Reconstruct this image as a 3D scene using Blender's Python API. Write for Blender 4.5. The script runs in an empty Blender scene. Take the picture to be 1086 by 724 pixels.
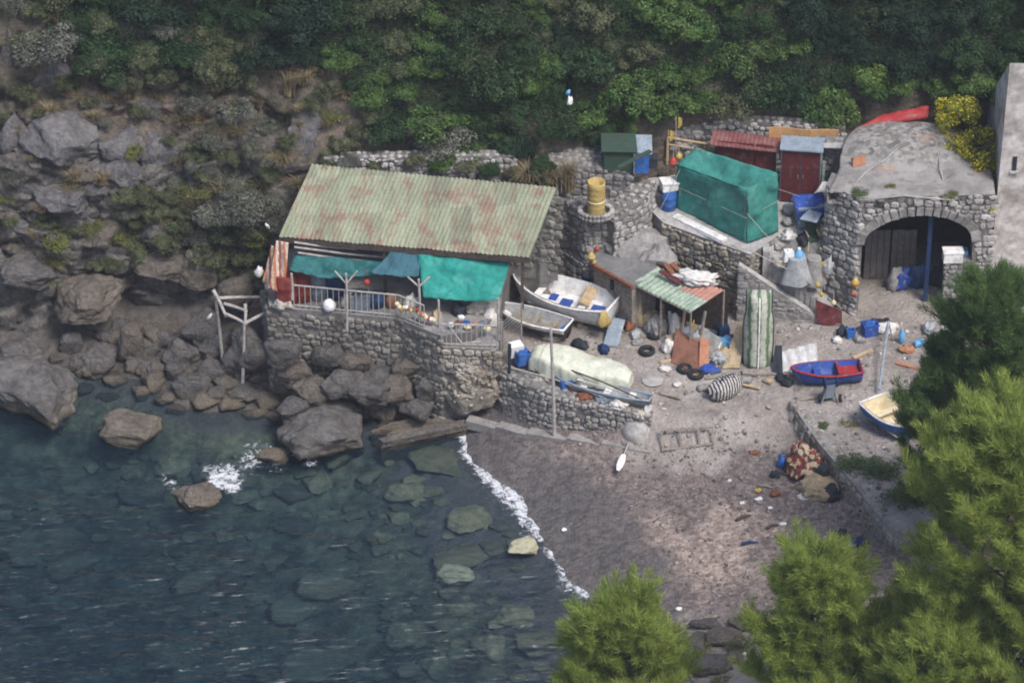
import bpy, math, random
import numpy as np
from mathutils import Vector, Matrix, noise
from mathutils.bvhtree import BVHTree

random.seed(7)
RNG = np.random.default_rng(7)
SC = bpy.context.scene
COL = SC.collection
R = math.radians

# ------------------------------------------------------------------ camera
PITCH = R(34); DIST = 150.0; PPM = 27.0          # photo is 1086 x 724, 27 px per metre at the target
CP, SP = math.cos(PITCH), math.sin(PITCH)
CAM = Vector((0, -DIST * CP, DIST * SP))
FW = Vector((0, CP, -SP)); UPV = Vector((0, SP, CP)); RT = Vector((1, 0, 0))

def ray(px, py):
    k = PPM * DIST
    return FW + RT * ((px - 543) / k) + UPV * ((362 - py) / k)

def U(px, py, z):                 # point of the level z seen at a photo pixel
    d = ray(px, py); t = (z - CAM.z) / d.z
    return CAM + d * t

def V(px, py, y):                 # point of the depth y seen at a photo pixel
    d = ray(px, py); t = (y - CAM.y) / d.y
    return CAM + d * t

def proj(p):
    q = Vector(p) - CAM; w = q.dot(FW)
    return 543 + q.dot(RT) / w * PPM * DIST, 362 - q.dot(UPV) / w * PPM * DIST

cam = bpy.data.cameras.new("camera"); camo = bpy.data.objects.new("camera", cam); COL.objects.link(camo)
camo.location = CAM; camo.rotation_euler = (math.pi / 2 - PITCH, 0, 0)
cam.sensor_width = 36; cam.lens = 36 * PPM * DIST / 1086.0
cam.clip_start = 1; cam.clip_end = 2000
SC.camera = camo

# ------------------------------------------------------------------ light
w = bpy.data.worlds.new("World"); SC.world = w; w.use_nodes = True
nt = w.node_tree; bg = nt.nodes["Background"]
sky = nt.nodes.new("ShaderNodeTexSky"); sky.sky_type = 'NISHITA'; sky.sun_disc = False
SUN_EL, SUN_AZ = 56, 140          # azimuth clockwise from +Y: light from the right, behind the camera
sky.sun_elevation = R(SUN_EL); sky.sun_rotation = R(SUN_AZ); sky.altitude = 50; sky.dust_density = 3.0; sky.air_density = 1.0
nt.links.new(sky.outputs[0], bg.inputs[0]); bg.inputs[1].default_value = 0.135
sl = bpy.data.lights.new("sun", 'SUN'); so = bpy.data.objects.new("sun", sl); COL.objects.link(so)
sl.energy = 2.25; sl.angle = R(17); sl.color = (1.0, 0.975, 0.94)
sd = Vector((math.sin(R(SUN_AZ)) * math.cos(R(SUN_EL)), math.cos(R(SUN_AZ)) * math.cos(R(SUN_EL)), math.sin(R(SUN_EL))))
so.rotation_euler = sd.to_track_quat('Z', 'Y').to_euler(); so.location = (40, -40, 60)
SC.view_settings.view_transform = 'Standard'; SC.view_settings.look = 'None'
SC.view_settings.exposure = 0.58; SC.view_settings.gamma = 1.0
SC.render.engine = 'CYCLES'
SC.cycles.use_denoising = True
SC.cycles.max_bounces = 6; SC.cycles.transparent_max_bounces = 12
SC.cycles.caustics_reflective = False; SC.cycles.caustics_refractive = False
SC.cycles.pixel_filter_type = 'BLACKMAN_HARRIS'; SC.cycles.filter_width = 1.9

# ------------------------------------------------------------------ materials
class NT:
    def __init__(self, name):
        self.m = bpy.data.materials.new(name); self.m.use_nodes = True
        self.t = self.m.node_tree; self.b = self.t.nodes["Principled BSDF"]; self.out = self.t.nodes["Material Output"]
    def n(self, typ, **kw):
        x = self.t.nodes.new(typ)
        for k, v in kw.items(): setattr(x, k, v)
        return x
    def l(self, a, b): self.t.links.new(a, b)
    def pos(self, obj=True):
        if obj: return self.n("ShaderNodeTexCoord").outputs["Object"]
        return self.n("ShaderNodeNewGeometry").outputs["Position"]
    def noise(self, co, scale, detail=5, rough=.6, dist=0.0):
        x = self.n("ShaderNodeTexNoise"); x.inputs["Scale"].default_value = scale; x.inputs["Detail"].default_value = detail
        x.inputs["Roughness"].default_value = rough; x.inputs["Distortion"].default_value = dist
        self.l(co, x.inputs["Vector"]); return x.outputs["Fac"]
    def vor(self, co, scale, feature='F1', out="Distance"):
        x = self.n("ShaderNodeTexVoronoi", feature=feature); x.inputs["Scale"].default_value = scale
        self.l(co, x.inputs["Vector"]); return x.outputs[out]
    def ramp(self, f, a, b, lo=0.0, hi=1.0, smooth=True):
        x = self.n("ShaderNodeMapRange"); x.interpolation_type = 'SMOOTHSTEP' if smooth else 'LINEAR'
        x.inputs[1].default_value = a; x.inputs[2].default_value = b; x.inputs[3].default_value = lo; x.inputs[4].default_value = hi
        self.l(f, x.inputs[0]); return x.outputs[0]
    def mix(self, f, a, b, mode='MIX'):
        x = self.n("ShaderNodeMix", data_type='RGBA', blend_type=mode)
        for i, s in ((0, f), (6, a), (7, b)):
            if isinstance(s, bpy.types.NodeSocket): self.l(s, x.inputs[i])
            elif isinstance(s, (int, float)): x.inputs[i].default_value = s
            else: x.inputs[i].default_value = (*s[:3], 1)
        return x.outputs[2]
    def math(self, op, a, b=0.0):
        x = self.n("ShaderNodeMath", operation=op)
        for i, s in ((0, a), (1, b)):
            if isinstance(s, bpy.types.NodeSocket): self.l(s, x.inputs[i])
            else: x.inputs[i].default_value = s
        return x.outputs[0]
    def attr(self, name): return self.n("ShaderNodeAttribute", attribute_name=name).outputs["Fac"]
    def sep(self, co):
        x = self.n("ShaderNodeSeparateXYZ"); self.l(co, x.inputs[0]); return x.outputs
    def island(self): return self.n("ShaderNodeNewGeometry").outputs["Random Per Island"]
    def scalec(self, c, f):       # colour times a scalar
        x = self.n("ShaderNodeVectorMath", operation='SCALE')
        if isinstance(c, bpy.types.NodeSocket): self.l(c, x.inputs[0])
        else: x.inputs[0].default_value = c[:3]
        if isinstance(f, bpy.types.NodeSocket): self.l(f, x.inputs[3])
        else: x.inputs[3].default_value = f
        return x.outputs[0]
    def bump(self, h, strength=.5, dist=.05):
        x = self.n("ShaderNodeBump"); x.inputs["Strength"].default_value = strength; x.inputs["Distance"].default_value = dist
        self.l(h, x.inputs["Height"]); self.l(x.outputs[0], self.b.inputs["Normal"]); return x
    def base(self, c):
        if isinstance(c, bpy.types.NodeSocket): self.l(c, self.b.inputs["Base Color"])
        else: self.b.inputs["Base Color"].default_value = (*c[:3], 1)
    def fin(self, rough=.8, spec=.25, metal=0.0):
        self.b.inputs["Roughness"].default_value = rough; self.b.inputs["Specular IOR Level"].default_value = spec
        self.b.inputs["Metallic"].default_value = metal; return self.m

def mat(name, c1, c2=None, scale=4.0, lo=.42, hi=.62, rough=.8, spec=.25, bump=0.0, bscale=12.0, bdist=.03, island=0.0, grime=.25, metal=0.0, chips=None):
    """weathered surface: two tones mixed by noise, fine grime, per-piece variation, bump"""
    a = NT(name); co = a.pos()
    if c2 is None: c2 = tuple(x * .72 for x in c1)
    c = a.mix(a.ramp(a.noise(co, scale, 6, .65), lo, hi), c1, c2)
    if grime: c = a.scalec(c, a.ramp(a.noise(co, scale * 4.3, 4, .7), .3, .7, 1 - grime, 1 + grime * .5))
    if chips: c = a.mix(a.ramp(a.noise(co, 5.5, 8, .78), .57, .61, 0, .85), c, chips); c = a.mix(a.ramp(a.noise(co, 1.6, 6, .75), .54, .70, 0, .5), c, (.20, .18, .155))
    if island: c = a.scalec(c, a.ramp(a.island(), 0, 1, 1 - island, 1 + island, False))
    a.base(c)
    if bump: a.bump(a.noise(co, bscale, 5, .7), bump, bdist)
    return a.fin(rough, spec, metal)

M = {}
M['wood'] = mat('weathered_wood', (.30, .26, .22), (.19, .16, .13), 6, bump=.4, bscale=20, island=.25)
M['pale_wood'] = mat('pale_wood', (.48, .36, .22), (.36, .26, .16), 5, bump=.2, island=.2)
M['orange_wood'] = mat('orange_board', (.50, .29, .13), (.40, .23, .11), 3, grime=.2)
M['bamboo'] = mat('grey_pole', (.42, .39, .36), (.30, .27, .25), 5, island=.2)
M['dark_wood'] = mat('dark_timber', (.09, .065, .055), (.05, .04, .035), 6, island=.2)
M['white'] = mat('white_paint', (.78, .77, .76), (.62, .60, .58), 2.5, grime=.15, rough=.55, chips=(.38, .36, .33))
M['cream'] = mat('cream_paint', (.66, .57, .38), (.56, .47, .30), 3, grime=.15)
M['blue'] = mat('blue_paint', (.025, .075, .36), (.03, .07, .24), 4, grime=.25, rough=.5, chips=(.22, .24, .30))
M['blue2'] = mat('blue_plastic', (.035, .13, .42), (.03, .10, .30), 4, grime=.25, rough=.5, chips=(.14, .18, .26))
M['sky_blue'] = mat('pale_blue_plastic', (.14, .36, .60), (.12, .29, .48), 4, grime=.15, rough=.5)
M['navy'] = mat('dark_blue_paint', (.015, .04, .11), (.012, .03, .08), 4)
M['red'] = mat('red_paint', (.36, .03, .035), (.27, .03, .03), 4, grime=.25, rough=.55, chips=(.30, .16, .13))
M['maroon'] = mat('maroon_metal', (.115, .022, .024), (.085, .02, .022), 1.8, grime=.25, rough=.6, chips=(.17, .06, .05))
M['maroon_roof'] = mat('maroon_roof', (.19, .07, .068), (.24, .12, .11), 1.5, grime=.2, rough=.6)
M['barrel_red'] = mat('red_barrel', (.25, .045, .035), (.18, .035, .03), 3, rough=.5)
M['grey_plastic'] = mat('grey_plastic', (.20, .23, .27), (.15, .17, .20), 3, rough=.5)
M['yellow'] = mat('yellow_plastic', (.50, .37, .09), (.38, .27, .07), 4, rough=.5)
M['tan_plastic'] = mat('tan_plastic', (.46, .34, .13), (.36, .25, .09), 3, rough=.55, lo=.35, hi=.65)
M['orange'] = mat('orange_plastic', (.46, .14, .05), (.36, .11, .05), 4, rough=.5)
M['red_plastic'] = mat('red_plastic', (.42, .06, .04), (.32, .05, .04), 4, rough=.5)
M['rubber'] = mat('black_rubber', (.018, .018, .02), (.03, .03, .03), 6, rough=.7)
M['dark'] = mat('dark_cloth', (.02, .025, .035), (.035, .04, .05), 5)
M['teal_net'] = mat('teal_net', (.046, .23, .195), (.11, .30, .265), 1.1, .54, .72, grime=.25, rough=.75, bump=.35, bscale=7)
def netting(m, f):
    t = m.node_tree; b = t.nodes["Principled BSDF"]; tr = t.nodes.new("ShaderNodeBsdfTransparent"); mx = t.nodes.new("ShaderNodeMixShader"); mx.inputs[0].default_value = f
    t.links.new(b.outputs[0], mx.inputs[1]); t.links.new(tr.outputs[0], mx.inputs[2]); t.links.new(mx.outputs[0], t.nodes["Material Output"].inputs[0])
netting(M['teal_net'], .14)
M['teal_bright'] = mat('bright_teal_net', (.016, .23, .195), (.05, .29, .25), 1.2, .48, .66, grime=.28, rough=.75, bump=.4, bscale=6)
M['teal_dark'] = mat('dark_teal_tarp', (.012, .085, .088), (.03, .13, .13), 1.5, grime=.3, bump=.4, bscale=6)
M['slate_tarp'] = mat('slate_blue_tarp', (.045, .13, .16), (.035, .10, .13), 2, grime=.2)
M['tarp'] = mat('pale_cover', (.60, .61, .50), (.50, .51, .41), 2.2, grime=.15, rough=.7, bump=.35, bscale=6)
M['clear_sheet'] = mat('grey_plastic_sheet', (.36, .37, .38), (.27, .28, .29), 3)
M['white_cloth'] = mat('white_cloth', (.66, .63, .60), (.52, .48, .45), 4, bump=.3)
M['grey_cloth'] = mat('grey_cloth', (.30, .29, .28), (.22, .21, .20), 4, bump=.3)
M['beige_cloth'] = mat('beige_cloth', (.42, .33, .21), (.33, .25, .16), 4, bump=.3)
M['brown'] = mat('brown_leatherette', (.22, .10, .065), (.16, .075, .05), 3, rough=.6)
M['concrete'] = mat('concrete', (.29, .275, .265), (.22, .205, .20), 2.2, bump=.3, bscale=10)
M['pale_concrete'] = mat('pale_concrete', (.40, .385, .37), (.30, .285, .275), 2.0, bump=.3, bscale=9)
M['grey_roof'] = mat('grey_concrete_roof', (.185, .18, .178), (.15, .145, .145), 1.6, bump=.2)
M['mortar'] = mat('mortar', (.20, .188, .178), (.13, .122, .116), 3, bump=.5)
def stone_mat(name, c1, c2, mortar):
    a = NT(name); co = a.pos(); wp = a.pos(False)
    c = a.mix(a.ramp(a.noise(co, 5, 6, .7), .4, .6), c1, c2)
    c = a.scalec(c, a.ramp(a.island(), 0, 1, .62, 1.35, False))
    c = a.mix(a.ramp(a.noise(wp, .8, 5, .7), .46, .60, 0, .85), c, mortar)                    # smeared mortar and old render
    c = a.mix(a.ramp(a.noise(wp, 1.3, 5, .7), .56, .72, 0, .6), c, (.085, .085, .06))       # lichen and damp stains
    c = a.scalec(c, a.ramp(a.noise(co, 20, 4, .75), .3, .7, .72, 1.2))
    a.base(c); a.bump(a.noise(co, 14, 5, .7), .6, .04); return a.fin(.9, .15)
M['stone'] = stone_mat('rubble_stone', (.28, .265, .255), (.19, .178, .17), (.30, .285, .27))
M['stone_pale'] = stone_mat('pale_rubble_stone', (.36, .34, .325), (.25, .235, .225), (.38, .36, .345))
M['stone_tan'] = stone_mat('tan_rubble_stone', (.30, .26, .21), (.21, .18, .145), (.34, .31, .27))
M['stone_dark'] = stone_mat('dark_cobble', (.24, .225, .20), (.135, .125, .112), (.19, .175, .155))
M['metal'] = mat('grey_metal', (.28, .28, .28), (.22, .18, .15), 5, rough=.5)
M['rail'] = mat('pale_rail', (.40, .385, .37), (.29, .26, .24), 6, rough=.6)
M['rust'] = mat('rusty_metal', (.22, .085, .045), (.15, .06, .035), 5)
M['terracotta'] = mat('terracotta', (.40, .19, .11), (.32, .14, .085), 4)
M['slate_top'] = mat('blue_grey_sheet', (.27, .32, .37), (.21, .25, .29), 3)
M['green_paint'] = mat('dark_green_paint', (.03, .065, .045), (.05, .065, .05), 4)
M['rope'] = mat('pale_rope', (.44, .41, .36), (.34, .31, .27), 8)
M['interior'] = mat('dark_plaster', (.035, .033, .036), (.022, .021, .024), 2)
M['shutter'] = mat('grey_board_door', (.17, .155, .15), (.13, .115, .11), 3)

def striped(name, cols, axis, freq, c_noise=.15, dist=0.0):
    a = NT(name); co = a.pos(); s = a.sep(co)
    v = s[axis]
    if dist: v = a.math('ADD', v, a.math('MULTIPLY', a.noise(co, 4, 3), dist))
    f = a.math('FRACT', a.math('MULTIPLY', v, freq))
    c = cols[0]; n = len(cols)
    for i in range(1, n): c = a.mix(a.math('GREATER_THAN', f, i / n), c, cols[i])
    c = a.scalec(c, a.ramp(a.noise(co, 9, 5, .7), .3, .7, 1 - c_noise * 1.5, 1 + c_noise))
    a.base(c); a.bump(a.noise(co, 10, 4), .3, .03); return a.fin(.8, .2)
M['zebra'] = striped('black_white_stripes', [(.045, .04, .045), (.50, .47, .45)], 0, 8.5, .2, .12)
M['orange_stripe'] = striped('orange_white_stripes', [(.44, .17, .09), (.55, .47, .40), (.26, .11, .08), (.50, .36, .27)], 0, 2.6, .2, .15)
def patterned():
    a = NT('red_patterned_blanket'); co = a.pos()
    v = a.vor(co, 7, 'F1', 'Color'); s = a.sep(v)
    c = a.mix(a.math('GREATER_THAN', s[0], .5), (.25, .055, .04), (.45, .36, .25))
    c = a.mix(a.math('GREATER_THAN', s[1], .72), c, (.09, .05, .045))
    a.base(c); a.bump(a.noise(co, 8, 4), .4, .04); return a.fin(.9, .1)
M['blanket'] = patterned()

def rock_mat(name, c1, c2, c3, wet=True):
    a = NT(name); co = a.pos(); wp = a.pos(False)
    big = a.noise(co, .9, 6, .62, .4); fine = a.noise(co, 7, 8, .72)
    c = a.mix(a.ramp(big, .4, .62), c1, c2)
    c = a.mix(a.ramp(a.noise(co, 2.7, 6, .7), .55, .72, 0, .8), c, c3)
    crack = a.vor(co, 1.3, 'DISTANCE_TO_EDGE')
    c = a.scalec(c, a.ramp(fine, .3, .7, .62, 1.25))
    if wet:      # ochre lichen and the dark wet line by the water: stains of the rock itself
        z = a.sep(wp)[2]
        zz = a.math('ADD', z, a.math('MULTIPLY', a.noise(wp, 1.6, 4), .9))
        c = a.mix(a.ramp(zz, 1.15, .65, 0, .5), c, a.scalec((.21, .17, .12), a.ramp(fine, .3, .7, .6, 1.3)))
        c = a.mix(a.ramp(zz, .72, .42, 0, .85), c, (.045, .04, .035))
    a.base(c)
    h = a.math('ADD', a.math('MULTIPLY', fine, .5), a.math('ADD', big, a.math('MULTIPLY', a.ramp(crack, 0, .06), .12)))
    a.bump(h, 1.0, .22); return a.fin(.85, .25)
M['rock'] = rock_mat('grey_boulder', (.135, .125, .12), (.08, .073, .07), (.18, .17, .163))
M['rock_brown'] = rock_mat('brown_boulder', (.15, .128, .108), (.10, .085, .07), (.20, .175, .15))
M['rock_cliff'] = rock_mat('pale_cliff_rock', (.165, .155, .157), (.105, .10, .102), (.21, .20, .198), wet=False)
M['rock_cob'] = rock_mat('cemented_cobble_rock', (.28, .25, .215), (.20, .18, .155), (.34, .31, .27), wet=False)

def sub_rock_mat():
    a = NT('submerged_rock'); co = a.pos()
    c = a.mix(a.ramp(a.noise(co, 1.2, 6, .65), .35, .65), (.28, .25, .16), (.17, .16, .10))
    c = a.scalec(c, a.ramp(a.noise(co, 6, 6, .7), .3, .7, .7, 1.2))
    a.base(c); a.bump(a.noise(co, 5, 6), .5, .08); return a.fin(.9, .1)
M['sub_rock'] = sub_rock_mat()
M['pale_rock'] = mat('pale_wave_washed_rock', (.40, .38, .27), (.30, .28, .19), 2.5, bump=.5, bscale=6)

def roof_mat():
    a = NT('green_corrugated_rust'); co = a.pos(); s = a.sep(co)
    g = a.mix(a.ramp(a.noise(co, .8, 4), .35, .65), (.28, .305, .215), (.235, .255, .18))
    cv = a.n("ShaderNodeMapping"); cv.inputs["Scale"].default_value = (4.2, .35, .35); a.l(co, cv.inputs[0])
    streak = a.noise(cv.outputs[0], 1.4, 5, .7)
    g = a.mix(a.ramp(streak, .46, .66, 0, .75), g, (.235, .165, .125))
    bandy = a.noise(co, 1.1, 6, .7)
    g = a.mix(a.ramp(bandy, .50, .64, 0, .8), g, (.22, .135, .105))
    # the one big rusty patch in the middle of the sheets
    pm = a.n("ShaderNodeMapping"); pm.inputs["Location"].default_value = (.62, -.45, 0); pm.inputs["Scale"].default_value = (.58, .75, .3); a.l(co, pm.inputs[0])
    ln = a.n("ShaderNodeVectorMath", operation='LENGTH'); a.l(pm.outputs[0], ln.inputs[0])
    d = a.math('ADD', ln.outputs[1], a.math('MULTIPLY', a.math('SUBTRACT', a.noise(co, 2.3, 5, .7), .5), 1.6))
    g = a.mix(a.ramp(d, .75, .5, 0, .9), g, (.30, .095, .08))
    sn = a.n("ShaderNodeVectorMath", operation='SNAP'); sn.inputs[1].default_value = (.85, 1.7, 50); a.l(co, sn.inputs[0])      # sheet by sheet
    wn = a.n("ShaderNodeTexWhiteNoise"); a.l(sn.outputs[0], wn.inputs["Vector"])
    g = a.scalec(g, a.ramp(wn.outputs["Value"], 0, 1, .80, 1.14, False))
    g = a.scalec(g, a.ramp(a.noise(co, 14, 4, .7), .3, .7, .78, 1.15))
    a.base(g); a.bump(a.noise(co, 12, 4), .2, .02); return a.fin(.75, .25)
M['roof'] = roof_mat()
M['corr_green'] = mat('pale_green_corrugated', (.34, .40, .32), (.21, .29, .22), 3, grime=.25)
M['corr_salmon'] = mat('salmon_corrugated', (.45, .22, .17), (.36, .20, .16), 3, grime=.25)
M['corr_white'] = mat('white_corrugated', (.56, .55, .54), (.42, .41, .41), 3, grime=.2)

def leaf_mat(name, c1, c2, tip=None, nz=.9, isl=.45, trans=.25, tipr=(.80, .97)):
    a = NT(name); co = a.pos(False)
    c = a.mix(a.ramp(a.noise(co, nz, 3, .6), .36, .64), c1, c2)
    if tip: c = a.mix(a.ramp(a.island(), *tipr), c, tip)
    if 'leaves' in name:      # whole patches of another growth
        c = a.mix(a.ramp(a.noise(co, .38, 4, .65), .52, .68, 0, .45), c, (.075, .085, .04)); c = a.scalec(c, a.ramp(a.noise(co, 1.9, 4, .7), .32, .68, .55, 1.35))
    f = a.n("ShaderNodeMath", operation='FRACT'); f2 = a.math('MULTIPLY', a.island(), 7.31); a.l(f2, f.inputs[0])
    c = a.scalec(c, a.ramp(f.outputs[0], 0, 1, 1 - isl, 1 + isl, False))
    a.base(c); a.fin(.75, .12)
    tr = a.n("ShaderNodeBsdfTranslucent"); a.l(c, tr.inputs[0])
    mx = a.n("ShaderNodeMixShader"); mx.inputs[0].default_value = trans
    a.l(a.b.outputs[0], mx.inputs[1]); a.l(tr.outputs[0], mx.inputs[2]); a.l(mx.outputs[0], a.out.inputs[0]); return a.m
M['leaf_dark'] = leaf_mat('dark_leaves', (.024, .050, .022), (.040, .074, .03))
M['leaf_mid'] = leaf_mat('green_leaves', (.050, .102, .03), (.08, .138, .038), (.15, .20, .06))
M['leaf_olive'] = leaf_mat('olive_leaves', (.085, .10, .052), (.125, .135, .075))
M['leaf_grey'] = leaf_mat('grey_leaves', (.165, .168, .14), (.12, .125, .10))
M['leaf_deep'] = leaf_mat('deep_green_leaves', (.017, .034, .022), (.026, .048, .028))
M['leaf_lime'] = leaf_mat('lime_leaves', (.11, .17, .03), (.08, .13, .03), (.22, .22, .03))
M['leaf_broom'] = leaf_mat('yellow_broom', (.17, .20, .04), (.12, .16, .035), (.62, .50, .03), tipr=(.58, .72))
M['leaf_gy'] = leaf_mat('yellow_green_weed', (.13, .15, .05), (.10, .12, .045), (.28, .23, .04))
M['straw'] = leaf_mat('dry_straw', (.30, .24, .14), (.21, .17, .10), None, 1.5, .35)
M['grass'] = leaf_mat('green_grass', (.085, .13, .05), (.06, .10, .04), None, 1.5, .35)
M['needle'] = leaf_mat('pine_needles', (.33, .40, .09), (.225, .30, .068), (.50, .54, .16), .8, .35, .48)
M['needle_dark'] = leaf_mat('dark_pine_needles', (.070, .125, .042), (.10, .165, .048), (.16, .22, .06), .8, .35, .3)
M['bark'] = mat('pine_bark', (.17, .125, .10), (.10, .075, .06), 5, bump=.6)

def hill_mat():
    a = NT('hillside_soil'); co = a.pos(False)
    c = a.mix(a.ramp(a.noise(co, .5, 6, .65), .38, .62), (.15, .125, .10), (.09, .08, .062))
    rock = a.mix(a.ramp(a.noise(co, 1.4, 7, .7), .35, .65), (.225, .21, .205), (.13, .12, .115))
    c = a.mix(a.attr('rocky'), c, rock)
    c = a.mix(a.ramp(a.noise(co, 2.4, 5, .7), .52, .66, 0, .6), c, (.06, .07, .035))
    c = a.mix(a.attr('pink'), c, a.mix(a.ramp(a.noise(co, 2, 5, .7), .35, .65), (.23, .175, .15), (.16, .125, .105)))
    c = a.scalec(c, a.ramp(a.noise(co, 6, 6, .75), .3, .7, .6, 1.3))
    a.base(c)
    a.bump(a.math('ADD', a.noise(co, 1.3, 8, .7), a.math('MULTIPLY', a.noise(co, 6, 6, .7), .35)), .9, .35)
    return a.fin(.9, .15)
M['hill'] = hill_mat()
M['hut'] = mat('stained_render', (.27, .235, .205), (.17, .15, .135), 1.8, bump=.4, bscale=8, grime=.35)

def ground_mat():
    a = NT('ground'); co = a.pos(False)
    peb = a.vor(co, 7.5, 'F1', 'Color'); ps = a.sep(peb)[0]
    n1 = a.noise(co, .45, 6, .65); n2 = a.noise(co, 2.2, 6, .7)
    beach = a.mix(a.ramp(n1, .38, .62), (.185, .148, .136), (.145, .122, .116))
    beach = a.mix(a.ramp(n2, .52, .68, 0, .7), beach, (.25, .198, .178))
    dry = a.mix(a.ramp(n2, .35, .65), (.36, .285, .24), (.25, .195, .165))
    beach = a.mix(a.attr('dry'), beach, dry)
    beach = a.scalec(beach, a.ramp(ps, 0, 1, .62, 1.38, False))
    wr = a.n('ShaderNodeCombineXYZ'); a.l(a.math('ADD', a.math('MULTIPLY', a.attr('dshore'), 16.0), a.math('MULTIPLY', n1, 2.2)), wr.inputs[0])      # wrack lines left by the waves
    beach = a.mix(a.ramp(a.noise(wr.outputs[0], 1.3, 4, .7), .50, .64, 0, .55), beach, (.085, .068, .06)); beach = a.mix(a.ramp(a.noise(co, 3.6, 7, .78), .57, .66, 0, .7), beach, (.075, .062, .055))
    wet = a.mix(a.ramp(n2, .35, .65), (.085, .076, .076), (.112, .10, .098))
    wet = a.scalec(wet, a.ramp(ps, 0, 1, .72, 1.3, False))
    beach = a.mix(a.attr('wet'), beach, wet)
    yard = a.mix(a.ramp(n1, .4, .6), (.315, .28, .255), (.23, .20, .18))
    yard = a.mix(a.ramp(n2, .5, .66, 0, .8), yard, (.385, .35, .325))
    yard = a.mix(a.ramp(a.noise(co, 1.1, 6, .7), .56, .66, 0, .75), yard, (.13, .115, .105))
    yard = a.scalec(yard, a.ramp(a.noise(co, 9, 5, .75), .3, .7, .78, 1.15))
    c = a.mix(a.attr('yard'), beach, yard)
    bs = a.noise(co, .8, 5, .7, .8)
    bed = a.mix(a.ramp(bs, .36, .64), (.055, .06, .042), (.20, .19, .115))
    bed = a.mix(a.attr('sand'), bed, (.115, .10, .105))
    bed = a.scalec(bed, a.ramp(a.noise(co, 3, 5, .7), .3, .7, .7, 1.25))
    c = a.mix(a.attr('bed'), c, bed)
    c = a.mix(a.attr('rockbed'), c, a.mix(a.ramp(n2, .35, .65), (.11, .098, .088), (.06, .053, .048)))
    a.base(c)
    a.bump(a.math('ADD', a.math('MULTIPLY', a.vor(co, 7.5, 'F1'), -.35), a.math('ADD', n2, a.math('MULTIPLY', n1, .7))), .75, .12)
    return a.fin(.85, .2)
M['ground'] = ground_mat()

def water_mat():
    a = NT('sea_water'); co = a.pos(False)
    a.t.nodes.remove(a.b)
    mp = a.n("ShaderNodeMapping"); mp.inputs["Rotation"].default_value = (0, 0, R(-12)); mp.inputs["Scale"].default_value = (.5, 1.55, 1); a.l(co, mp.inputs[0])
    sp_ = a.sep(co); far = a.math('SUBTRACT', a.math('MULTIPLY', sp_[1], -1.0), a.math('MULTIPLY', sp_[0], .35))
    wind = a.math('ADD', a.ramp(a.math('ADD', far, a.math('MULTIPLY', a.noise(co, .3, 3), 8.0)), 13, 26, .13, 1.0), a.ramp(a.noise(co, .22, 3, .6), .45, .65, 0, .35))
    w1 = a.noise(mp.outputs[0], .85, 2, .35, .4); w2 = a.noise(mp.outputs[0], 2.6, 2, .4, .6)
    bp = a.n("ShaderNodeBump"); bp.inputs["Strength"].default_value = 1.0; bp.inputs["Distance"].default_value = .45
    a.l(a.math('MULTIPLY', a.math('ADD', w1, a.math('MULTIPLY', w2, .42)), wind), bp.inputs["Height"])
    gl = a.n("ShaderNodeBsdfGlossy"); gl.inputs["Roughness"].default_value = .30; gl.inputs[0].default_value = (.95, .98, 1, 1)
    a.l(bp.outputs[0], gl.inputs["Normal"])
    fr = a.n("ShaderNodeFresnel"); fr.inputs[0].default_value = 1.33; a.l(bp.outputs[0], fr.inputs["Normal"])
    tr = a.n("ShaderNodeBsdfTransparent"); tr.inputs[0].default_value = (.86, .93, .95, 1)
    df = a.n("ShaderNodeBsdfDiffuse"); df.inputs[0].default_value = (.009, .038, .072, 1)      # suspended matter
    m0 = a.n("ShaderNodeMixShader"); m0.inputs[0].default_value = .20; a.l(tr.outputs[0], m0.inputs[1]); a.l(df.outputs[0], m0.inputs[2])
    m1 = a.n("ShaderNodeMixShader"); a.l(fr.outputs[0], m1.inputs[0]); a.l(m0.outputs[0], m1.inputs[1]); a.l(gl.outputs[0], m1.inputs[2])
    # foam
    fo = a.n("ShaderNodeBsdfDiffuse"); fo.inputs[0].default_value = (.72, .73, .76, 1)
    fn = a.math('ADD', a.attr('foam'), a.math('MULTIPLY', a.math('SUBTRACT', a.noise(co, 4.2, 8, .8, .9), .5), 3.2))
    ff = a.ramp(fn, .62, 1.15, 0, .8)
    m2 = a.n("ShaderNodeMixShader"); a.l(ff, m2.inputs[0]); a.l(m1.outputs[0], m2.inputs[1]); a.l(fo.outputs[0], m2.inputs[2])
    a.l(m2.outputs[0], a.out.inputs["Surface"])
    va = a.n("ShaderNodeVolumeAbsorption"); va.inputs[0].default_value = (.17, .44, .62, 1); va.inputs[1].default_value = .38
    a.l(va.outputs[0], a.out.inputs["Volume"]); return a.m
M['water'] = water_mat()

# ------------------------------------------------------------------ mesh building
def ico(sub):
    import bmesh
    bm = bmesh.new(); bmesh.ops.create_icosphere(bm, subdivisions=sub, radius=1.0)
    bm.verts.ensure_lookup_table()
    vs = np.array([v.co[:] for v in bm.verts]); fs = [tuple(v.index for v in f.verts) for f in bm.faces]
    bm.free(); return vs, fs
ICO = {k: ico(k) for k in (1, 2, 3, 4, 5)}

def rotm(rx=0, ry=0, rz=0):
    return np.array((Matrix.Rotation(rz, 3, 'Z') @ Matrix.Rotation(ry, 3, 'Y') @ Matrix.Rotation(rx, 3, 'X')))

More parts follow.
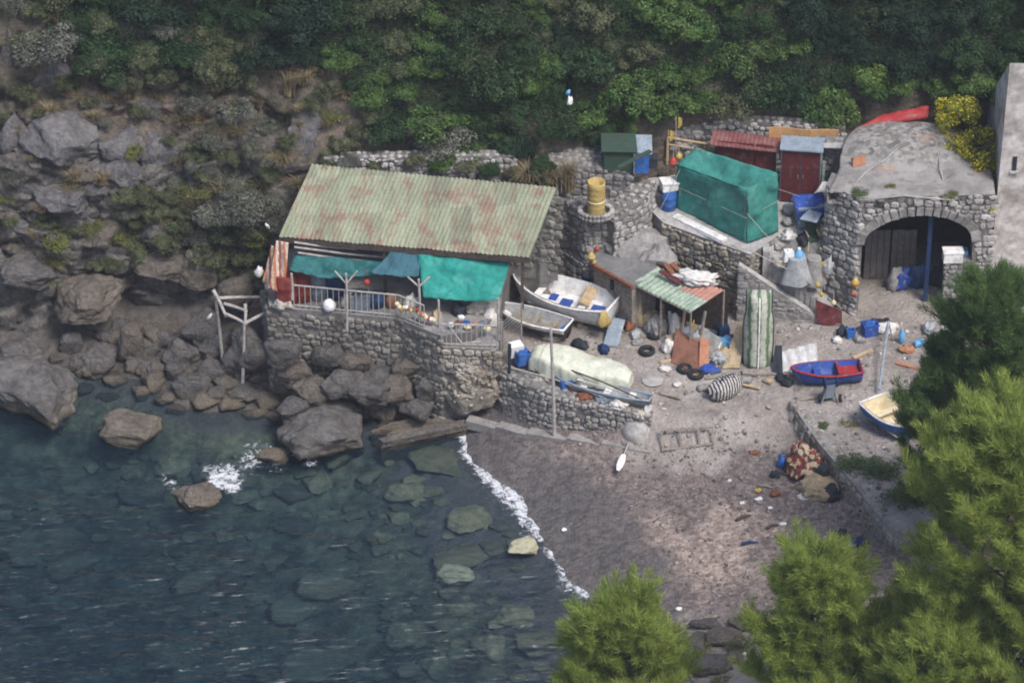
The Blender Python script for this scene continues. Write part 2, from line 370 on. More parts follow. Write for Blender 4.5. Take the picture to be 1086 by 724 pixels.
class MB:
    def __init__(s): s.v = []; s.f = []; s.m = []
    def add(s, vs, fs, mi=0):
        b = len(s.v); s.v.extend([tuple(map(float, p)) for p in vs])
        for f in fs: s.f.append(tuple(i + b for i in f)); s.m.append(mi)
        return s
    def box(s, c, size, rot=(0, 0, 0), mi=0, jit=0.0, taper=1.0):
        x, y, z = (size[0] / 2, size[1] / 2, size[2] / 2)
        vs = np.array([(-x, -y, -z), (x, -y, -z), (x, y, -z), (-x, y, -z), (-x * taper, -y * taper, z), (x * taper, -y * taper, z), (x * taper, y * taper, z), (-x * taper, y * taper, z)])
        if jit: vs = vs + np.array([[random.uniform(-jit, jit) for _ in range(3)] for _ in range(8)])
        vs = vs @ rotm(*rot).T + np.array(c)
        return s.add(vs, [(0, 3, 2, 1), (4, 5, 6, 7), (0, 1, 5, 4), (1, 2, 6, 5), (2, 3, 7, 6), (3, 0, 4, 7)], mi)
    def cyl(s, p0, p1, r0, r1=None, n=8, mi=0):
        return s.tube([p0, p1], [r0, r0 if r1 is None else r1], n, mi)
    def tube(s, pts, r, n=7, mi=0):
        pts = [Vector(p) for p in pts]; k = len(pts)
        rs = r if isinstance(r, (list, tuple)) else [r] * k
        vs = []; d0 = None
        for i, p in enumerate(pts):
            d = (pts[min(i + 1, k - 1)] - pts[max(i - 1, 0)]).normalized()
            if d0 is None:
                a = d.cross(Vector((0, 0, 1)) if abs(d.z) < .9 else Vector((1, 0, 0))).normalized()
            else:
                a = (a - d * a.dot(d)).normalized()
            b = d.cross(a); d0 = d
            for j in range(n):
                t = 2 * math.pi * j / n; vs.append(p + (a * math.cos(t) + b * math.sin(t)) * rs[i])
        fs = []
        for i in range(k - 1):
            for j in range(n):
                fs.append((i * n + j, i * n + (j + 1) % n, (i + 1) * n + (j + 1) % n, (i + 1) * n + j))
        fs.append(tuple(range(n - 1, -1, -1))); fs.append(tuple((k - 1) * n + j for j in range(n)))
        return s.add(vs, fs, mi)
    def lathe(s, prof, n=16, c=(0, 0, 0), rot=(0, 0, 0), mi=0):
        vs = []
        for r, z in prof:
            for j in range(n):
                t = 2 * math.pi * j / n; vs.append((r * math.cos(t), r * math.sin(t), z))
        vs = np.array(vs) @ rotm(*rot).T + np.array(c); k = len(prof); fs = []
        for i in range(k - 1):
            for j in range(n): fs.append((i * n + j, i * n + (j + 1) % n, (i + 1) * n + (j + 1) % n, (i + 1) * n + j))
        fs.append(tuple(range(n - 1, -1, -1))); fs.append(tuple((k - 1) * n + j for j in range(n)))
        return s.add(vs, fs, mi)
    def ell(s, c, r, rot=(0, 0, 0), sub=2, mi=0, lump=0.0, seed=0, lf=1.5):
        vs, fs = ICO[sub]; vs = vs.copy()
        if lump:
            off = Vector((seed * 3.7, seed * 1.3, seed * 2.1))
            for i, p in enumerate(vs): vs[i] = p * (1 + lump * noise.fractal(Vector(p) * lf + off, 1.0, 2.0, 3))
        return s.add((vs * np.array(r)) @ rotm(*rot).T + np.array(c), fs, mi)
    def prism(s, poly, z0, z1, mi=0, mtop=None):
        n = len(poly)
        zt = z1 if isinstance(z1, (list, tuple)) else [z1] * n
        zb = z0 if isinstance(z0, (list, tuple)) else [z0] * n
        vs = [(p[0], p[1], zb[i]) for i, p in enumerate(poly)] + [(p[0], p[1], zt[i]) for i, p in enumerate(poly)]
        area = sum(poly[i][0] * poly[(i + 1) % n][1] - poly[(i + 1) % n][0] * poly[i][1] for i in range(n))
        o = 1 if area > 0 else -1
        fs = [tuple(range(n))[::-o], tuple(range(n, 2 * n))[::o]] + [(i, (i + 1) % n, n + (i + 1) % n, n + i)[::o] for i in range(n)]
        b = len(s.f); s.add(vs, fs, mi)
        if mtop is not None: s.m[b + 1] = mtop
        return s
    def sheet(s, grid, off, mi=0):
        """closed thin sheet: grid[i][j] points, off = thickness vector"""
        nu, nv = len(grid), len(grid[0]); off = Vector(off)
        vs = [Vector(p) for row in grid for p in row]; vs = vs + [p + off for p in vs]; N = nu * nv; fs = []
        for i in range(nu - 1):
            for j in range(nv - 1):
                a, b, c, d = i * nv + j, (i + 1) * nv + j, (i + 1) * nv + j + 1, i * nv + j + 1
                fs.append((a, b, c, d)); fs.append((a + N, d + N, c + N, b + N))
        rim = [i * nv for i in range(nu)] + [(nu - 1) * nv + j for j in range(1, nv)] + [i * nv + nv - 1 for i in range(nu - 2, -1, -1)] + [j for j in range(nv - 2, 0, -1)]
        for i in range(len(rim)):
            a, b = rim[i], rim[(i + 1) % len(rim)]; fs.append((b, a, a + N, b + N))
        return s.add(vs, fs, mi)
    def build(s, name, mats, parent=None, smooth=False, origin=None):
        me = bpy.data.meshes.new(name)
        vs = s.v
        if origin is not None: vs = [(p[0] - origin[0], p[1] - origin[1], p[2] - origin[2]) for p in vs]
        me.from_pydata(vs, [], s.f)
        for m in (mats if isinstance(mats, (list, tuple)) else [mats]): me.materials.append(m)
        me.polygons.foreach_set("material_index", s.m)
        if smooth: me.polygons.foreach_set("use_smooth", [True] * len(me.polygons))
        me.update()
        o = bpy.data.objects.new(name, me); COL.objects.link(o)
        if origin is not None: o.location = origin
        if parent is not None: o.parent = parent
        return o

def np_mesh(name, Vs, Fs, mats, mi=None, smooth=False):
    Vs = np.asarray(Vs, dtype=np.float32); Fs = np.asarray(Fs, dtype=np.int32); n, k = Fs.shape
    me = bpy.data.meshes.new(name)
    me.vertices.add(len(Vs)); me.vertices.foreach_set("co", Vs.ravel())
    me.loops.add(n * k); me.loops.foreach_set("vertex_index", Fs.ravel())
    me.polygons.add(n); me.polygons.foreach_set("loop_start", np.arange(0, n * k, k, dtype=np.int32))
    for m in (mats if isinstance(mats, (list, tuple)) else [mats]): me.materials.append(m)
    if mi is not None: me.polygons.foreach_set("material_index", np.asarray(mi, dtype=np.int32))
    if smooth: me.polygons.foreach_set("use_smooth", np.ones(n, dtype=bool))
    me.update(calc_edges=True); me.validate(); return me

def link(name, me, parent=None, loc=None):
    o = bpy.data.objects.new(name, me); COL.objects.link(o)
    if parent is not None: o.parent = parent
    if loc is not None: o.location = loc
    return o

def tag(o, label=None, cat=None, group=None, kind=None):
    if label: o["label"] = label
    if cat: o["category"] = cat
    if group: o["group"] = group
    if kind: o["kind"] = kind
    return o

def thing(name, label, cat, loc, rz=0.0, group=None):
    o = bpy.data.objects.new(name, None); COL.objects.link(o); o.empty_display_size = .2
    o.location = loc; o.rotation_euler = (0, 0, rz); return tag(o, label, cat, group)

def copy_thing(src, loc, rz=None, label=None, scale=None):
    c = src.copy(); COL.objects.link(c); c.location = loc
    if rz is not None: c.rotation_euler = (c.rotation_euler[0], c.rotation_euler[1], rz)
    if scale is not None: c.scale = (scale,) * 3 if isinstance(scale, (int, float)) else scale
    if label: c["label"] = label
    for ch in src.children:
        d = ch.copy(); COL.objects.link(d); d.parent = c
        for g in ch.children:
            e = g.copy(); COL.objects.link(e); e.parent = d
    return c

def lerp(a, b, t): return a + (b - a) * t

def stone_face(mb, pts, size, mi, depth=.10, skip=None, jit=.25):
    """lay rough stones in uneven courses over the face under a polyline; pts = [(x, y, zbottom, ztop)], seen from its right-hand side"""
    base, fs = ICO[1]
    L = [0.0]
    for a, b in zip(pts, pts[1:]): L.append(L[-1] + math.hypot(b[0] - a[0], b[1] - a[1]))
    def at(u):
        for i in range(len(pts) - 1):
            if u <= L[i + 1] or i == len(pts) - 2:
                t = (u - L[i]) / max(1e-6, L[i + 1] - L[i]); a, b = pts[i], pts[i + 1]
                d = Vector((b[0] - a[0], b[1] - a[1], 0)).normalized()
                return [lerp(a[k], b[k], t) for k in range(4)], d
    zmin = min(p[2] for p in pts); zmax = max(p[3] for p in pts); z = zmin
    while z < zmax:
        h = size * random.choice((.45, .6, .75, .95, 1.2)) * random.uniform(.9, 1.1); u = random.uniform(-.3, 0) * size
        while u < L[-1]:
            wd = (size * .4 + h * .7) * random.uniform(.65, 1.65)
            p, d = at(min(max(u + wd / 2, 0), L[-1])); zc = z + h / 2 + random.uniform(-.2, .2) * size
            u += wd
            if zc < p[2] - size * .3 or zc > p[3] - size * .15 or random.random() < .06: continue
            c = Vector((p[0], p[1], zc)); nrm = Vector((d.y, -d.x, 0))
            if skip and skip(c): continue
            sv = np.sign(base) * np.abs(base) ** .72
            sv = sv * (1 + RNG.uniform(-jit, jit, (len(sv), 1)) * .5)
            sv = sv * np.array((wd * .5, depth * random.uniform(.4, 1.15), h * .52))
            sv = sv @ rotm(random.uniform(-.15, .15), random.uniform(-.22, .22), 0).T
            bx = np.array((d, -nrm, Vector((0, 0, 1)))).astype(float)      # rows: local x, y, z in world
            mb.add(sv @ bx + np.array(c + nrm * random.uniform(-.03, .03)), fs, mi)
        z += h
# ================================================================== GROUND
def tps(ctrl, smooth=.02):
    P = []
    for px, py, z in ctrl:
        q = U(px, py, z); P.append((q.x, q.y, z))
    P = np.array(P); n = len(P)
    d = np.hypot(P[:, None, 0] - P[None, :, 0], P[:, None, 1] - P[None, :, 1])
    K = np.where(d > 0, d * d * np.log(d + 1e-9), 0) + np.eye(n) * smooth
    A = np.zeros((n + 3, n + 3)); A[:n, :n] = K; A[:n, n] = 1; A[:n, n + 1:] = P[:, :2]; A[n, :n] = 1; A[n + 1:, :n] = P[:, :2].T
    wts = np.linalg.solve(A, np.concatenate([P[:, 2], np.zeros(3)]))
    def f(x, y):
        x = np.asarray(x, float); y = np.asarray(y, float); out = wts[n] + wts[n + 1] * x + wts[n + 2] * y
        for i in range(n):
            dd = np.hypot(x - P[i, 0], y - P[i, 1]); out = out + wts[i] * np.where(dd > 0, dd * dd * np.log(dd + 1e-9), 0)
        return out
    return f

SHORE_PX = [(484, 455), (496, 476), (512, 497), (533, 517), (556, 533), (568, 551), (575, 567), (588, 590), (602, 610), (620, 630), (632, 660), (620, 700), (600, 740), (590, 800)]
beach_ctrl = [(x, y, 0.0) for x, y in SHORE_PX] + [
    (450, 480, -.5), (400, 520, -1.1), (300, 560, -1.9), (200, 600, -2.6), (100, 500, -1.9), (0, 560, -2.8), (0, 724, -4), (300, 724, -3.3), (500, 650, -1.1), (550, 724, -.9), (540, 600, -.45),
    (-150, 500, -2.8), (-150, 900, -5), (400, 900, -4), (-500, 600, -6), (400, 470, -.6), (300, 500, -1.1), (150, 475, -1.2), (0, 455, -1.3), (500, 540, -.4),
    (200, 425, .15), (300, 410, .4), (420, 445, .1), (60, 385, .3), (120, 380, .2), (230, 395, .6), (350, 405, .8), (450, 440, .3), (0, 350, .6), (-200, 380, .5),
    (520, 458, .45), (600, 470, .8), (690, 482, 1.0), (640, 530, .75), (700, 560, .9), (760, 500, 1.2), (830, 470, 1.6), (860, 540, 1.5), (780, 600, 1.15), (690, 640, .65), (650, 600, .45), (600, 540, .45), (900, 600, 1.6), (940, 600, 1.75),
    (660, 690, .7), (740, 670, 1.4), (720, 724, 1.6), (800, 724, 2.3), (900, 724, 2.8), (1000, 700, 3.3), (1086, 700, 4), (1086, 620, 3.4), (1000, 600, 2.8),
    (640, 800, 1.2), (760, 800, 2.2), (900, 850, 3.4), (1050, 850, 4.4), (1300, 800, 6), (1300, 600, 4.5),
    (760, 445, 2.0), (700, 448, 1.9), (800, 430, 2.2), (840, 440, 1.95), (700, 380, 2.35), (600, 330, 2.4), (900, 340, 2.8), (1100, 400, 3.2)]
yard_ctrl = [(540, 390, 2.4), (560, 380, 2.45), (650, 380, 2.35), (700, 340, 2.4), (700, 400, 2.3), (660, 430, 2.2), (760, 380, 2.4), (820, 400, 2.45), (850, 410, 2.5), (900, 360, 2.75), (985, 330, 2.95), (1050, 350, 3.05),
             (960, 420, 2.7), (960, 470, 2.65), (920, 480, 2.55), (960, 540, 2.6), (700, 442, 2.05), (770, 432, 2.12), (835, 425, 2.35), (600, 300, 2.45), (540, 330, 2.45), (880, 440, 2.45), (900, 500, 2.5),
             (1000, 600, 2.85), (1200, 500, 3.6), (1200, 300, 3.6), (700, 250, 2.5)]
fb, fy = tps(beach_ctrl), tps(yard_ctrl)
def xy(px, py, z): q = U(px, py, z); return (q.x, q.y)
YARD = [xy(527, 393, 2.4), xy(560, 409, 2.4), xy(600, 421, 2.35), xy(640, 431, 2.25), xy(668, 438, 2.15), xy(700, 442, 2.05), xy(740, 440, 2.05), xy(790, 432, 2.15), xy(838, 424, 2.4),
        xy(848, 440, 2.45), xy(868, 468, 2.5), xy(900, 506, 2.5), xy(935, 549, 2.55), xy(955, 570, 2.6), (17.5, -15.5), (30, -15.5), (30, 5), (-.6, 5)]
def inside(poly, x, y):
    r = np.zeros(np.shape(x), bool); n = len(poly)
    for i in range(n):
        (x0, y0), (x1, y1) = poly[i], poly[(i + 1) % n]
        c = ((y0 > y) != (y1 > y)) & (x < (x1 - x0) * (y - y0) / ((y1 - y0) if y1 != y0 else 1e-9) + x0); r ^= c
    return r
def ground_z(x, y):
    zb = fb(x, y); zy = fy(x, y); return np.where(inside(YARD, x, y), zy, zb)

def line_dist(poly, x, y):
    d = np.full(np.shape(x), 1e9)
    for (x0, y0), (x1, y1) in zip(poly, poly[1:]):
        dx, dy = x1 - x0, y1 - y0; t = np.clip(((x - x0) * dx + (y - y0) * dy) / (dx * dx + dy * dy), 0, 1)
        d = np.minimum(d, np.hypot(x - x0 - t * dx, y - y0 - t * dy))
    return d

def axis(lo, hi, step, out_lo, out_hi, k=14):
    a = np.arange(lo, hi + 1e-6, step)
    l = lo - (lo - out_lo) * (np.linspace(1, 0, k, endpoint=False) ** 1.6); h = hi + (out_hi - hi) * (np.linspace(0, 1, k + 1)[1:] ** 1.6)
    return np.concatenate([l, a, h])

def nzgrid(X, Y, sc, octv=4, seed=0.0):
    out = np.empty(X.shape)
    f = X.ravel(); g = Y.ravel(); o = np.empty(len(f))
    for i in range(len(f)): o[i] = noise.fractal(Vector((f[i] * sc, g[i] * sc, seed)), 1.0, 2.0, octv)
    return o.reshape(X.shape)

gx = axis(-25, 25, .17, -140, 120); gy = axis(-33, 6, .17, -190, 60)
GX, GY = np.meshgrid(gx, gy)
CX, CY = np.clip(GX, -45, 40), np.clip(GY, -60, 10)
Z = ground_z(CX, CY)
inY = inside(YARD, GX, GY)
nz = nzgrid(GX, GY, .55); nz2 = nzgrid(GX, GY, 2.3, 3, 5.0)
Z = np.clip(np.where(Z < 0, Z * .66, Z), -9, 9)
Z = Z + np.where(inY, nz * .05 + nz2 * .035, nz * .10 + nz2 * .035)
Z = Z + np.where(Z < -.3, nz2 * .12, 0)
nxn = len(gx); nyn = len(gy)
Vg = np.stack([GX.ravel(), GY.ravel(), Z.ravel()], 1)
ii, jj = np.meshgrid(np.arange(nxn - 1), np.arange(nyn - 1)); a0 = (jj * nxn + ii).ravel()
Fg = np.stack([a0, a0 + 1, a0 + 1 + nxn, a0 + nxn], 1)
gme = np_mesh("ground", Vg, Fg, M['ground'], smooth=True)
def add_attr(me, name, val):
    at = me.attributes.new(name, 'FLOAT', 'POINT'); at.data.foreach_set("value", np.clip(np.asarray(val, dtype=np.float32).ravel(), 0, 1))
sm = lambda x, a, b: (lambda t: t * t * (3 - 2 * t))(np.clip((x - a) / (b - a), 0, 1))
leftrock = (1 - sm(GX + .55 * (GY + 6), -4.6, -3.4)) * (Z < 1.6) * ~inY
add_attr(gme, "bed", sm(Z + nz * .08, -.16, -.42))
add_attr(gme, "rockbed", leftrock * (1 - sm(Z + nz * .08, -.16, -.42)))
wetp = [xy(x, y, 0) for x, y in SHORE_PX]
dsh = line_dist(wetp, GX, GY)
add_attr(gme, "sand", sm(Z + nz * .15, -1.0, -.35) * sm(GX, -7.5, -4.0))
add_attr(gme, "wet", np.where(Z > -.5, 1 - sm(dsh + nz * 1.1 + (GY + 14) * .10, 2.1, 4.3), 0) * (Z < 1.0) * ~inY)
dryp = [(690, 575, 2.3), (705, 595, 2.8), (735, 605, 2.8), (770, 570, 2.2), (665, 575, 1.2), (760, 590, 2.2), (700, 632, 1.2)]
dry = np.zeros(Z.shape)
for px, py, r in dryp:
    q = U(px, py, .8); dry = np.maximum(dry, 1 - sm(np.hypot(GX - q.x, (GY - q.y) * 1.1) + nz * 1.2 + nz2 * .5, r * .45, r))
add_attr(gme, "dry", dry)
add_attr(gme, "dshore", dsh / 14.0)
yw = np.where(inY, 1.0, 0.0)
rp = [xy(700, 450, 2), xy(760, 450, 2), xy(830, 438, 2)]
yw = np.maximum(yw, 1 - sm(line_dist(rp, GX, GY) + nz * .9, .7, 2.0))
hl = [xy(735, 690, 1.5), xy(800, 700, 2.2), xy(860, 680, 2.2), xy(1000, 640, 3), xy(1000, 800, 3)]
yw = np.maximum(yw, .8 * (1 - sm(line_dist(hl, GX, GY) + nz * 1.2, 1.0, 3.0)))
add_attr(gme, "yard", yw)
ground = tag(link("ground", gme), kind="structure")

# ------------------------------------------------------------------ hillside: a lofted cliff sheet, profiles (y, z) per column
def cx(px): return (px - 543) / 27.0
PROF = [
    (cx(-700), [(-2, -5), (-1, 2.5), (.2, 5), (1.0, 7), (2.6, 9.6), (5, 13), (9, 18), (18, 27)]),
    (cx(-120), [(-1, -3), (-.3, 2.5), (.5, 5), (1.1, 7), (2.6, 9.6), (5, 13), (9, 18), (18, 27)]),
    (cx(0), [(-.9, -3), (0, 2.3), (.6, 4.8), (1.1, 6.9), (2.5, 9.6), (5, 13), (9, 18), (18, 27)]),
    (cx(70), [(-.8, -3), (-.2, 2.2), (.5, 4.4), (1.0, 6.8), (2.6, 9.6), (5, 13), (9, 18), (18, 27)]),
    (cx(140), [(.9, -3), (1.0, 1.6), (.7, 4.2), (1.1, 6.7), (2.7, 9.6), (5, 13), (9, 18), (18, 27)]),
    (cx(200), [(.2, -3), (.4, 1.6), (.6, 4.2), (1.2, 6.6), (2.8, 9.4), (5, 13), (9, 18), (18, 27)]),
    (cx(260), [(-.8, -3), (-.1, 2), (.4, 4.4), (1.2, 6.7), (2.8, 9.4), (5, 13), (9, 18), (18, 27)]),
    (cx(330), [(.6, -3), (.8, 3), (1.0, 6), (1.2, 7.4), (2.6, 9.6), (5, 13), (9, 18), (18, 27)]),
    (cx(450), [(1.0, -3), (1.1, 3), (1.3, 6), (1.5, 7.5), (2.8, 9.6), (5.2, 13), (9.2, 18), (18, 27)]),
    (cx(590), [(1.4, -3), (1.6, 3), (1.8, 6), (2.0, 7.5), (3.0, 9.5), (5.4, 13), (9.4, 18), (18, 27)]),
    (cx(660), [(2.8, -3), (2.9, 3), (3.0, 6), (3.1, 7.5), (3.7, 9.5), (5.8, 13), (9.6, 18), (18, 27)]),
    (cx(800), [(3.9, -3), (3.9, 3), (4.0, 6.4), (4.1, 7.8), (4.6, 9.7), (6.2, 13), (9.8, 18), (18, 27)]),
    (cx(960), [(4.5, -3), (4.5, 3), (4.6, 6.4), (4.7, 8.8), (5.2, 10), (6.6, 13), (10, 18), (18, 27)]),
    (cx(1130), [(4.5, -3), (4.5, 3), (4.6, 6.4), (4.8, 8.4), (5.4, 10), (6.8, 13), (10, 18), (18, 27)]),
    (cx(1800), [(4.5, -3), (4.5, 3), (4.6, 6.4), (4.8, 8), (5.4, 10), (6.8, 13), (10, 18), (18, 27)])]
px_ = np.array([p[0] for p in PROF]); PY = np.array([[r[0] for r in p[1]] for p in PROF]); PZ = np.array([[r[1] for r in p[1]] for p in PROF])
hx = axis(-23, 23, .14, -80, 80, 10)
tv = np.concatenate([np.linspace(0, 4.6, 170), np.linspace(4.65, 7, 24)])
def hill_pt(x, t):
    cy_ = [np.interp(x, px_, PY[:, k]) for k in range(8)]; cz_ = [np.interp(x, px_, PZ[:, k]) for k in range(8)]
    return np.interp(t, range(8), cy_), np.interp(t, range(8), cz_)
HV = []; rocky = []; pink = []
for t in tv:
    for x in hx:
        y, z = hill_pt(x, t)
        lf = float(np.clip((-6.5 - x) / 3.0, 0, 1))
        p = Vector((x, y, z))
        d = noise.fractal(p * .45, 1.0, 2.0, 5) * lerp(.28, .55, lf) + noise.fractal(p * 1.7 + Vector((9, 3, 1)), 1.0, 2.0, 4) * lerp(.08, .22, lf)
        if lf > .02:      # fractured blocks of the limestone face
            for sc_, am, cr_ in ((.42, .75, .10), (1.05, .34, .10), (2.6, .12, .10)):
                wq = Vector((x + .5 * noise.noise(p * .7), y, z + .5 * noise.noise(p * .7 + Vector((7, 7, 7)))))
                ds, ps_ = noise.voronoi(Vector((wq.x * sc_, wq.y * sc_, wq.z * sc_ * 1.45)))
                d += lf * am * (noise.noise(ps_[0] * 5.3) * .75 - .56 * math.exp(-((ds[1] - ds[0]) / cr_) ** 2))
        HV.append((x, y - d * .85, z + d * .45))
        zt = 8.6 + noise.noise(Vector((x * .5, 0, 3))) * 1.2
        rocky.append(lf * float(np.clip((zt - z) / 1.5, 0, 1)) * (.75 + .5 * noise.noise(p * .6)))
        pk = float(np.clip(1 - abs(x - 8.2) / 3.2, 0, 1)) * float(np.clip((9.6 - z) / .8, 0, 1))
        pk = max(pk, .8 * float(np.clip(1 - abs(x + 5.5) / 2.5, 0, 1)) * float(np.clip((9.4 - z) / 1.0, 0, 1)), .7 * float(np.clip(1 - abs(x + 14) / 3.5, 0, 1)) * float(np.clip(1 - abs(z - 8.8) / 1.2, 0, 1)))
        pink.append(pk)
nh = len(hx); ii, jj = np.meshgrid(np.arange(nh - 1), np.arange(len(tv) - 1)); a0 = (jj * nh + ii).ravel()
hme = np_mesh("hillside", HV, np.stack([a0, a0 + 1, a0 + 1 + nh, a0 + nh], 1), M['hill'], smooth=True)
add_attr(hme, "rocky", rocky); add_attr(hme, "pink", pink)
hill = tag(link("hillside", hme), kind="structure")

BV_G = BVHTree.FromPolygons([tuple(v) for v in Vg], [tuple(f) for f in Fg])
BV_H = BVHTree.FromPolygons(HV, [tuple(p.vertices) for p in hme.polygons])
def G(px, py, dz=0.0):
    h = BV_G.ray_cast(CAM, ray(px, py).normalized())
    return h[0] + Vector((0, 0, dz))
def H(px, py):
    h = BV_H.ray_cast(CAM, ray(px, py).normalized())
    return h[0], h[1]
def gz(x, y):
    h = BV_G.ray_cast(Vector((x, y, 30)), Vector((0, 0, -1))); return h[0].z if h[0] else 0.0

# ------------------------------------------------------------------ sea
sx = axis(-25, 6, .16, -140, 60, 12); sy = axis(-34, 0.5, .16, -190, 3, 12)
SX, SY = np.meshgrid(sx, sy)
foam = np.zeros(SX.shape)
def rag(X, Y, s, seed): return nzgrid(X, Y, s, 4, seed)
rn = rag(SX, SY, 1.1, 2.0)
for i in range(9):
    seg = [xy(*SHORE_PX[i], 0), xy(*SHORE_PX[i + 1], 0)]
    wd = [.38, .44, .46, .62, .80, .52, .34, .30, .36][i]
    d = line_dist(seg, SX + rn * .3, SY)
    foam = np.maximum(foam, .98 * (1 - sm(d, wd * .3, wd * 1.7)))
for px, py, r, s in [(237, 506, .95, 1.2), (246, 515, .6, 1.0), (265, 490, .8, .8), (310, 478, .5, .8), (330, 488, .5, .9), (226, 516, .6, .95), (220, 498, .6, .7), (180, 512, .4, .8), (248, 512, .5, .9), (186, 519, .3, .8), (200, 523, .25, .5), (262, 487, .8, .55), (285, 474, .7, .55), (318, 484, .35, .9), (300, 486, .5, .65), (270, 478, 1.1, .62), (255, 503, 1.0, .6), (290, 495, .8, .55), (175, 505, .6, .55), (275, 498, .8, .45), (255, 495, .7, .5), (148, 470, .5, .35), (612, 636, .5, .6), (596, 622, .5, .7), (560, 566, .6, .65)]:
    q = U(px, py, 0); foam = np.maximum(foam, s * (1 - sm(np.hypot(SX - q.x, (SY - q.y) * .75), r * .2, r * 1.15)))
Vs = np.stack([SX.ravel(), SY.ravel(), np.zeros(SX.size)], 1); n1 = len(sx); n2 = len(sy)
ii, jj = np.meshgrid(np.arange(n1 - 1), np.arange(n2 - 1)); a0 = (jj * n1 + ii).ravel()
Fs = np.stack([a0, a0 + 1, a0 + 1 + n1, a0 + n1], 1).tolist()
c4 = [0, n1 - 1, n1 * n2 - 1, n1 * (n2 - 1)]; nb = len(Vs)
Vs = Vs.tolist() + [(sx[0], sy[0], -12), (sx[-1], sy[0], -12), (sx[-1], sy[-1], -12), (sx[0], sy[-1], -12)]
wme = bpy.data.meshes.new("sea_water")
edges = [list(range(n1)), [n1 - 1 + k * n1 for k in range(n2)], [n1 * n2 - 1 - k for k in range(n1)], [n1 * (n2 - 1) - k * n1 for k in range(n2)]]
sides = [tuple([nb + i] + [nb + (i + 1) % 4] + edges[i][::-1]) for i in range(4)]
wme.from_pydata(Vs, [], Fs + sides + [(nb, nb + 3, nb + 2, nb + 1)])
wme.materials.append(M['water'])
add_attr(wme, "foam", np.concatenate([foam.ravel(), np.zeros(4)])); wme.update()
tag(link("sea_water", wme), kind="structure")

# ================================================================== ROCKS
def rock_mesh(seed, sub=5, facets=13, rough=.10, square=.0):
    rr = random.Random(seed); vs, fs = ICO[sub]; vs = vs.copy()
    if square: vs = np.sign(vs) * np.abs(vs) ** (1 - square); vs /= np.abs(vs).max()
    for _ in range(facets):
        n = np.array([rr.gauss(0, 1) for _ in range(3)]); n /= np.linalg.norm(n); d = rr.uniform(.52, .88)
        dd = vs @ n; k = dd > d; vs[k] -= np.outer(dd[k] - d, n) * .9
    off = Vector((seed * 1.7, seed * .9, seed * 2.3))
    for i, p in enumerate(vs):
        q = Vector(p); f = noise.fractal(q * 1.3 + off, 1.0, 2.0, 3) * rough * 1.5 + noise.fractal(q * 3.6 + off, 1.0, 2.0, 5) * rough * .9
        vs[i] = p * (1 + f)
    return np_mesh("boulder", vs, np.array(fs), M['rock'], smooth=True)

def boulder(cx_, base, wpx, hpx, label, m='rock', on='G', group=None, seed=None, name="boulder", facets=13, tilt=0, square=0.0, dy=.62):
    seed = seed or int(cx_ * 7 + base * 13) % 9973
    rx = wpx / 54.0; ry = rx * .8; rz2 = ((hpx / 54.0) ** 2 - (SP * ry) ** 2)
    if rz2 < (.35 * rx) ** 2: rz2 = (.42 * rx) ** 2; ry = math.sqrt(max((hpx / 54.0) ** 2 - CP ** 2 * rz2, .02)) / SP
    rz = math.sqrt(rz2)
    if on == 'S':      # standing in the sea, about a third of it under water
        g = U(cx_, base - hpx * .1, 0); c = V(cx_, base - hpx * .42, g.y + ry * .45)
    elif on == 'G':
        g = G(cx_, base - hpx * .12); c = V(cx_, base - hpx / 2, g.y + ry * dy)
    elif on == 'H':
        h, n = H(cx_, base - hpx / 2); c = V(cx_, base - hpx / 2, h.y + ry * .33)
    else: c = V(cx_, base - hpx / 2, on)
    me = rock_mesh(seed, 5 if wpx > 45 else 4, facets + 4, .11, square); me.materials.clear(); me.materials.append(M[m])
    o = link(name, me, loc=c); o.scale = (rx * 1.06, ry * 1.06, rz * 1.06); o.rotation_euler = (0, R(tilt), 0)
    return tag(o, label, "rock" if name != "cliff_boulder" else "boulder", group)

# shore boulders: centre x, bottom y, width, height in photo pixels
SHORE = "boulders along the shore"
boulder(40, 448, 116, 84, "huge broad grey boulder at the left edge of the shore, half in the sea", 'rock', on='S', facets=16, tilt=12)
boulder(137, 476, 84, 47, "flat-topped wet boulder standing alone in the shallows off the left shore", 'rock_brown', on='S', square=.35)
boulder(347, 489, 116, 76, "largest rounded grey boulder jutting into the sea below the cobbled terrace", 'rock', on='S', tilt=10, facets=8)
boulder(265, 413, 70, 78, "tall round boulder standing behind the wooden pole rack", 'rock', facets=9)
boulder(346, 411, 42, 44, "small rounded boulder against the foot of the cobbled terrace wall", 'rock', facets=9)
boulder(411, 455, 52, 52, "pointed grey boulder below the cobbled terrace, beside the cemented rock", 'rock', tilt=-10)
boulder(378, 444, 46, 40, "rounded boulder wedged between the largest boulder and the pointed one", 'rock')
boulder(318, 398, 44, 50, "shaded boulder tucked between the tall round boulder and the terrace wall", 'rock_brown')
boulder(436, 430, 44, 34, "brown boulder under the right end of the cobbled terrace wall", 'rock_brown')
boulder(400, 405, 40, 24, "low brown rock at the base of the terrace wall", 'rock_brown')
boulder(195, 397, 42, 42, "smooth dark round boulder left of the pole rack", 'rock', facets=7)
boulder(203, 425, 38, 36, "round boulder just above the waterline left of the pole rack", 'rock', facets=9)
boulder(138, 393, 32, 50, "upright egg-shaped boulder in front of the dark cave", 'rock_brown', facets=8)
boulder(100, 404, 50, 42, "blocky boulder right of the huge one at the left shore", 'rock')
boulder(74, 380, 28, 34, "small pointed boulder above the huge one at the left shore", 'rock')
boulder(163, 418, 32, 26, "small ochre boulder below the egg-shaped one", 'rock_brown')
boulder(20, 398, 60, 44, "slanting slab boulder behind the huge one at the left edge", 'rock')
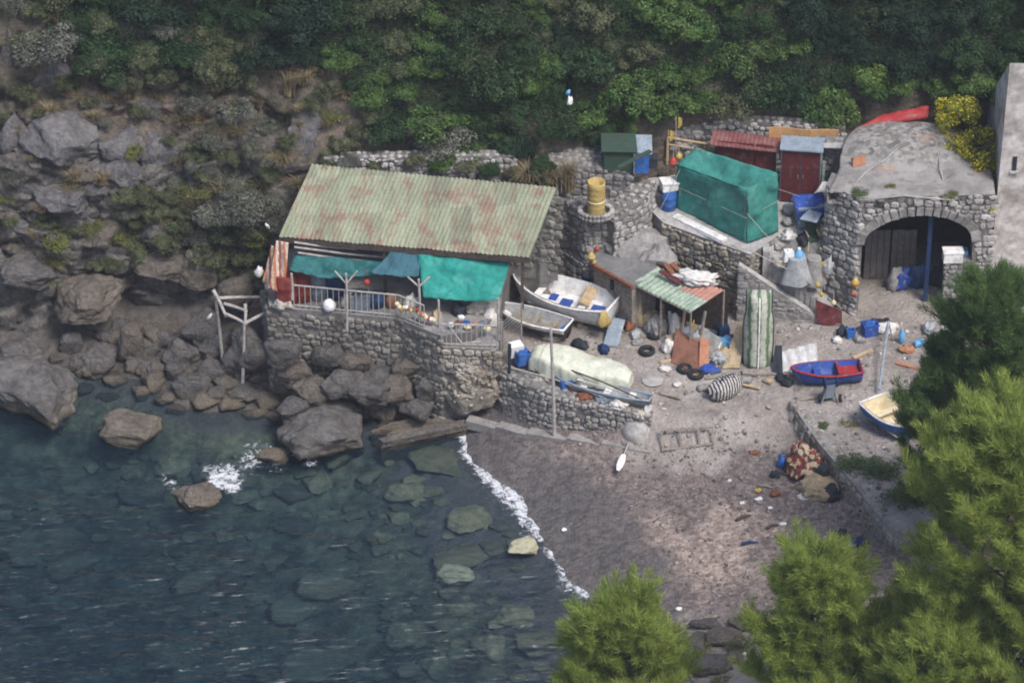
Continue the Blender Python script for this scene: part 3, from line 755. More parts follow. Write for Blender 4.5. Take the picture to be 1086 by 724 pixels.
boulder(215, 372, 44, 40, "dark boulder in shade below the hanging cliff bushes", 'rock')
boulder(235, 385, 34, 34, "mid-sized boulder beside the left leg of the pole rack", 'rock')
boulder(93, 346, 80, 58, "bulging brown overhang boulder left of the dark cave", 'rock_brown', on=-.6, facets=10)
boulder(172, 300, 90, 40, "long brown ledge boulder forming the roof of the dark cave", 'rock_brown', on=.6, facets=9)
boulder(30, 312, 74, 46, "dark flat ledge boulder low on the cliff at the left edge", 'rock', on=-.3)
boulder(215, 320, 50, 60, "brown cliff block right of the dark cave", 'rock_brown', on=.3)
boulder(252, 330, 44, 46, "brown bank boulder behind the pole rack top rail", 'rock_brown', on=-.6)
boulder(445, 470, 100, 18, "flat ochre rock ledge at the waterline below the cemented rock", 'rock_brown', square=.3)
# cliff boulders
boulder(166, 205, 68, 84, "dark cracked cliff boulder with a deep shadow line beneath it", 'rock_cliff', 'H', name="cliff_boulder", facets=15, tilt=-14)
boulder(122, 214, 52, 62, "smooth pale oval boulder wedged on the cliff face", 'rock_cliff', 'H', name="cliff_boulder", facets=8)
boulder(71, 226, 74, 42, "long pale block in the lowest row of cliff boulders", 'rock_cliff', 'H', name="cliff_boulder", square=.3)
boulder(27, 221, 24, 36, "small pale cliff boulder left of the long block", 'rock_cliff', 'H', name="cliff_boulder")
boulder(70, 188, 96, 78, "broad pale fractured slab on the cliff above the long block", 'rock_cliff', 'H', name="cliff_boulder", facets=18)
boulder(14, 185, 40, 70, "pale weathered slab at the left edge of the cliff", 'rock_cliff', 'H', name="cliff_boulder")
boulder(26, 258, 74, 44, "low grey ledge rock under the pale boulders at the left edge", 'rock_cliff', 'H', name="cliff_boulder", square=.2)
boulder(95, 262, 70, 40, "rounded dark ledge rock in the middle of the left cliff", 'rock', 'H', name="cliff_boulder")
boulder(326, 178, 56, 62, "smooth grey rock slab above the upper left corner of the green roof", 'rock_cliff', 'H', name="cliff_boulder", square=.35, facets=7)
boulder(55, 105, 60, 60, "vertical rough outcrop near the top of the left cliff", 'rock_cliff', 'H', name="cliff_boulder")
boulder(12, 110, 50, 90, "dark outcrop at the upper left corner of the cliff", 'rock', 'H', name="cliff_boulder")
# blocks filling the cliff between the big ones
fill = random.Random(17); n_f = 0
FB = []
while n_f < 18:
    px, py = fill.uniform(-30, 300), fill.uniform(112, 330)
    if px > 205 and py < 235 or (px > 140 and py > 285 and px < 205): continue
    w_ = fill.uniform(22, 62)
    if any(abs(px - a) < .38 * (w_ + c) and abs(py - b) < .26 * (w_ + c) for a, b, c in FB): continue
    FB.append((px, py, w_)); n_f += 1
    boulder(px, py, w_, w_ * fill.uniform(.5, .95), "weathered grey block wedged among the bigger cliff boulders on the left", ['rock_cliff', 'rock', 'rock_brown'][n_f % 3] if py > 230 else 'rock_cliff', 'H', "blocks wedged in the left cliff", None, "cliff_block", 14, fill.uniform(-20, 20), fill.uniform(0, .3))
# sea rocks
boulder(208, 540, 60, 34, "reddish brown rock awash with white foam around it in the sea", 'rock_brown', on='S', facets=8)
boulder(293, 490, 42, 20, "low brown rock with foam beside the largest shore boulder", 'rock_brown', on='S')
boulder(555, 590, 34, 24, "pale rounded rock at the water's edge touching the foam line", 'pale_rock', on='S')
boulder(485, 622, 42, 26, "pale angular rock just under the water off the beach", 'pale_rock', dy=.3)
boulder(401, 578, 24, 18, "small tan rock under the water in the middle of the bay", 'sub_rock', dy=.3)
# the pile of middling boulders in front of the cobbled terrace
for k, (px, py, w_, h_, m_) in enumerate([(300, 388, 34, 34, 'rock'), (330, 425, 40, 30, 'rock_brown'), (365, 418, 42, 34, 'rock'), (392, 430, 38, 32, 'rock'), (420, 425, 36, 30, 'rock_brown'), (442, 445, 34, 26, 'rock'), (372, 396, 36, 28, 'rock_brown'), (404, 408, 34, 26, 'rock'), (432, 402, 34, 28, 'rock_brown'), (345, 385, 28, 24, 'rock'), (312, 440, 36, 26, 'rock'), (452, 420, 28, 26, 'rock'), (408, 470, 30, 18, 'rock_brown'), (310, 408, 34, 30, 'rock_brown')]):
    boulder(px, py + 6, w_ * 1.2, h_ * 1.25, "middling dark boulder in the pile at the foot of the cobbled terrace wall", m_, on=-5.0 if py < 410 else (-5.5 if py < 428 else -6.0), group="boulder pile under the terrace", name="boulder")
# rubble filling the strip between the left cliff and the waterline
fill2 = random.Random(23)
for k in range(46):
    px, py = fill2.uniform(55, 300), fill2.uniform(352, 412); w_ = fill2.uniform(16, 40)
    boulder(px, py, w_, w_ * fill2.uniform(.6, .95), "angular stone in the rubble strip between the left cliff and the sea", ('rock', 'rock_brown', 'rock')[k % 3], group="rubble strip under the left cliff", name="shore_stone", tilt=fill2.uniform(-25, 25))
# cobbles at the waterline
cob = 0
for px, py, wd, ht in [(178, 432, 22, 16), (215, 437, 30, 20), (243, 440, 26, 18), (262, 428, 34, 22), (283, 436, 26, 20), (240, 418, 22, 18), (255, 408, 18, 14), (300, 424, 22, 18), (190, 440, 20, 12), (228, 428, 20, 16), (274, 447, 24, 12), (150, 425, 22, 14), (125, 412, 26, 16),
                       (115, 428, 20, 10), (292, 450, 22, 14), (306, 412, 20, 16), (230, 405, 22, 18), (172, 400, 22, 18), (440, 455, 26, 14), (420, 462, 28, 12), (465, 455, 28, 12), (88, 420, 24, 14), (200, 402, 18, 14), (156, 380, 24, 22), (175, 372, 24, 20)]:
    boulder(px, py, wd * 1.25, ht * 1.25, "small ochre-stained stone among the waterline rubble left of the beach", 'rock_brown' if cob % 3 else 'rock', group="waterline stones", name="shore_stone"); cob += 1
# stones seen through the water
subs = [rock_mesh(500 + k, 3, 14, .22) for k in range(9)]
M['sub_rock2'] = mat('dark_submerged_rock', (.11, .105, .075), (.07, .07, .055), 2); M['sub_rock3'] = mat('weedy_submerged_rock', (.17, .15, .10), (.10, .105, .06), 2)
for k, s in enumerate(subs): s.materials.clear(); s.materials.append(M[('sub_rock', 'sub_rock2', 'sub_rock3')[k % 3]])
rr = random.Random(3); placed = []
tries = 0
while len(placed) < 290 and tries < 5000:
    tries += 1
    px, py = rr.uniform(0, 585), rr.uniform(478, 722)
    q = G(px, py)
    if q.z > -.22 : continue
    r = rr.choice([.14, .16, .2, .22, .25, .28, .3, .4, .5, .7, .9]) * rr.uniform(.8, 1.2)
    if noise.noise(Vector((q.x * .22, q.y * .22, 7))) + rr.uniform(-.35, .35) < -.3: continue
    if any((q.x - a) ** 2 + (q.y - b) ** 2 < (.6 * (r + c)) ** 2 for a, b, c in placed): continue
    placed.append((q.x, q.y, r))
    o = link("submerged_rock", rr.choice(subs), loc=(q.x, q.y, q.z + r * .12)); rz = min(.42 * r, max(.08, (-q.z) * .5))
    o.scale = (r * rr.uniform(1, 1.5), r, rz); o.rotation_euler = (0, 0, rr.uniform(-.5, .5))
    tag(o, "olive brown stone lying on the sea bed under dark water", "rock", "stones on the sea bed")
# pebbles and seaweed bits strewn over the beach (uncountable)
pb = []; pf = []
bs, bf = ICO[1]
rr = random.Random(5)
while len(pb) < 1900:
    px, py = rr.uniform(500, 940), rr.uniform(455, 690)
    q = G(px, py)
    if q.z < .25 or q.y > -7 or line_dist(wetp, np.array(q.x), np.array(q.y)) < 2.2 + rr.uniform(0, 2.0): continue
    r = rr.choice([.022, .026, .03, .04, .05, .07]) * rr.uniform(.7, 1.3)
    vs = bs * np.array((r * rr.uniform(.8, 1.6), r * rr.uniform(.8, 1.4), r * .6)) @ rotm(0, 0, rr.uniform(0, 3)).T + np.array(q) + np.array((0, 0, r * .2))
    pb.append(vs)
nv = len(bs); bfa = np.array(bf)
M['pebble'] = mat('beach_pebbles', (.24, .20, .185), (.13, .11, .105), 3, island=.6)
pm = np_mesh("beach_pebbles", np.concatenate(pb), np.concatenate([bfa + i * nv for i in range(len(pb))]), M['pebble'], smooth=True)
tag(link("beach_pebbles", pm), kind="stuff")
# ================================================================== VEGETATION
def leaf_cards(P, N, size, rng, aspect=.5, flat=.5):
    """one small pointed leaf (a quad) per point, facing roughly along N"""
    n = len(P); N = N + rng.normal(0, flat, (n, 3)); N /= np.linalg.norm(N, axis=1, keepdims=True) + 1e-9
    A = np.cross(N, rng.normal(0, 1, (n, 3))); A /= np.linalg.norm(A, axis=1, keepdims=True) + 1e-9; B = np.cross(N, A)
    s = size * rng.uniform(.65, 1.35, (n, 1)); k = s * aspect
    Vv = np.stack([P - A * s * .5, P + B * k * .5 + A * s * .05, P + A * s * .5, P - B * k * .5 + A * s * .05], 1).reshape(-1, 3)
    return Vv, np.arange(n * 4).reshape(n, 4)

def shrub_mesh(name, seed, m, n=2600, R_=(1, 1, .8), lobes=16, leaf=.12, lobe_r=.36):
    rng = np.random.default_rng(seed); P = []; N = []
    for _ in range(lobes):
        d = rng.normal(0, 1, 3); d[2] = abs(d[2]) * .8 + .05; d /= np.linalg.norm(d); c = d * rng.uniform(.35, .78) * np.array(R_); r = lobe_r * rng.uniform(.6, 1.25)
        k = int(n / lobes); q = rng.normal(0, 1, (k, 3)); q[:, 2] += .35; q /= np.linalg.norm(q, axis=1, keepdims=True)
        rad = r * rng.uniform(.55, 1.08, (k, 1)) ** .6
        P.append(c + q * rad * np.array((1, 1, .8))); N.append(q + np.array((0, 0, .5)))
    Vv, F = leaf_cards(np.concatenate(P), np.concatenate(N), leaf, rng)
    st = MB()
    for k in range(6):
        t = rng.uniform(0, 6.28); st.tube([(0, 0, -.5), (.15 * math.cos(t), .15 * math.sin(t), .1), (.5 * math.cos(t), .5 * math.sin(t), .5 * R_[2])], [.05, .035, .012], 5)
    me = np_mesh(name, Vv, F, M[m])
    return me, st

KINDS = {}
def kind(key, name, m, **kw):
    KINDS[key] = []
    for k in range(3): KINDS[key].append((name,) + shrub_mesh(name + "_foliage", sum(map(ord, key)) * 3 + k, m, **kw))
kind('dark', 'evergreen_shrub', 'leaf_dark', n=6000, leaf=.085, lobes=26, lobe_r=.30)
kind('mid', 'leafy_shrub', 'leaf_mid', n=5200, leaf=.095, lobes=24, lobe_r=.30)
kind('olive', 'olive_shrub', 'leaf_olive', n=5000, leaf=.08, lobes=26, lobe_r=.27)
kind('grey', 'grey_shrub', 'leaf_grey', n=5200, leaf=.075, lobes=28, lobe_r=.30)
kind('deep', 'evergreen_shrub', 'leaf_deep', n=6000, leaf=.09, lobes=26, lobe_r=.30)
kind('lime', 'lime_shrub', 'leaf_lime', n=2400, leaf=.14)
kind('broom', 'flowering_broom', 'leaf_broom', n=4200, leaf=.085, lobes=24, lobe_r=.28)
kind('weed', 'yellow_green_weed', 'leaf_gy', n=1500, leaf=.10, R_=(1, 1, .5))
kind('herb', 'green_weed', 'grass', n=1600, leaf=.11, R_=(1, 1, .5))

rv = random.Random(11)
def shrub(key, loc, r, label, group=None, squash=1.0, parts=False):
    name, me, st = rv.choice(KINDS[key]); 
    if parts:
        t = thing(name, label, "shrub", loc, rv.uniform(0, 6.28), group); t.scale = (r, r, r * squash)
        link("foliage", me, t); st.build("stem", M['bark'], t); return t
    o = link(name, me, loc=loc); o.scale = (r * rv.uniform(.85, 1.15), r * rv.uniform(.85, 1.15), r * squash * rv.uniform(.85, 1.15)); o.rotation_euler = (rv.uniform(-.15, .15), rv.uniform(-.15, .15), rv.uniform(0, 6.28))
    return tag(o, label, "shrub", group)

# the thicket on the hillside: shrub by shrub, kinds by where they grow
def zone(px, py):
    lo = np.interp(px, [0, 40, 80, 140, 200, 260, 300, 340, 380, 420, 520, 560, 640, 690, 740, 800, 850, 880, 900, 960, 1090],
                   [-10, 25, 70, 85, 88, 80, 70, 62, 88, 150, 170, 150, 140, 128, 108, 112, 118, 112, 90, 95, 110])
    return py < lo
HG = {'dark': "dark evergreen shrubs of the hillside thicket", 'mid': "bright green shrubs of the hillside thicket", 'olive': "olive shrubs of the hillside thicket", 'deep': "blackish shrubs of the hillside thicket", 'grey': "grey shrubs on the cliff", 'lime': "lime green shrubs of the thicket"}
HL = {'dark': "dark green evergreen shrub in the dense thicket covering the hillside", 'mid': "fresh green leafy shrub in the dense thicket covering the hillside", 'olive': "dull olive shrub in the dense thicket covering the hillside",
      'deep': "blackish green shrub in the dense thicket at the top of the hillside", 'grey': "grey-green shrub on the dry slope of the cliff", 'lime': "lime green shrub sticking out of the dark hillside thicket"}
pts = []; tries = 0
while len(pts) < 290 and tries < 16000:
    tries += 1
    px, py = rv.uniform(-60, 1140), rv.uniform(-75, 170)
    if not zone(px, py): continue
    h, n = H(px, py)
    if h is None: continue
    r = rv.uniform(.6, 1.15) if rv.random() < .45 else rv.uniform(1.1, 1.7)
    if any((h - a).length < .50 * (r + b) for a, b in pts): continue
    pts.append((h, r))
    k = noise.noise(Vector((px * .009, py * .013, 4.2))) + rv.uniform(-.28, .28)
    if px > 850 and py < 80: key = 'deep' if k < .25 else 'dark'
    elif px > 610: key = 'mid' if k > -.05 else ('dark' if k > -.3 else 'olive')
    elif px > 350: key = 'dark' if k > .05 else ('mid' if k > -.12 else ('olive' if k > -.3 else 'deep'))
    else: key = 'deep' if k > .18 else ('dark' if k > -.2 else 'olive')
    if px < 80: key = 'olive' if k < .1 else 'grey'
    shrub(key, h + Vector((0, -.3 * r, -.1)), r, HL[key], HG[key])

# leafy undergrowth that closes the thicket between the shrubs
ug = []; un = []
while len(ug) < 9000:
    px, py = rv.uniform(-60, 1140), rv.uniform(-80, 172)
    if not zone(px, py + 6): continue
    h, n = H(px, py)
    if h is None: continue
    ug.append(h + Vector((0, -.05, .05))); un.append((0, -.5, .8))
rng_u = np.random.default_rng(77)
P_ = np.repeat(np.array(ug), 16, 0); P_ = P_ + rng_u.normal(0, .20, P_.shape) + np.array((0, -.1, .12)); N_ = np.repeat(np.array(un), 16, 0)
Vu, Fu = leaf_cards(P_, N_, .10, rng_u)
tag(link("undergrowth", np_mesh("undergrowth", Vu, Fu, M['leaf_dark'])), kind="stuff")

# named shrubs
def at_hill(key, px, py, r, label, sq=.9, off=0.0):
    h, n = H(px, py); return shrub(key, h + Vector((0, -off - .42 * r, -.05 * r)), r, label, None, sq, True)
at_hill('grey', 262, 212, 1.35, "large mounded grey-green shrub left of the green roof")
at_hill('grey', 228, 222, 1.0, "grey-green shrub at the left flank of the large mounded one")
at_hill('grey', 296, 232, .8, "small grey shrub touching the left edge of the green roof")
at_hill('olive', 225, 262, 1.15, "olive bush hanging over the bank above the cave")
at_hill('olive', 262, 268, .9, "olive bush on the bank behind the pole rack")
at_hill('olive', 178, 252, .85, "dry olive bush at the right end of the cliff boulders")
at_hill('grey', 190, 190, .7, "thin grey bush right of the cracked cliff boulder")
at_hill('grey', 250, 112, 1.0, "pale grey-green shrub below the dark thicket on the left")
at_hill('grey', 208, 105, .8, "pale grey-green shrub above the cracked cliff boulder")
at_hill('grey', 285, 130, .7, "faded grey shrub above the smooth grey rock slab")
at_hill('grey', 470, 142, 1.3, "big ash-grey shrub above the middle of the green roof")
at_hill('grey', 440, 128, .9, "ash-grey shrub at the left flank of the big one above the roof")
at_hill('grey', 175, 28, .8, "light sage shrub inside the dark thicket at the upper left")
at_hill('olive', 100, 62, .9, "scraggy olive shrub near the top of the left cliff")
at_hill('olive', 30, 42, .9, "brownish scrub bush at the upper left corner")
at_hill('olive', 72, 86, .7, "low scrub bush over the pale cliff slab")
at_hill('olive', 420, 170, .55, "small olive bush on the stone wall behind the green roof")
at_hill('weed', 60, 250, .8, "low scrubby weed patch on the ledge under the cliff boulders")
at_hill('weed', 130, 246, .7, "yellowish weed patch under the smooth oval boulder")
at_hill('weed', 100, 240, .55, "yellow-green weed tuft under the pale cliff boulders")
at_hill('weed', 205, 200, .7, "yellow-green weed beside the cracked cliff boulder")
at_hill('weed', 355, 120, .6, "yellow-tipped weed above the smooth grey rock slab")
at_hill('olive', 365, 150, .8, "dry brownish bush right of the smooth grey rock slab")
at_hill('olive', 395, 120, .7, "dull shrub at the left edge of the dark thicket above the roof")
at_hill('lime', 918, 75, .85, "lime yellow-green shrub sticking out above the red tarp")
at_hill('lime', 470, 68, .8, "bright lime shrub in the thicket above the green roof")
at_hill('mid', 880, 100, .9, "green shrub behind the orange board")
at_hill('dark', 640, 138, .95, "dark shrub hanging over the small green and blue shed")
at_hill('dark', 600, 130, 1.0, "dark shrub behind the straw-coloured reed clumps")
at_hill('dark', 540, 150, .9, "dark shrub above the right end of the green roof")
at_hill('mid', 500, 158, .8, "fresh green shrub above the right half of the green roof")
at_hill('olive', 905, 110, .6, "dead brownish bush below the lime shrub")

# scrub growing in the cracks of the left cliff and along the rubble wall behind the roof
for px, py, k, r in [(20, 95, 'olive', .6), (45, 120, 'olive', .5), (95, 108, 'olive', .6), (110, 130, 'grey', .5), (150, 118, 'olive', .6), (180, 150, 'olive', .5), (205, 160, 'olive', .7), (225, 150, 'grey', .8), (245, 165, 'olive', .7), (270, 160, 'grey', .7), (285, 185, 'olive', .6), (215, 185, 'olive', .7), (240, 190, 'grey', .8), (165, 225, 'olive', .7), (145, 235, 'olive', .6), (110, 235, 'weed', .5), (80, 245, 'olive', .5), (40, 240, 'olive', .5), (10, 235, 'olive', .5), (190, 240, 'olive', .8), (210, 250, 'grey', .9), (240, 245, 'olive', .9), (268, 245, 'olive', .8), (150, 265, 'olive', .7), (200, 280, 'olive', .7), (235, 285, 'olive', .7), (120, 280, 'olive', .5), (265, 290, 'olive', .6), (60, 275, 'weed', .5), (20, 280, 'olive', .5), (255, 225, 'grey', .9), (180, 205, 'olive', .6), (300, 255, 'grey', .5), (285, 215, 'grey', .8), (305, 150, 'olive', .6), (350, 165, 'olive', .6), (380, 140, 'olive', .7), (350, 95, 'olive', .7), (330, 110, 'olive', .6)]:
    h, n = H(px, py); o = shrub(k, h + Vector((0, -.32 * r, 0)), r, "dry straggly scrub rooted in the cracks of the left cliff" if k != 'weed' else "yellowish dry weed rooted in the cracks of the left cliff", "scrub in the cracks of the left cliff" if k != 'weed' else "dry weeds in the cracks of the left cliff")
for px, py, k, r in [(345, 178, 'olive', .55), (372, 172, 'grey', .5), (398, 176, 'olive', .45), (440, 172, 'olive', .55), (470, 176, 'mid', .55), (495, 178, 'olive', .6), (520, 182, 'dark', .6), (545, 186, 'olive', .55), (575, 180, 'dark', .7)]:
    q = V(px, py, .75); o = shrub(k, q, r, "small bush spilling over the rubble wall behind the green roof", "bushes on the wall behind the roof")

sc2 = random.Random(91)
for k in range(44):
    px, py = sc2.uniform(-10, 325), sc2.uniform(95, 300); ky = sc2.choice(['olive', 'olive', 'grey', 'weed']); r_ = sc2.uniform(.35, .75)
    if px > 285 and py > 200: continue
    h, n = H(px, py); shrub(ky, h + Vector((0, -.36 * r_, 0)), r_, "dry straggly scrub rooted in the cracks of the left cliff" if ky != 'weed' else "yellowish dry weed rooted in the cracks of the left cliff", "scrub in the cracks of the left cliff" if ky != 'weed' else "dry weeds in the cracks of the left cliff", .8)

# straw tufts and reeds
def tuft_mesh(seed, n=220, h=1.2, spread=.9, droop=.8, wd=.035):
    rng = np.random.default_rng(seed); V_ = []; F_ = []
    for k in range(n):
        t = rng.uniform(0, 6.28); d = np.array((math.cos(t), math.sin(t))); L = h * rng.uniform(.6, 1.1); s = spread * rng.uniform(.1, 1)
        b = rng.normal(0, .1, 2); side = np.array((-d[1], d[0], 0)) * wd * .5; base = len(V_)
        for j in range(5):
            u = j / 4; p = np.array((b[0] + d[0] * s * u ** 1.5, b[1] + d[1] * s * u ** 1.5, L * (u - droop * .5 * u ** 2.6))); ww = side * (1 - u * .8)
            V_ += [p - ww, p + ww]
        F_ += [(base + 2 * j, base + 2 * j + 1, base + 2 * j + 3, base + 2 * j + 2) for j in range(4)]
    return np.array(V_), np.array(F_)
def tuft(px, py, h, label, m='straw', seed=1, spread=.9, droop=.8, cat="grass clump", on='H', n=220, name="reed_clump"):
    loc = (H(px, py)[0] if on == 'H' else G(px, py) if on == 'G' else V(px, py, on))
    a, b = tuft_mesh(seed, n, h, spread, droop); return tag(link(name, np_mesh(name, a, b, M[m]), loc=loc + Vector((0, -.1, -.05))), label, cat)
tuft(562, 196, 1.9, "wide straw-coloured reed clump at the right end of the green roof", seed=3, spread=1.3, droop=1.1, on=.8)
tuft(584, 198, 2.0, "tall drooping straw reed clump above the roof corner", seed=4, spread=.9, droop=1.1, on=.7)
tuft(603, 200, 1.9, "narrow upright straw reed clump beside the yellow drum", seed=5, spread=.45, droop=.7, on=.6)
tuft(308, 98, 1.5, "pale upright straw clump in the dark thicket above the grey slab", seed=6, spread=.5, droop=.7, n=90)
tuft(300, 172, 1.2, "dry drooping grass clump left of the smooth grey rock slab", seed=7, spread=.9, droop=1.1)
tuft(238, 205, 1.0, "dry grass clump in front of the grey mounded shrub", seed=8, n=120)
tuft(160, 110, .9, "dry grass clump above the cracked cliff boulder", seed=9, n=110)
tuft(60, 20, 1.0, "dry grass clump at the top of the left cliff", seed=10, n=110)
tuft(388, 110, .9, "dry grass clump at the left edge of the thicket above the roof", seed=11, n=110)
tuft(232, 92, 1.0, "thin straw clump among the pale grey-green shrubs", seed=12, spread=.5, n=80)
tuft(120, 108, .8, "orange-brown dry grass on the crest of the cliff boulders", seed=13, n=120)
tuft(330, 40, 1.0, "green blade clump in the dark thicket above the grey slab", 'grass', seed=14, n=120)
tuft(195, 130, .8, "short dry grass clump beside the cracked cliff boulder", seed=15, n=100)

for k, (px, py, h_) in enumerate([(75, 100, .7), (140, 100, .8), (100, 122, .6), (168, 100, .7), (215, 125, .8), (250, 140, .9), (275, 110, .9), (290, 75, 1.0), (325, 85, 1.0), (345, 75, .9), (365, 100, .9), (385, 85, .9), (350, 130, .7), (230, 60, .8), (265, 55, .9), (40, 70, .8), (20, 60, .8), (205, 215, .8), (170, 235, .7), (130, 255, .6), (280, 200, .9), (60, 262, .5), (235, 260, .8), (395, 160, .6), (415, 150, .7)] + [(random.Random(k).uniform(0, 330), random.Random(k + 500).uniform(100, 290), random.Random(k + 900).uniform(.5, .95)) for k in range(34)]):
    h, n = H(px, py); o = link("dry_grass_clump", bpy.data.objects["reed_clump.006"].data if k % 2 else bpy.data.objects["reed_clump.008"].data, loc=h + Vector((0, -.15, -.05))); o.scale = (h_,) * 3; o.rotation_euler = (0, 0, k * 1.7)
    tag(o, "small clump of dry straw grass on the slope left of the thicket", "grass clump", "dry grass clumps on the left slope")

# ------------------------------------------------------------------ pines in front
def pine(loc, Hh, rad, label, seed, m='needle', low=.18, limbs=34, lean=(0, 0), sub=17, top=.35, density=1.0, nl=.30):
    rng = np.random.default_rng(seed)
    t = thing("pine_tree", label, "tree", loc)
    mb = MB(); tp = [Vector((lean[0] * u ** 1.3, lean[1] * u ** 1.3, Hh * u * .97 - .4 * (u == 0))) for u in np.linspace(0, 1, 8)]
    mb.tube(tp, [max(.03, .024 * Hh * (1 - u * .93)) for u in np.linspace(0, 1, 8)], 8)
    tips = []
    limbs = int(limbs * 1.4)
    for k in range(limbs):
        u = low + (1 - low) * ((k + .5) / limbs) ** .9; f = (u - low) / (1 - low)
        env = 1.04 * rad * (min(1, (f + .12) / .35) ** .6) * (1 - max(0, (f - .3) / .7) ** 1.5 * (1 - top)) * rng.uniform(.38, 1.15)
        if f > .93: env *= .6
        az = k * 2.399 + rng.uniform(-.4, .4); el = lerp(.15, 1.0, f ** 1.4) + rng.uniform(-.12, .15)
        i = u * 7; a = tp[int(i)].lerp(tp[min(7, int(i) + 1)], i - int(i))
        d = Vector((math.cos(az), math.sin(az), 0))
        lp = [a + d * env * s * math.cos(el * (.6 + .5 * s)) + Vector((0, 0, env * s * math.sin(el * (.35 + .65 * s)))) for s in (0, .3, .6, .85, 1)]
        mb.tube(lp, [.05, .04, .028, .018, .01], 5)
        for j in range(sub):
            s = rng.uniform(.28, 1.0) if j else 1.0; q = s * 4; p = lp[int(min(q, 3.99))].lerp(lp[int(min(q, 3.99)) + 1], q - int(min(q, 3.99)))
            dd = (d * rng.uniform(.2, 1) + Vector((-d.y, d.x, 0)) * rng.normal(0, .8) + Vector((0, 0, rng.uniform(.35, 1.3)))).normalized()
            ln = rng.uniform(.45, 1.05) * (.7 + .25 * rad / 2.5); e = p + dd * ln
            mb.tube([p, e], [.012, .005], 3)
            for w_ in np.linspace(.25, 1, 4): tips.append((p.lerp(e, w_), (dd + Vector((0, 0, .35))).normalized()))
    mb.build("trunk", M['bark'], t)
    n = int(46 * density); P = np.array([p for p, d in tips]); D = np.array([d for p, d in tips])
    P = np.repeat(P, n, 0) + rng.normal(0, .075, (len(P) * n, 3)); D = np.repeat(D, n, 0) + rng.normal(0, .45, (len(P), 3)); D /= np.linalg.norm(D, axis=1, keepdims=True)
    S = np.cross(D, rng.normal(0, 1, D.shape)); S /= np.linalg.norm(S, axis=1, keepdims=True)
    L = nl * rng.uniform(.6, 1.2, (len(P), 1)); wd = .0105
    Vv = np.stack([P - S * wd, P + S * wd, P + D * L], 1).reshape(-1, 3)
    me = np_mesh("crown", Vv, np.arange(len(Vv)).reshape(-1, 3), M[m]); link("crown", me, t)
    return t

def pine_px(bx, by, tx, ty, wpx, label, seed, **kw):
    """trunk base and crown top given by where they stand on the ground"""
    g = G(bx, by); s = (CAM - g).length / DIST
    top = V(tx, ty + 40, g.y); hh = top.z - g.z
    return pine(g, hh, wpx / 54.0 * s, label, seed, lean=(top.x - g.x, 0), **kw)
if not globals().get('SKIP_TREES'):
    pine_px(668, 800, 656, 616, 150, "light green pine at the bottom edge beside the wave-washed beach", 21, low=.12, top=.45)
    pine_px(868, 815, 866, 562, 172, "mid green pine at the bottom edge, second pine from the beach", 22, low=.15, limbs=46, top=.5)
    pine_px(980, 800, 1002, 600, 150, "smaller light green pine squeezed between two taller ones at the bottom", 23, low=.1, top=.5)
    pine_px(1062, 810, 1072, 425, 255, "tallest light green pine at the bottom right corner", 24, low=.06, limbs=58, top=.55, sub=18)
    pine_px(1048, 600, 1052, 265, 190, "tall dark green pine in front of the arched stone building", 25, m='needle_dark', low=.15, limbs=44, top=.3, sub=16)
    pine_px(1002, 575, 1004, 335, 105, "dark green pine leaning over the cream and blue rowing boat", 26, m='needle_dark', low=.15, limbs=30, top=.3)
    pine_px(1095, 560, 1095, 345, 130, "dark green pine at the right edge below the pale plaster building", 27, m='needle_dark', low=.1, limbs=34, top=.4)

if not globals().get('SKIP_TREES'):
    pine_px(1120, 840, 1125, 570, 190, "light green pine cut by the right edge of the picture near the bottom", 28, low=.05, limbs=40, top=.55)
    pine_px(1010, 850, 1012, 640, 180, "low light green pine in front of the tallest one at the bottom right", 29, low=.03, limbs=36, top=.55)

# bushes and weeds about the yard
def gshrub(key, p, r, label, sq=.8, group=None): return shrub(key, p, r, label, group, sq, True)
gshrub('herb', G(905, 492), .75, "leafy green weed on the low beach wall beside the dark pine", .7)
gshrub('herb', G(935, 500), .9, "green weed clump under the cream and blue rowing boat", .8)
gshrub('herb', G(872, 452), .35, "small green weed on the low wall below the blue and red boat", .6)
gshrub('weed', G(900, 450), .4, "yellowish weed beside the bow of the cream and blue boat", .6)
gshrub('herb', G(955, 530), .8, "green weed clump at the foot of the dark pines", .8)
gshrub('weed', G(745, 690), .6, "dry weed on the rocky bank left of the second pine", .7)
gshrub('olive', G(590, 724), .4, "pale dry bush at the bottom edge left of the first pine", .8)
gshrub('herb', G(778, 358), .3, "little green weed growing behind the upright green boat", .7)
# pixel columns to metres for things standing some metres above the sea, a little nearer the lens
def cx(px): return (px - 543) / 27.0 * .972 - (.12 if px > 860 else 0)
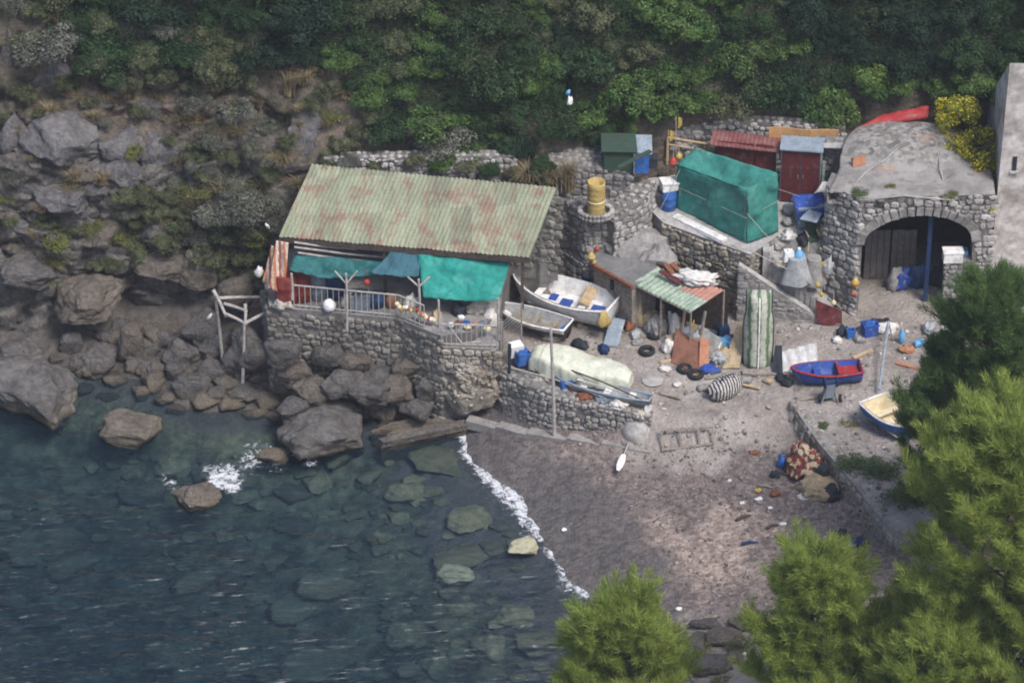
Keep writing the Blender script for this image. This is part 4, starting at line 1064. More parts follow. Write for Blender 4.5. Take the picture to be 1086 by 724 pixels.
# ================================================================== WALLS AND BUILDINGS
def P3(px, py, z): return U(px, py, z)
def wall(name, label, pts, thick, m, size, cat="stone wall", core='mortar', top=None, depth=.1, cap=True):
    """rubble wall: core slab plus laid stones; pts (x, y, z0, z1), front on the right-hand side"""
    o3 = Vector((pts[0][0], pts[0][1], pts[0][2])); mb = MB()
    for a, b in zip(pts, pts[1:]):
        d = Vector((b[0] - a[0], b[1] - a[1], 0)).normalized(); n = Vector((-d.y, d.x, 0)) * thick
        mb.prism([(a[0], a[1]), (b[0], b[1]), (b[0] + n.x, b[1] + n.y), (a[0] + n.x, a[1] + n.y)], [a[2], b[2], b[2], a[2]], [a[3], b[3], b[3], a[3]], 0, 0)
        if cap:   # rough coping stones along the top
            L = math.hypot(b[0] - a[0], b[1] - a[1]); k = max(1, int(L / (size * 1.1)))
            for i in range(k):
                for r_ in range(max(1, int(thick / size))):
                    t = (i + random.uniform(.2, .8)) / k; q = Vector((lerp(a[0], b[0], t), lerp(a[1], b[1], t), lerp(a[3], b[3], t)))
                    q += n * ((r_ + random.uniform(.3, .7)) / max(1, int(thick / size)))
                    mb.ell(q, (size * .55, size * .5, size * .25), (0, 0, random.uniform(0, 3)), 1, 1)
    stone_face(mb, pts, size, 1, depth)
    return tag(mb.build(name, [M[core], M[m]], origin=o3), label, cat)

# ---- terrace of the fishing shed
TZ = 4.2
tf = [P3(286, 326, TZ), P3(340, 330, TZ), P3(423, 338, TZ), P3(452, 350, TZ)]
mb = MB(); poly = [(p.x, p.y) for p in tf] + [(P3(468, 356, TZ).x, P3(468, 356, TZ).y), (P3(500, 352, TZ).x, P3(500, 352, TZ).y), (cx(530), -4.3), (cx(534), -2.6), (cx(542), -.8), (cx(590), .9), (cx(590), 1.5), (cx(285), 1.5), (cx(280), -2.2)]
mb.prism(poly, .3, TZ, 0, 2)
sp = [(cx(278), -2.4, .4, TZ)] + [(p.x, p.y, .3, TZ - .03) for p in tf] + [(*xy(468, 356, TZ), .3, TZ - .03)]
stone_face(mb, sp, .30, 1, .13)
tag(mb.build("stone_terrace", [M['mortar'], M['stone_dark'], M['concrete']], origin=Vector((cx(300), -4, .3))), "cobbled terrace wall with dark rounded stones under the green-roofed shed", "terrace")
# cemented rock under the terrace corner
cr = boulder(490, 448, 84, 96, "bulging cemented rock studded with cobbles under the lower railing", 'rock_cob', on=-5.0, name="boulder", facets=6, tilt=-6)
mb = MB(); rr = random.Random(4); cvs = cr.data.vertices
mw = Matrix.LocRotScale(cr.location, cr.rotation_euler, cr.scale)
for v in cvs:
    if rr.random() < .8:
        p = mw @ (v.co * .985); s = rr.uniform(.06, .15)
        if p.z > 1.2 + rr.uniform(0, 1.6) and p.y < cr.location.y + .3: mb.ell(p, (s * 1.3, s * .7, s), (rr.uniform(0, 3), 0, rr.uniform(0, 3)), 1, 0)
cob_o = mb.build("cobble", M['stone_tan'], None, origin=Vector(cr.location)); cob_o.parent = cr; cob_o.matrix_parent_inverse = mw.inverted(); cob_o["kind"] = "stuff"
mb = MB(); LZ = 3.75
lp = [xy(446, 355, LZ), xy(470, 368, LZ), xy(528, 370, LZ), (cx(534), -4.2), (cx(450), -4.2)]
mb.prism(lp, 2.6, LZ, 0, 1)
stone_face(mb, [(lp[0][0], lp[0][1], 2.9, LZ), (lp[1][0], lp[1][1], 2.9, LZ), (lp[2][0], lp[2][1], 2.8, LZ)], .22, 2, .1)
tag(mb.build("stone_landing", [M['mortar'], M['concrete'], M['stone_tan']], origin=Vector((lp[0][0], lp[0][1], 2.6))), "small stone landing on the cemented rock at the right end of the terrace", "landing")

# ---- green roofed fishing shed
BL, BR = P3(296, 251, 6.6), P3(562, 273, 6.6); TL, TR = P3(331, 174, 7.75), P3(591, 199, 7.75)
org = (BL + BR) / 2; org.z = TZ
shed = thing("fishing_shed", "open fishing shed with a rusty pale green corrugated roof", "shed", org)
def rel(p): return Vector(p) - org
def corrugated(a, b, c, d, nrib, amp, nv=6, per=5, jit=.012, prof=None):
    """grid from edge a->b (eave) to d->c (top)"""
    g = []; up = (b - a).cross(d - a).normalized()
    n = nrib * per
    for i in range(n + 1):
        u = i / n; ph = (i % per) / per; h = amp * (1.0 if ph < .35 else -.3) if prof else amp * math.sin(2 * math.pi * u * nrib)
        row = []
        for j in range(nv + 1):
            v = j / nv; p = a.lerp(b, u).lerp(d.lerp(c, u), v)
            row.append(p + up * (h + jit * noise.noise(p * 1.7)))
        g.append(row)
    return g, up
g, up = corrugated(rel(BL), rel(BR), rel(TR), rel(TL), 56, .036, 8, 5, .06, True)
mb = MB(); mb.sheet(g, -up * .03); mb.build("roof", M['roof'], shed)
mb = MB(); mb.box(rel((BL + BR) / 2 + Vector((0, .06, -.17))), ((BR - BL).length, .10, .22), (0, 0, math.atan2((BR - BL).y, (BR - BL).x))); mb.build("eave_beam", M['dark_wood'], shed)
mb = MB()
for k in range(9):
    t = (k + .5) / 9; a, b = BL.lerp(BR, t), TL.lerp(TR, t); mb.tube([rel(a + Vector((0, .2, -.14))), rel(b + Vector((0, 0, -.14)))], .06, 4)
mb.build("rafter", M['dark_wood'], shed)
for t in (.12, .42, .70, .97):
    p = BL.lerp(BR, t) + Vector((0, .15, 0)); mb = MB(); mb.box(rel(Vector((p.x, p.y, (TZ + 6.45) / 2))), (.12, .12, 6.45 - TZ)); mb.build("post", M['dark_wood'], shed)
mb = MB()
bw = [(TL.x - .1, TL.y - .25, TZ, 7.55), (TR.x + .05, TR.y - .25, TZ, 7.55)]
mb.prism([(bw[0][0], bw[0][1]), (bw[1][0], bw[1][1]), (bw[1][0], bw[1][1] + .35), (bw[0][0], bw[0][1] + .35)], TZ - .5, 7.58)
stone_face(mb, bw, .34, 1); o = mb.build("back_wall", [M['mortar'], M['stone_dark']], shed); o.location = -org
mb = MB(); e0, e1 = BR + Vector((.1, 3.35, 0)), TR + Vector((-.3, -.2, 0))
rw = [(e0.x, e0.y, 2.6, 6.5), (e1.x, e1.y, 2.6, 7.5)]
mb.prism([(e0.x, e0.y), (e1.x, e1.y), (e1.x - .35, e1.y), (e0.x - .35, e0.y)], 2.6, [6.5, 7.5, 7.5, 6.5]); stone_face(mb, rw, .34, 1); o = mb.build("side_wall", [M['mortar'], M['stone']], shed); o.location = -org
# bamboo poles laid under the eave
for k, (a, b) in enumerate([((312, 262), (420, 274)), ((316, 268), (398, 278)), ((312, 257), (378, 264))]):
    mb = MB(); mb.tube([V(*a, BL.y - .15), V(*((a[0] + b[0]) / 2, (a[1] + b[1]) / 2 + 1), BL.y - .2), V(*b, BL.y - .1)], .045, 6)
    o = mb.build("bamboo_pole", M['bamboo'], origin=V(*a, BL.y - .15)); tag(o, ["long pale pole slung under the eave, topmost of three", "lowest pale pole slung under the eave", "short pale pole under the left end of the eave"][k], "pole")
# rubble wall strip behind the roof
wall("rubble_wall", "low pale rubble wall running behind the green roof", [(cx(343), .75, 6.6, 7.9), (cx(450), .85, 6.6, 7.95), (cx(545), 1.05, 6.6, 7.85)], .5, 'stone_pale', .24)

# ---- walls climbing to the right of the shed
wall("retaining_wall", "tall rubble retaining wall right of the green roof", [(cx(566), .85, 2.2, 6.2), (cx(602), .45, 2.2, 6.2), (cx(622), -.45, 2.2, 6.15), (cx(655), -.4, 2.2, 6.1)], 1.4, 'stone', .27)
wall("retaining_wall", "upper rubble wall behind the yellow drum", [(cx(580), 1.0, 5.9, 7.5), (cx(640), .8, 5.9, 7.45), (cx(668), .65, 5.9, 7.3)], 2.3, 'stone', .25)
wall("retaining_wall", "stepped pale rubble wall between the yellow drum and the blue barrel", [(cx(652), -.85, 2.3, 6.0), (cx(672), -.35, 2.3, 6.35), (cx(688), .25, 4, 6.6), (cx(697), 1.1, 5, 6.7)], 1.0, 'stone_pale', .26)
# round stone ring holding the drum
dc = U(632, 227, 6.2)
mb = MB(); ring = []
for k in range(26):
    t = 2 * math.pi * k / 26
    for j in range(2): mb.ell(dc + Vector((.62 * math.cos(t), .5 * math.sin(t), .02 + .16 * j)), (.12, .1, .09), (0, 0, t), 1, 0, .1, k)
tag(mb.build("stone_ring", M['stone_pale'], origin=dc), "low round ring of stones around the yellow drum", "stone ring")
d = thing("plastic_drum", "tall yellowish plastic drum standing in the round stone ring", "drum", dc)
mb = MB(); prof = [(.33, 0), (.34, .04)]
for k in range(6): prof += [(.34, .1 + .22 * k), (.355, .16 + .22 * k), (.34, .22 + .22 * k)]
mb.lathe(prof + [(.345, 1.46), (.31, 1.46), (.30, 1.2), (.02, 1.2)], 20); mb.build("drum_body", M['tan_plastic'], d, True)
mb = MB(); mb.lathe([(.352, .62), (.365, .65), (.352, .68)], 20); mb.build("band", M['cream'], d, True)

# ---- terrace of the net tent
A, B = xy(703, 236, 5.5), xy(796, 270, 5.4)
ep = [A, B, xy(828, 248, 5.45), (cx(834), 4.2), (cx(690), 4.2), (cx(690), .9)]
mb = MB(); mb.prism(ep, 2.0, [5.5, 5.4, 5.45, 5.6, 5.6, 5.6], 0, 1)
stone_face(mb, [(A[0], A[1], 2.2, 5.45), (lerp(A[0], B[0], .5), lerp(A[1], B[1], .5) - .05, 2.2, 5.42), (B[0], B[1], 2.2, 5.35), (ep[2][0], ep[2][1], 2.2, 5.4)], .27, 2, .1)
tag(mb.build("upper_terrace", [M['mortar'], M['pale_concrete'], M['stone_tan']], origin=Vector((A[0], A[1], 2))), "tan rubble terrace carrying the green net tent", "terrace")
mb = MB(); a, b = P3(716, 229, 5.55), P3(768, 256, 5.5); dv = (b - a); mb.box((a + b) / 2 + Vector((0, -.05, .04)), (dv.length, .34, .12), (0, 0, math.atan2(dv.y, dv.x)), 0, .02)
tag(mb.build("concrete_kerb", M['white'], origin=a), "whitish concrete kerb along the foot of the green net tent", "kerb")

# net tent
tb = [P3(717, 221, 5.55), P3(792, 257, 5.5), P3(826, 246, 5.5), P3(752, 208, 5.6)]
tt = [V(718, 175, tb[0].y), V(792, 202, tb[1].y), V(824, 183, tb[2].y + .1), V(737, 157, tb[3].y - .35)]
tent = thing("net_tent", "box-shaped frame tent draped in dark green netting", "tent", tb[0])
def cloth(a, b, c, d, nu, nv, wr=.05, sag=0.0, seed=0, freq=1.6, hang=0.0):
    g = []; nn = (b - a).cross(d - a).normalized()
    for i in range(nu + 1):
        row = []
        for j in range(nv + 1):
            u, v = i / nu, j / nv; p = a.lerp(b, u).lerp(d.lerp(c, u), v)
            e = min(1, 4 * min(u, 1 - u) + .15) * min(1, 4 * min(v, 1 - v) + .15)
            q = p * freq + Vector((seed * 5.1, 0, seed)); k = noise.fractal(q, 1.0, 2.0, 3) * wr
            k += wr * .6 * math.sin(7 * (u + .6 * v) + seed + 2 * noise.noise(q)) * e
            p = p + nn * k + Vector((0, 0, -sag * 16 * u * (1 - u) * v * (1 - v) - hang * (v ** 1) * abs(noise.noise(Vector((u * 6, seed, 0))))))
            row.append(p)
        g.append(row)
    return g, nn
def rl(L, o): return [Vector(p) - o for p in L]
b4, t4 = rl(tb, tb[0]), rl(tt, tb[0])
for nm, q in (("side_net", (b4[0], b4[1], t4[1], t4[0])), ("side_net", (b4[1], b4[2], t4[2], t4[1])), ("side_net", (b4[3], b4[0], t4[0], t4[3])), ("roof_net", (t4[0], t4[1], t4[2], t4[3]))):
    g, nn = cloth(*q, 26, 20, .10, .42 if nm == "roof_net" else 0, len(tent.children) + 2); mb = MB(); mb.sheet(g, nn * .012); mb.build(nm, M['teal_net'], tent, True)
for i in range(4):
    mb = MB(); ctr = sum(b4, Vector()) / 4; mb.tube([b4[i].lerp(Vector((ctr.x, ctr.y, b4[i].z)), .06), t4[i].lerp(Vector((ctr.x, ctr.y, t4[i].z)), .08) - Vector((0, 0, .12))], .03, 6); mb.build("pole", M['metal'], tent)
mb = MB(); mb.tube([b4[0].lerp(t4[0], .52) + Vector((0, -.05, 0)), b4[1].lerp(t4[1], .5) + Vector((0, -.05, -.05)), b4[2].lerp(t4[2], .55) + Vector((.05, -.05, 0))], .009, 4); mb.build("guy_rope", M['rope'], tent)

# ---- red shed behind the tent
fz = 5.65
r0, r1 = V(752, 153, 1.95), V(826, 161, 1.55); r3, r2 = V(757, 137, 3.1), V(828, 146, 2.9)
rs = thing("red_shed", "low red-brown shed with a sloping maroon sheet roof behind the net tent", "shed", Vector((r0.x, r0.y, fz)))
o0 = Vector((r0.x, r0.y, fz)); g, up = corrugated(r0 - o0, r1 - o0, r2 - o0, r3 - o0, 16, .012, 4, 4); mb = MB(); mb.sheet(g, -up * .05); mb.build("roof", M['maroon_roof'], rs)
mb = MB(); ins = [(r0.x + .25, r0.y + .3), (r1.x - .12, r1.y + .3), (r2.x - .15, r2.y - .1), (r3.x + .2, r3.y - .1)]
mb.prism([(x - o0.x, y - o0.y) for x, y in ins], 0, [r0.z - fz - .05, r1.z - fz - .02, r2.z - fz - .1, r3.z - fz - .1]); mb.build("wall", M['maroon'], rs)
for k in range(3):
    t0, t1 = .04 + .32 * k, .33 + .32 * k; a = Vector((lerp(ins[0][0], ins[1][0], t0), lerp(ins[0][1], ins[1][1], t0), 0)); b = Vector((lerp(ins[0][0], ins[1][0], t1), lerp(ins[0][1], ins[1][1], t1), 0)); mid = (a + b) / 2
    mb = MB(); mb.box((mid.x - o0.x, mid.y - o0.y - .03, 1.15), ((b - a).length, .05, 2.1), (0, 0, math.atan2(b.y - a.y, b.x - a.x))); mb.build("door", M['maroon'], rs)
# ---- red double-door locker
c0 = P3(826, 213, fz); c1 = P3(869, 216, fz); dv = c1 - c0; W_ = dv.length; ang = math.atan2(dv.y, dv.x)
lk = thing("metal_locker", "dark red double-door metal locker with a blue-grey top", "locker", c0, ang); Hl = V(826, 158, c0.y).z - fz
mb = MB(); mb.box((W_ / 2, .5, Hl / 2), (W_, .95, Hl)); mb.build("locker_body", M['slate_top'], lk)
for k in range(2):
    mb = MB(); mb.box((W_ * (.26 + .48 * k), .0, Hl / 2), (W_ * .455, .05, Hl * .96)); dd = mb.build("door", M['maroon'], lk)
    mb = MB(); mb.box((W_ * (.44 + .12 * k), -.04, Hl * .5), (.03, .04, .16)); mb.build("handle", M['metal'], dd)
mb = MB(); mb.box((W_ / 2, .42, Hl + .03), (W_ * 1.06, 1.15, .06), (R(-3), 0, 0)); mb.build("locker_roof", M['slate_top'], lk)
mb = MB(); mb.box((W_ + .10, -.02, Hl * .42), (.09, .06, Hl * .8)); mb.build("side_post", M['corr_green'], lk)
# wall right of the locker, orange board, plank
wall("retaining_wall", "grey coursed wall between the red locker and the vaulted building", [(cx(869), 2.0, 5.4, 7.85), (cx(912), 1.7, 5.4, 7.95)], .6, 'stone', .25)
wall("retaining_wall", "pale rubble wall behind the red shed", [(cx(700), 3.5, 5.6, 7.4), (cx(790), 3.6, 5.6, 7.9), (cx(905), 3.0, 5.6, 7.9)], .6, 'stone_pale', .26)
a, b = V(815, 151, 2.85), V(889, 154, 2.75); dv = b - a
mb = MB()
g = [[a.lerp(b, i / 10) + Vector((0, .04 * math.sin(i * .8), h * .66 + .015 * math.sin(i))) for h in (0, .5, 1)] for i in range(11)]
mb.sheet(g, (0, .05, 0)); tag(mb.build("wooden_board", M['orange_wood'], origin=a), "long orange wooden board standing on edge on the wall right of the red shed", "board")
mb = MB(); mb.box(Vector((0, 0, .45)), (.14, .04, .95), (0, R(24), 0)); tag(mb.build("wooden_plank", M['white'], origin=V(873, 142, 3.2)), "pale upright plank leaning behind the orange board", "plank")
g, nn = cloth(P3(868, 157, 7.98), P3(908, 158, 8.0), P3(908, 152, 8.02), P3(868, 152, 8.0), 8, 3, .02); mb = MB(); mb.sheet(g, (0, 0, .03)); tag(mb.build("concrete_slab", M['pale_concrete'], origin=P3(868, 157, 7.98)), "thin pale slab capping the wall right of the red locker", "slab")
# fence rail and boards left of the red shed
mb = MB(); a, b = V(708, 146, 3.2), V(752, 153, 2.9); mb.tube([a, b], .05, 6); mb.tube([a + Vector((0, 0, -.3)), b + Vector((0, 0, -.3))], .03, 6); mb.tube([a, a + Vector((0, 0, -1.2))], .04, 6); mb.tube([a.lerp(b, .9), a.lerp(b, .9) + Vector((0, 0, -1.2))], .04, 6)
tag(mb.build("rail_fence", M['pale_wood'], origin=a), "pale wooden rail between the small shed and the red shed", "rail")

# ---- small green and blue shed
s0 = P3(641, 184, 7.3); s1 = P3(690, 189, 7.2)
sh = thing("small_shed", "tiny green and blue lean-to shed on top of the rubble wall", "shed", s0); dv = s1 - s0
mb = MB(); mb.box((.55, .55, .5), (1.15, 1.0, 1.0)); mb.build("green_wall", M['green_paint'], sh)
mb = MB(); mb.box((1.42, .5, .45), (.56, 1.0, .9)); mb.build("blue_wall", M['blue2'], sh)
mb = MB(); mb.box((.55, .5, 1.06), (1.35, 1.2, .05), (R(6), 0, 0), 0, .03); mb.build("roof", M['green_paint'], sh)
mb = MB(); mb.box((1.45, .5, 1.0), (.7, 1.1, .05), (R(10), R(4), 0), 0, .03); mb.build("roof", M['slate_top'], sh)
mb = MB(); mb.tube([(1.13, -.02, 0), (1.13, -.02, 1.0)], .03, 5); mb.build("post", M['metal'], sh)

# ---- concrete hut
hz = 4.5; hp = [xy(628, 279, hz), xy(671, 303, hz), xy(698, 292, hz), (cx(700), -.2), (cx(634), -.2)]
hut = thing("concrete_hut", "small grey hut with a flat concrete roof behind the white boat", "hut", Vector((hp[0][0], hp[0][1], 2.4))); ho = Vector((hp[0][0], hp[0][1], 2.4))
cxm = sum(p[0] for p in hp) / 5; cym = sum(p[1] for p in hp) / 5
mb = MB(); mb.prism([(lerp(p[0], cxm, .06) - ho.x, lerp(p[1], cym, .06) - ho.y) for p in hp], -.4, hz - 2.4 - .14); mb.build("wall", M['hut'], hut)
mb = MB(); rp_ = []
arc = [Vector((hp[4][0], hp[4][1], 0)).lerp(Vector((hp[3][0], hp[3][1], 0)), t) for t in (0, .3, .6, 1)]
mb.prism([(p[0] - ho.x, p[1] - ho.y) for p in hp[:3]] + [(hp[3][0] - ho.x, hp[3][1] + .5 - ho.y), (cx(672) - ho.x, .45 - ho.y), (hp[4][0] - ho.x, hp[4][1] - ho.y)], hz - 2.4 - .13, hz - 2.4, 0); mb.build("roof", M['grey_roof'], hut)
a, b = Vector((*hp[0], hz)), Vector((*hp[1], hz)); dv = b - a; mb = MB(); mb.box((a + b) / 2 - ho + Vector((-.03, -.06, -.03)), (dv.length, .12, .16), (0, 0, math.atan2(dv.y, dv.x))); mb.build("beam", M['rust'], hut)
mb = MB(); q = a.lerp(b, .52) - ho + Vector((0, -.0, -1.0)); mb.box((q.x, q.y + .10, .9 + .7), (.13, .2, .42), (0, 0, math.atan2(dv.y, dv.x))); mb.build("window", M['dark'], hut)
# mound of rubble joining hut and wall
mb = MB(); mb.ell((cx(672), -.1, 4.5), (1.5, .7, .75), (0, 0, .1), 3, 0, .25, 3); mb.ell((cx(700), -.9, 4.3), (.7, .6, .7), (0, 0, .1), 3, 0, .3, 4)
tag(mb.build("rubble_mound", M['concrete'], origin=Vector((cx(672), -.1, 4))), "smooth cemented rubble mound between the hut roof and the wall above", "rubble mound")

# ---- lean-to with patched corrugated roof
la, lb, lc, ld = P3(670, 300, 4.45), P3(733, 331, 4.25), P3(768, 308, 4.7), P3(697, 283, 4.75)
lt = thing("lean_to", "lean-to shelter with a patched green and salmon corrugated roof", "lean-to", Vector((la.x, la.y, 2.4))); lo_ = Vector((la.x, la.y, 2.4))
k = .52
for nm, q, m_ in (("roof_sheet", (la, la.lerp(lb, .55), ld.lerp(lc, .55), ld), 'corr_green'), ("roof_sheet", (la.lerp(lb, .56), lb, lb.lerp(lc, .5), la.lerp(lb, .56).lerp(ld.lerp(lc, .56), .5)), 'corr_green'), ("roof_sheet", (la.lerp(lb, .56).lerp(ld.lerp(lc, .56), .5), lb.lerp(lc, .5), lc, ld.lerp(lc, .56)), 'corr_salmon')):
    g, up = corrugated(*[Vector(x) - lo_ + Vector((0, 0, .012 * len(lt.children))) for x in q], 7, .03, 5, 5); mb = MB(); mb.sheet(g, -up * .02); o = mb.build(nm, M[m_], lt)
    if m_ == 'corr_salmon': o["label"] = "faded salmon roof sheet"
for q in (la.lerp(lb, .02), la.lerp(lb, .5), lb, lc):
    mb = MB(); gzz = gz(q.x, q.y); mb.tube([Vector((q.x, q.y + .1, gzz)) - lo_, Vector((q.x, q.y + .1, q.z - .05)) - lo_], .045, 6); mb.build("post", M['wood'], lt)
mb = MB(); mb.tube([la - lo_ + Vector((0, .05, -.06)), lb - lo_ + Vector((0, .05, -.06))], .05, 5); mb.build("beam", M['wood'], lt)
mb = MB(); mb.prism([(ld.x - lo_.x, ld.y + .5 - lo_.y), (lc.x - lo_.x + .2, lc.y + .3 - lo_.y), (lc.x - lo_.x + .2, lc.y + .45 - lo_.y), (ld.x - lo_.x, ld.y + .65 - lo_.y)], 0, 2.2); mb.build("back_wall", M['dark_wood'], lt)
# planks and white sack on that roof
for i, (a, b) in enumerate([((700, 287), (722, 301)), ((706, 280), (718, 296)), ((712, 279), (724, 291))]):
    mb = MB(); p, q = P3(*a, 4.95), P3(*b, 4.72); dv = q - p; mb.box(Vector((0, 0, 0)), (dv.length, .2, .05), (0, 0, 0)); o = mb.build("rusty_plank", M['rust' if i else 'maroon'], origin=Vector((0, 0, 0))); o.location = (p + q) / 2; o.rotation_euler = (0, math.asin(-dv.z / dv.length), math.atan2(dv.y, dv.x))
    tag(o, ["wide maroon plank lying flat across the lean-to roof", "rust-brown plank on the lean-to roof, the lower of two", "rust-brown plank on the lean-to roof, the upper of two"][i], "plank")
def heap(p, r, label, m, cat, name, seed=1, sub=3, lump=.35, rz=0, lf=1.7):
    mb = MB(); mb.ell((0, 0, 0), (1, 1, 1), (0, 0, 0), max(sub, 3), 0, lump, seed, lf)
    vs = np.array(mb.v); off_ = Vector((seed * 2.9, seed * 1.1, seed))
    for i_, p_ in enumerate(vs):       # folds, a sagging slumped outline, slack hem
        q_ = Vector(p_); an = math.atan2(p_[1], p_[0])
        out_ = 1 + .34 * noise.noise(Vector((math.cos(an) * 1.3, math.sin(an) * 1.3, seed * 1.7))) + .16 * noise.noise(Vector((math.cos(an) * 4, math.sin(an) * 4, seed)))
        fold = -.16 * abs(noise.noise(q_ * 2.6 + off_)) - .10 * abs(noise.noise(q_ * 6 + off_))
        vs[i_] = (p_[0] * (out_ + fold) + .25 * p_[2] * noise.noise(off_), p_[1] * (out_ + fold), p_[2] * (1 + fold * 1.6 + .35 * noise.noise(Vector((p_[0] * 1.4, p_[1] * 1.4, seed * .7)))))
    vs = (vs * np.array(r)) @ rotm(0, 0, rz).T + np.array((0, 0, r[2] * .42))
    mb.v = [tuple(v_) for v_ in vs]
    vs = np.array(mb.v); vs[:, 2] = np.maximum(vs[:, 2], 0); mb.v = [tuple(v) for v in vs]
    o = mb.build(name, M[m], smooth=True); o.location = p; return tag(o, label, cat)
heap(P3(738, 297, 4.72), (.85, .45, .26), "crumpled white sheet lying on the lean-to roof", 'white_cloth', "sheet", "plastic_sheet", 2, 4, .45, -.45, 2.5)

# ---- stair and sloping parapet between terrace and yard
a, b = P3(783, 281, 5.0), P3(893, 352, 3.0)
a = Vector((a.x, -2.35, V(783, 281, -2.35).z)); b = Vector((b.x, -2.9, V(893, 352, -2.9).z))
mb = MB(); d_ = (b - a); n_ = Vector((-d_.y, d_.x, 0)).normalized() * .28
mb.prism([(a.x, a.y), (b.x, b.y), (b.x + n_.x, b.y + n_.y), (a.x + n_.x, a.y + n_.y)], [2.1, 2.3, 2.3, 2.1], [a.z, b.z, b.z, a.z], 0, 1)
stone_face(mb, [(a.x, a.y, 2.2, a.z - .05), (b.x, b.y, 2.4, b.z - .05)], .26, 0, .05)
tag(mb.build("stair_parapet", [M['concrete'], M['pale_concrete']], origin=Vector((a.x, a.y, 2.2))), "sloping concrete parapet descending behind the upright green boat", "parapet")
st = thing("stone_stair", "worn stone steps climbing from the yard to the tent terrace", "stairs", Vector((cx(840), -1.5, 2.5))); so_ = Vector((cx(840), -1.5, 2.5))
NS = 13
for k in range(NS):
    t = k / (NS - 1); x = lerp(cx(885), cx(812), t); z1 = lerp(3.0, 5.4, t); y0 = lerp(-2.55, -2.0, t)
    mb = MB(); mb.box(Vector((x, y0 + .75, (z1 + 2.3) / 2)) - so_, (.26, 1.35, z1 - 2.3), (0, 0, 0), 0, .02); mb.build("step", M['pale_concrete'], st)
mb = MB(); mb.prism([(cx(826) - so_.x, -.9 - so_.y), (cx(880) - so_.x, -1.15 - so_.y), (cx(880) - so_.x, 2.1 - so_.y), (cx(826) - so_.x, 2.1 - so_.y)], -.3, [2.95, 2.7, 3.15, 3.15]); mb.build("landing", M['pale_concrete'], st)

# ---- quay wall with kerb in front of the yard
qp = [(*xy(531, 394, 2.5), .2, 2.55), (*xy(560, 409, 2.45), .2, 2.45), (*xy(600, 421, 2.4), .3, 2.35), (*xy(640, 431, 2.3), .4, 2.25), (*xy(668, 437, 2.2), .5, 2.15), (*xy(690, 443, 2.1), .7, 2.1)]
wall("quay_wall", "grey rubble quay wall holding up the boat yard above the beach", qp, .55, 'stone', .25, depth=.14)
mb = MB()
for i, (px, py, rx_, m_) in enumerate([(697, 449, .62, 0), (677, 456, .5, 0), (715, 452, .55, 0)]):
    q = P3(px, py, 1.55); mb.ell(q + Vector((0, .3, -.3)), (rx_ * 1.2, .7, .72), (0, 0, .2), 3, 0, .12, i)
tag(mb.build("concrete_buttress", M['pale_concrete'], smooth=True, origin=P3(700, 452, 1)), "rounded pale concrete end of the quay wall beside the ramp", "buttress")
kp = [P3(497, 449, .52), P3(530, 455, .6), P3(562, 462, .72), P3(604, 467, .85), P3(640, 472, .95), P3(692, 479, 1.05)]
mb = MB()
for a, b in zip(kp, kp[1:]):
    dv = b - a; mb.box((a + b) / 2 + Vector((0, .12, -.06)), (dv.length + .05, .42, .34), (0, 0, math.atan2(dv.y, dv.x)), 0, .03)
tag(mb.build("concrete_kerb", M['concrete'], origin=kp[0]), "low concrete kerb along the foot of the quay wall", "kerb")
mb = MB(); a, b = P3(404, 474, .25), P3(494, 448, .5); dv = b - a; mb.box((a + b) / 2, (dv.length, .28, .3), (0, 0, math.atan2(dv.y, dv.x)), 0, .06)
tag(mb.build("concrete_kerb", M['rock'], origin=a), "dark wet slipway kerb slanting from the cemented rock into the sea", "kerb")
mb = MB(); mb.prism([xy(404, 474, .2), xy(492, 449, .45), xy(470, 440, .5), xy(412, 458, .3)], -.6, [.2, .42, .5, .28]); tag(mb.build("concrete_slab", M["rock"], origin=P3(450, 455, .3)), "flat stained slab beside the slipway kerb", "slab")
# low wall between beach and the right-hand path
lw = [xy(838, 424, 2.4), xy(848, 440, 2.45), xy(868, 468, 2.5), xy(900, 506, 2.5), xy(935, 549, 2.55), xy(957, 572, 2.6)]
wp = [(p[0], p[1], gz(p[0] - .4, p[1] - .5) - .2, 2.4 + .03 * i) for i, p in enumerate(lw)]
wall("beach_wall", "low tan earth and rubble wall between the beach and the path on the right", wp, .45, 'stone_tan', .28, core='concrete', depth=.1)

# ---- vaulted stone building
F0, F1, F2 = Vector((cx(876), -1.35, 2.4)), Vector((cx(909), -2.25, 2.4)), Vector((cx(1052), -1.95, 2.4)); AZ = 8.0
ab = thing("vaulted_building", "old rubble stone building with a wide arched opening", "building", F1); 
acx = cx(974); ahw = 2.12; spz = 6.05; rise = 1.25; 
def arch_z(x):
    u = (x - acx) / ahw; return spz + rise * math.sqrt(max(0, 1 - u * u)) if abs(u) < 1 else -9
def yface(x): return lerp(F1.y, F2.y, (x - F1.x) / (F2.x - F1.x))
mb = MB(); n = 24; xs = [F1.x] + [acx - ahw + 2 * ahw * i / n for i in range(n + 1)] + [F2.x]
TH = .6
for i in range(len(xs) - 1):
    xa, xb = xs[i], xs[i + 1]
    if i == 0 or i == len(xs) - 2: za = zb = 2.3
    else: za, zb = max(arch_z(xa), spz), max(arch_z(xb), spz)
    mb.prism([(xa, yface(xa)), (xb, yface(xb)), (xb, yface(xb) + TH), (xa, yface(xa) + TH)], [za, zb, zb, za], AZ)
stone_face(mb, [(F0.x, F0.y, 2.4, AZ - .03), (F1.x, F1.y, 2.4, AZ - .03)], .27, 1, .1)
inarch = lambda c: abs(c.x - acx) < ahw + .12 and c.z < max(arch_z(c.x), arch_z(acx + (c.x - acx) * .94)) + .2
stone_face(mb, [(F1.x, F1.y, 2.4, AZ - .03), (F2.x, F2.y, 2.4, AZ - .03)], .26, 1, .09, inarch)
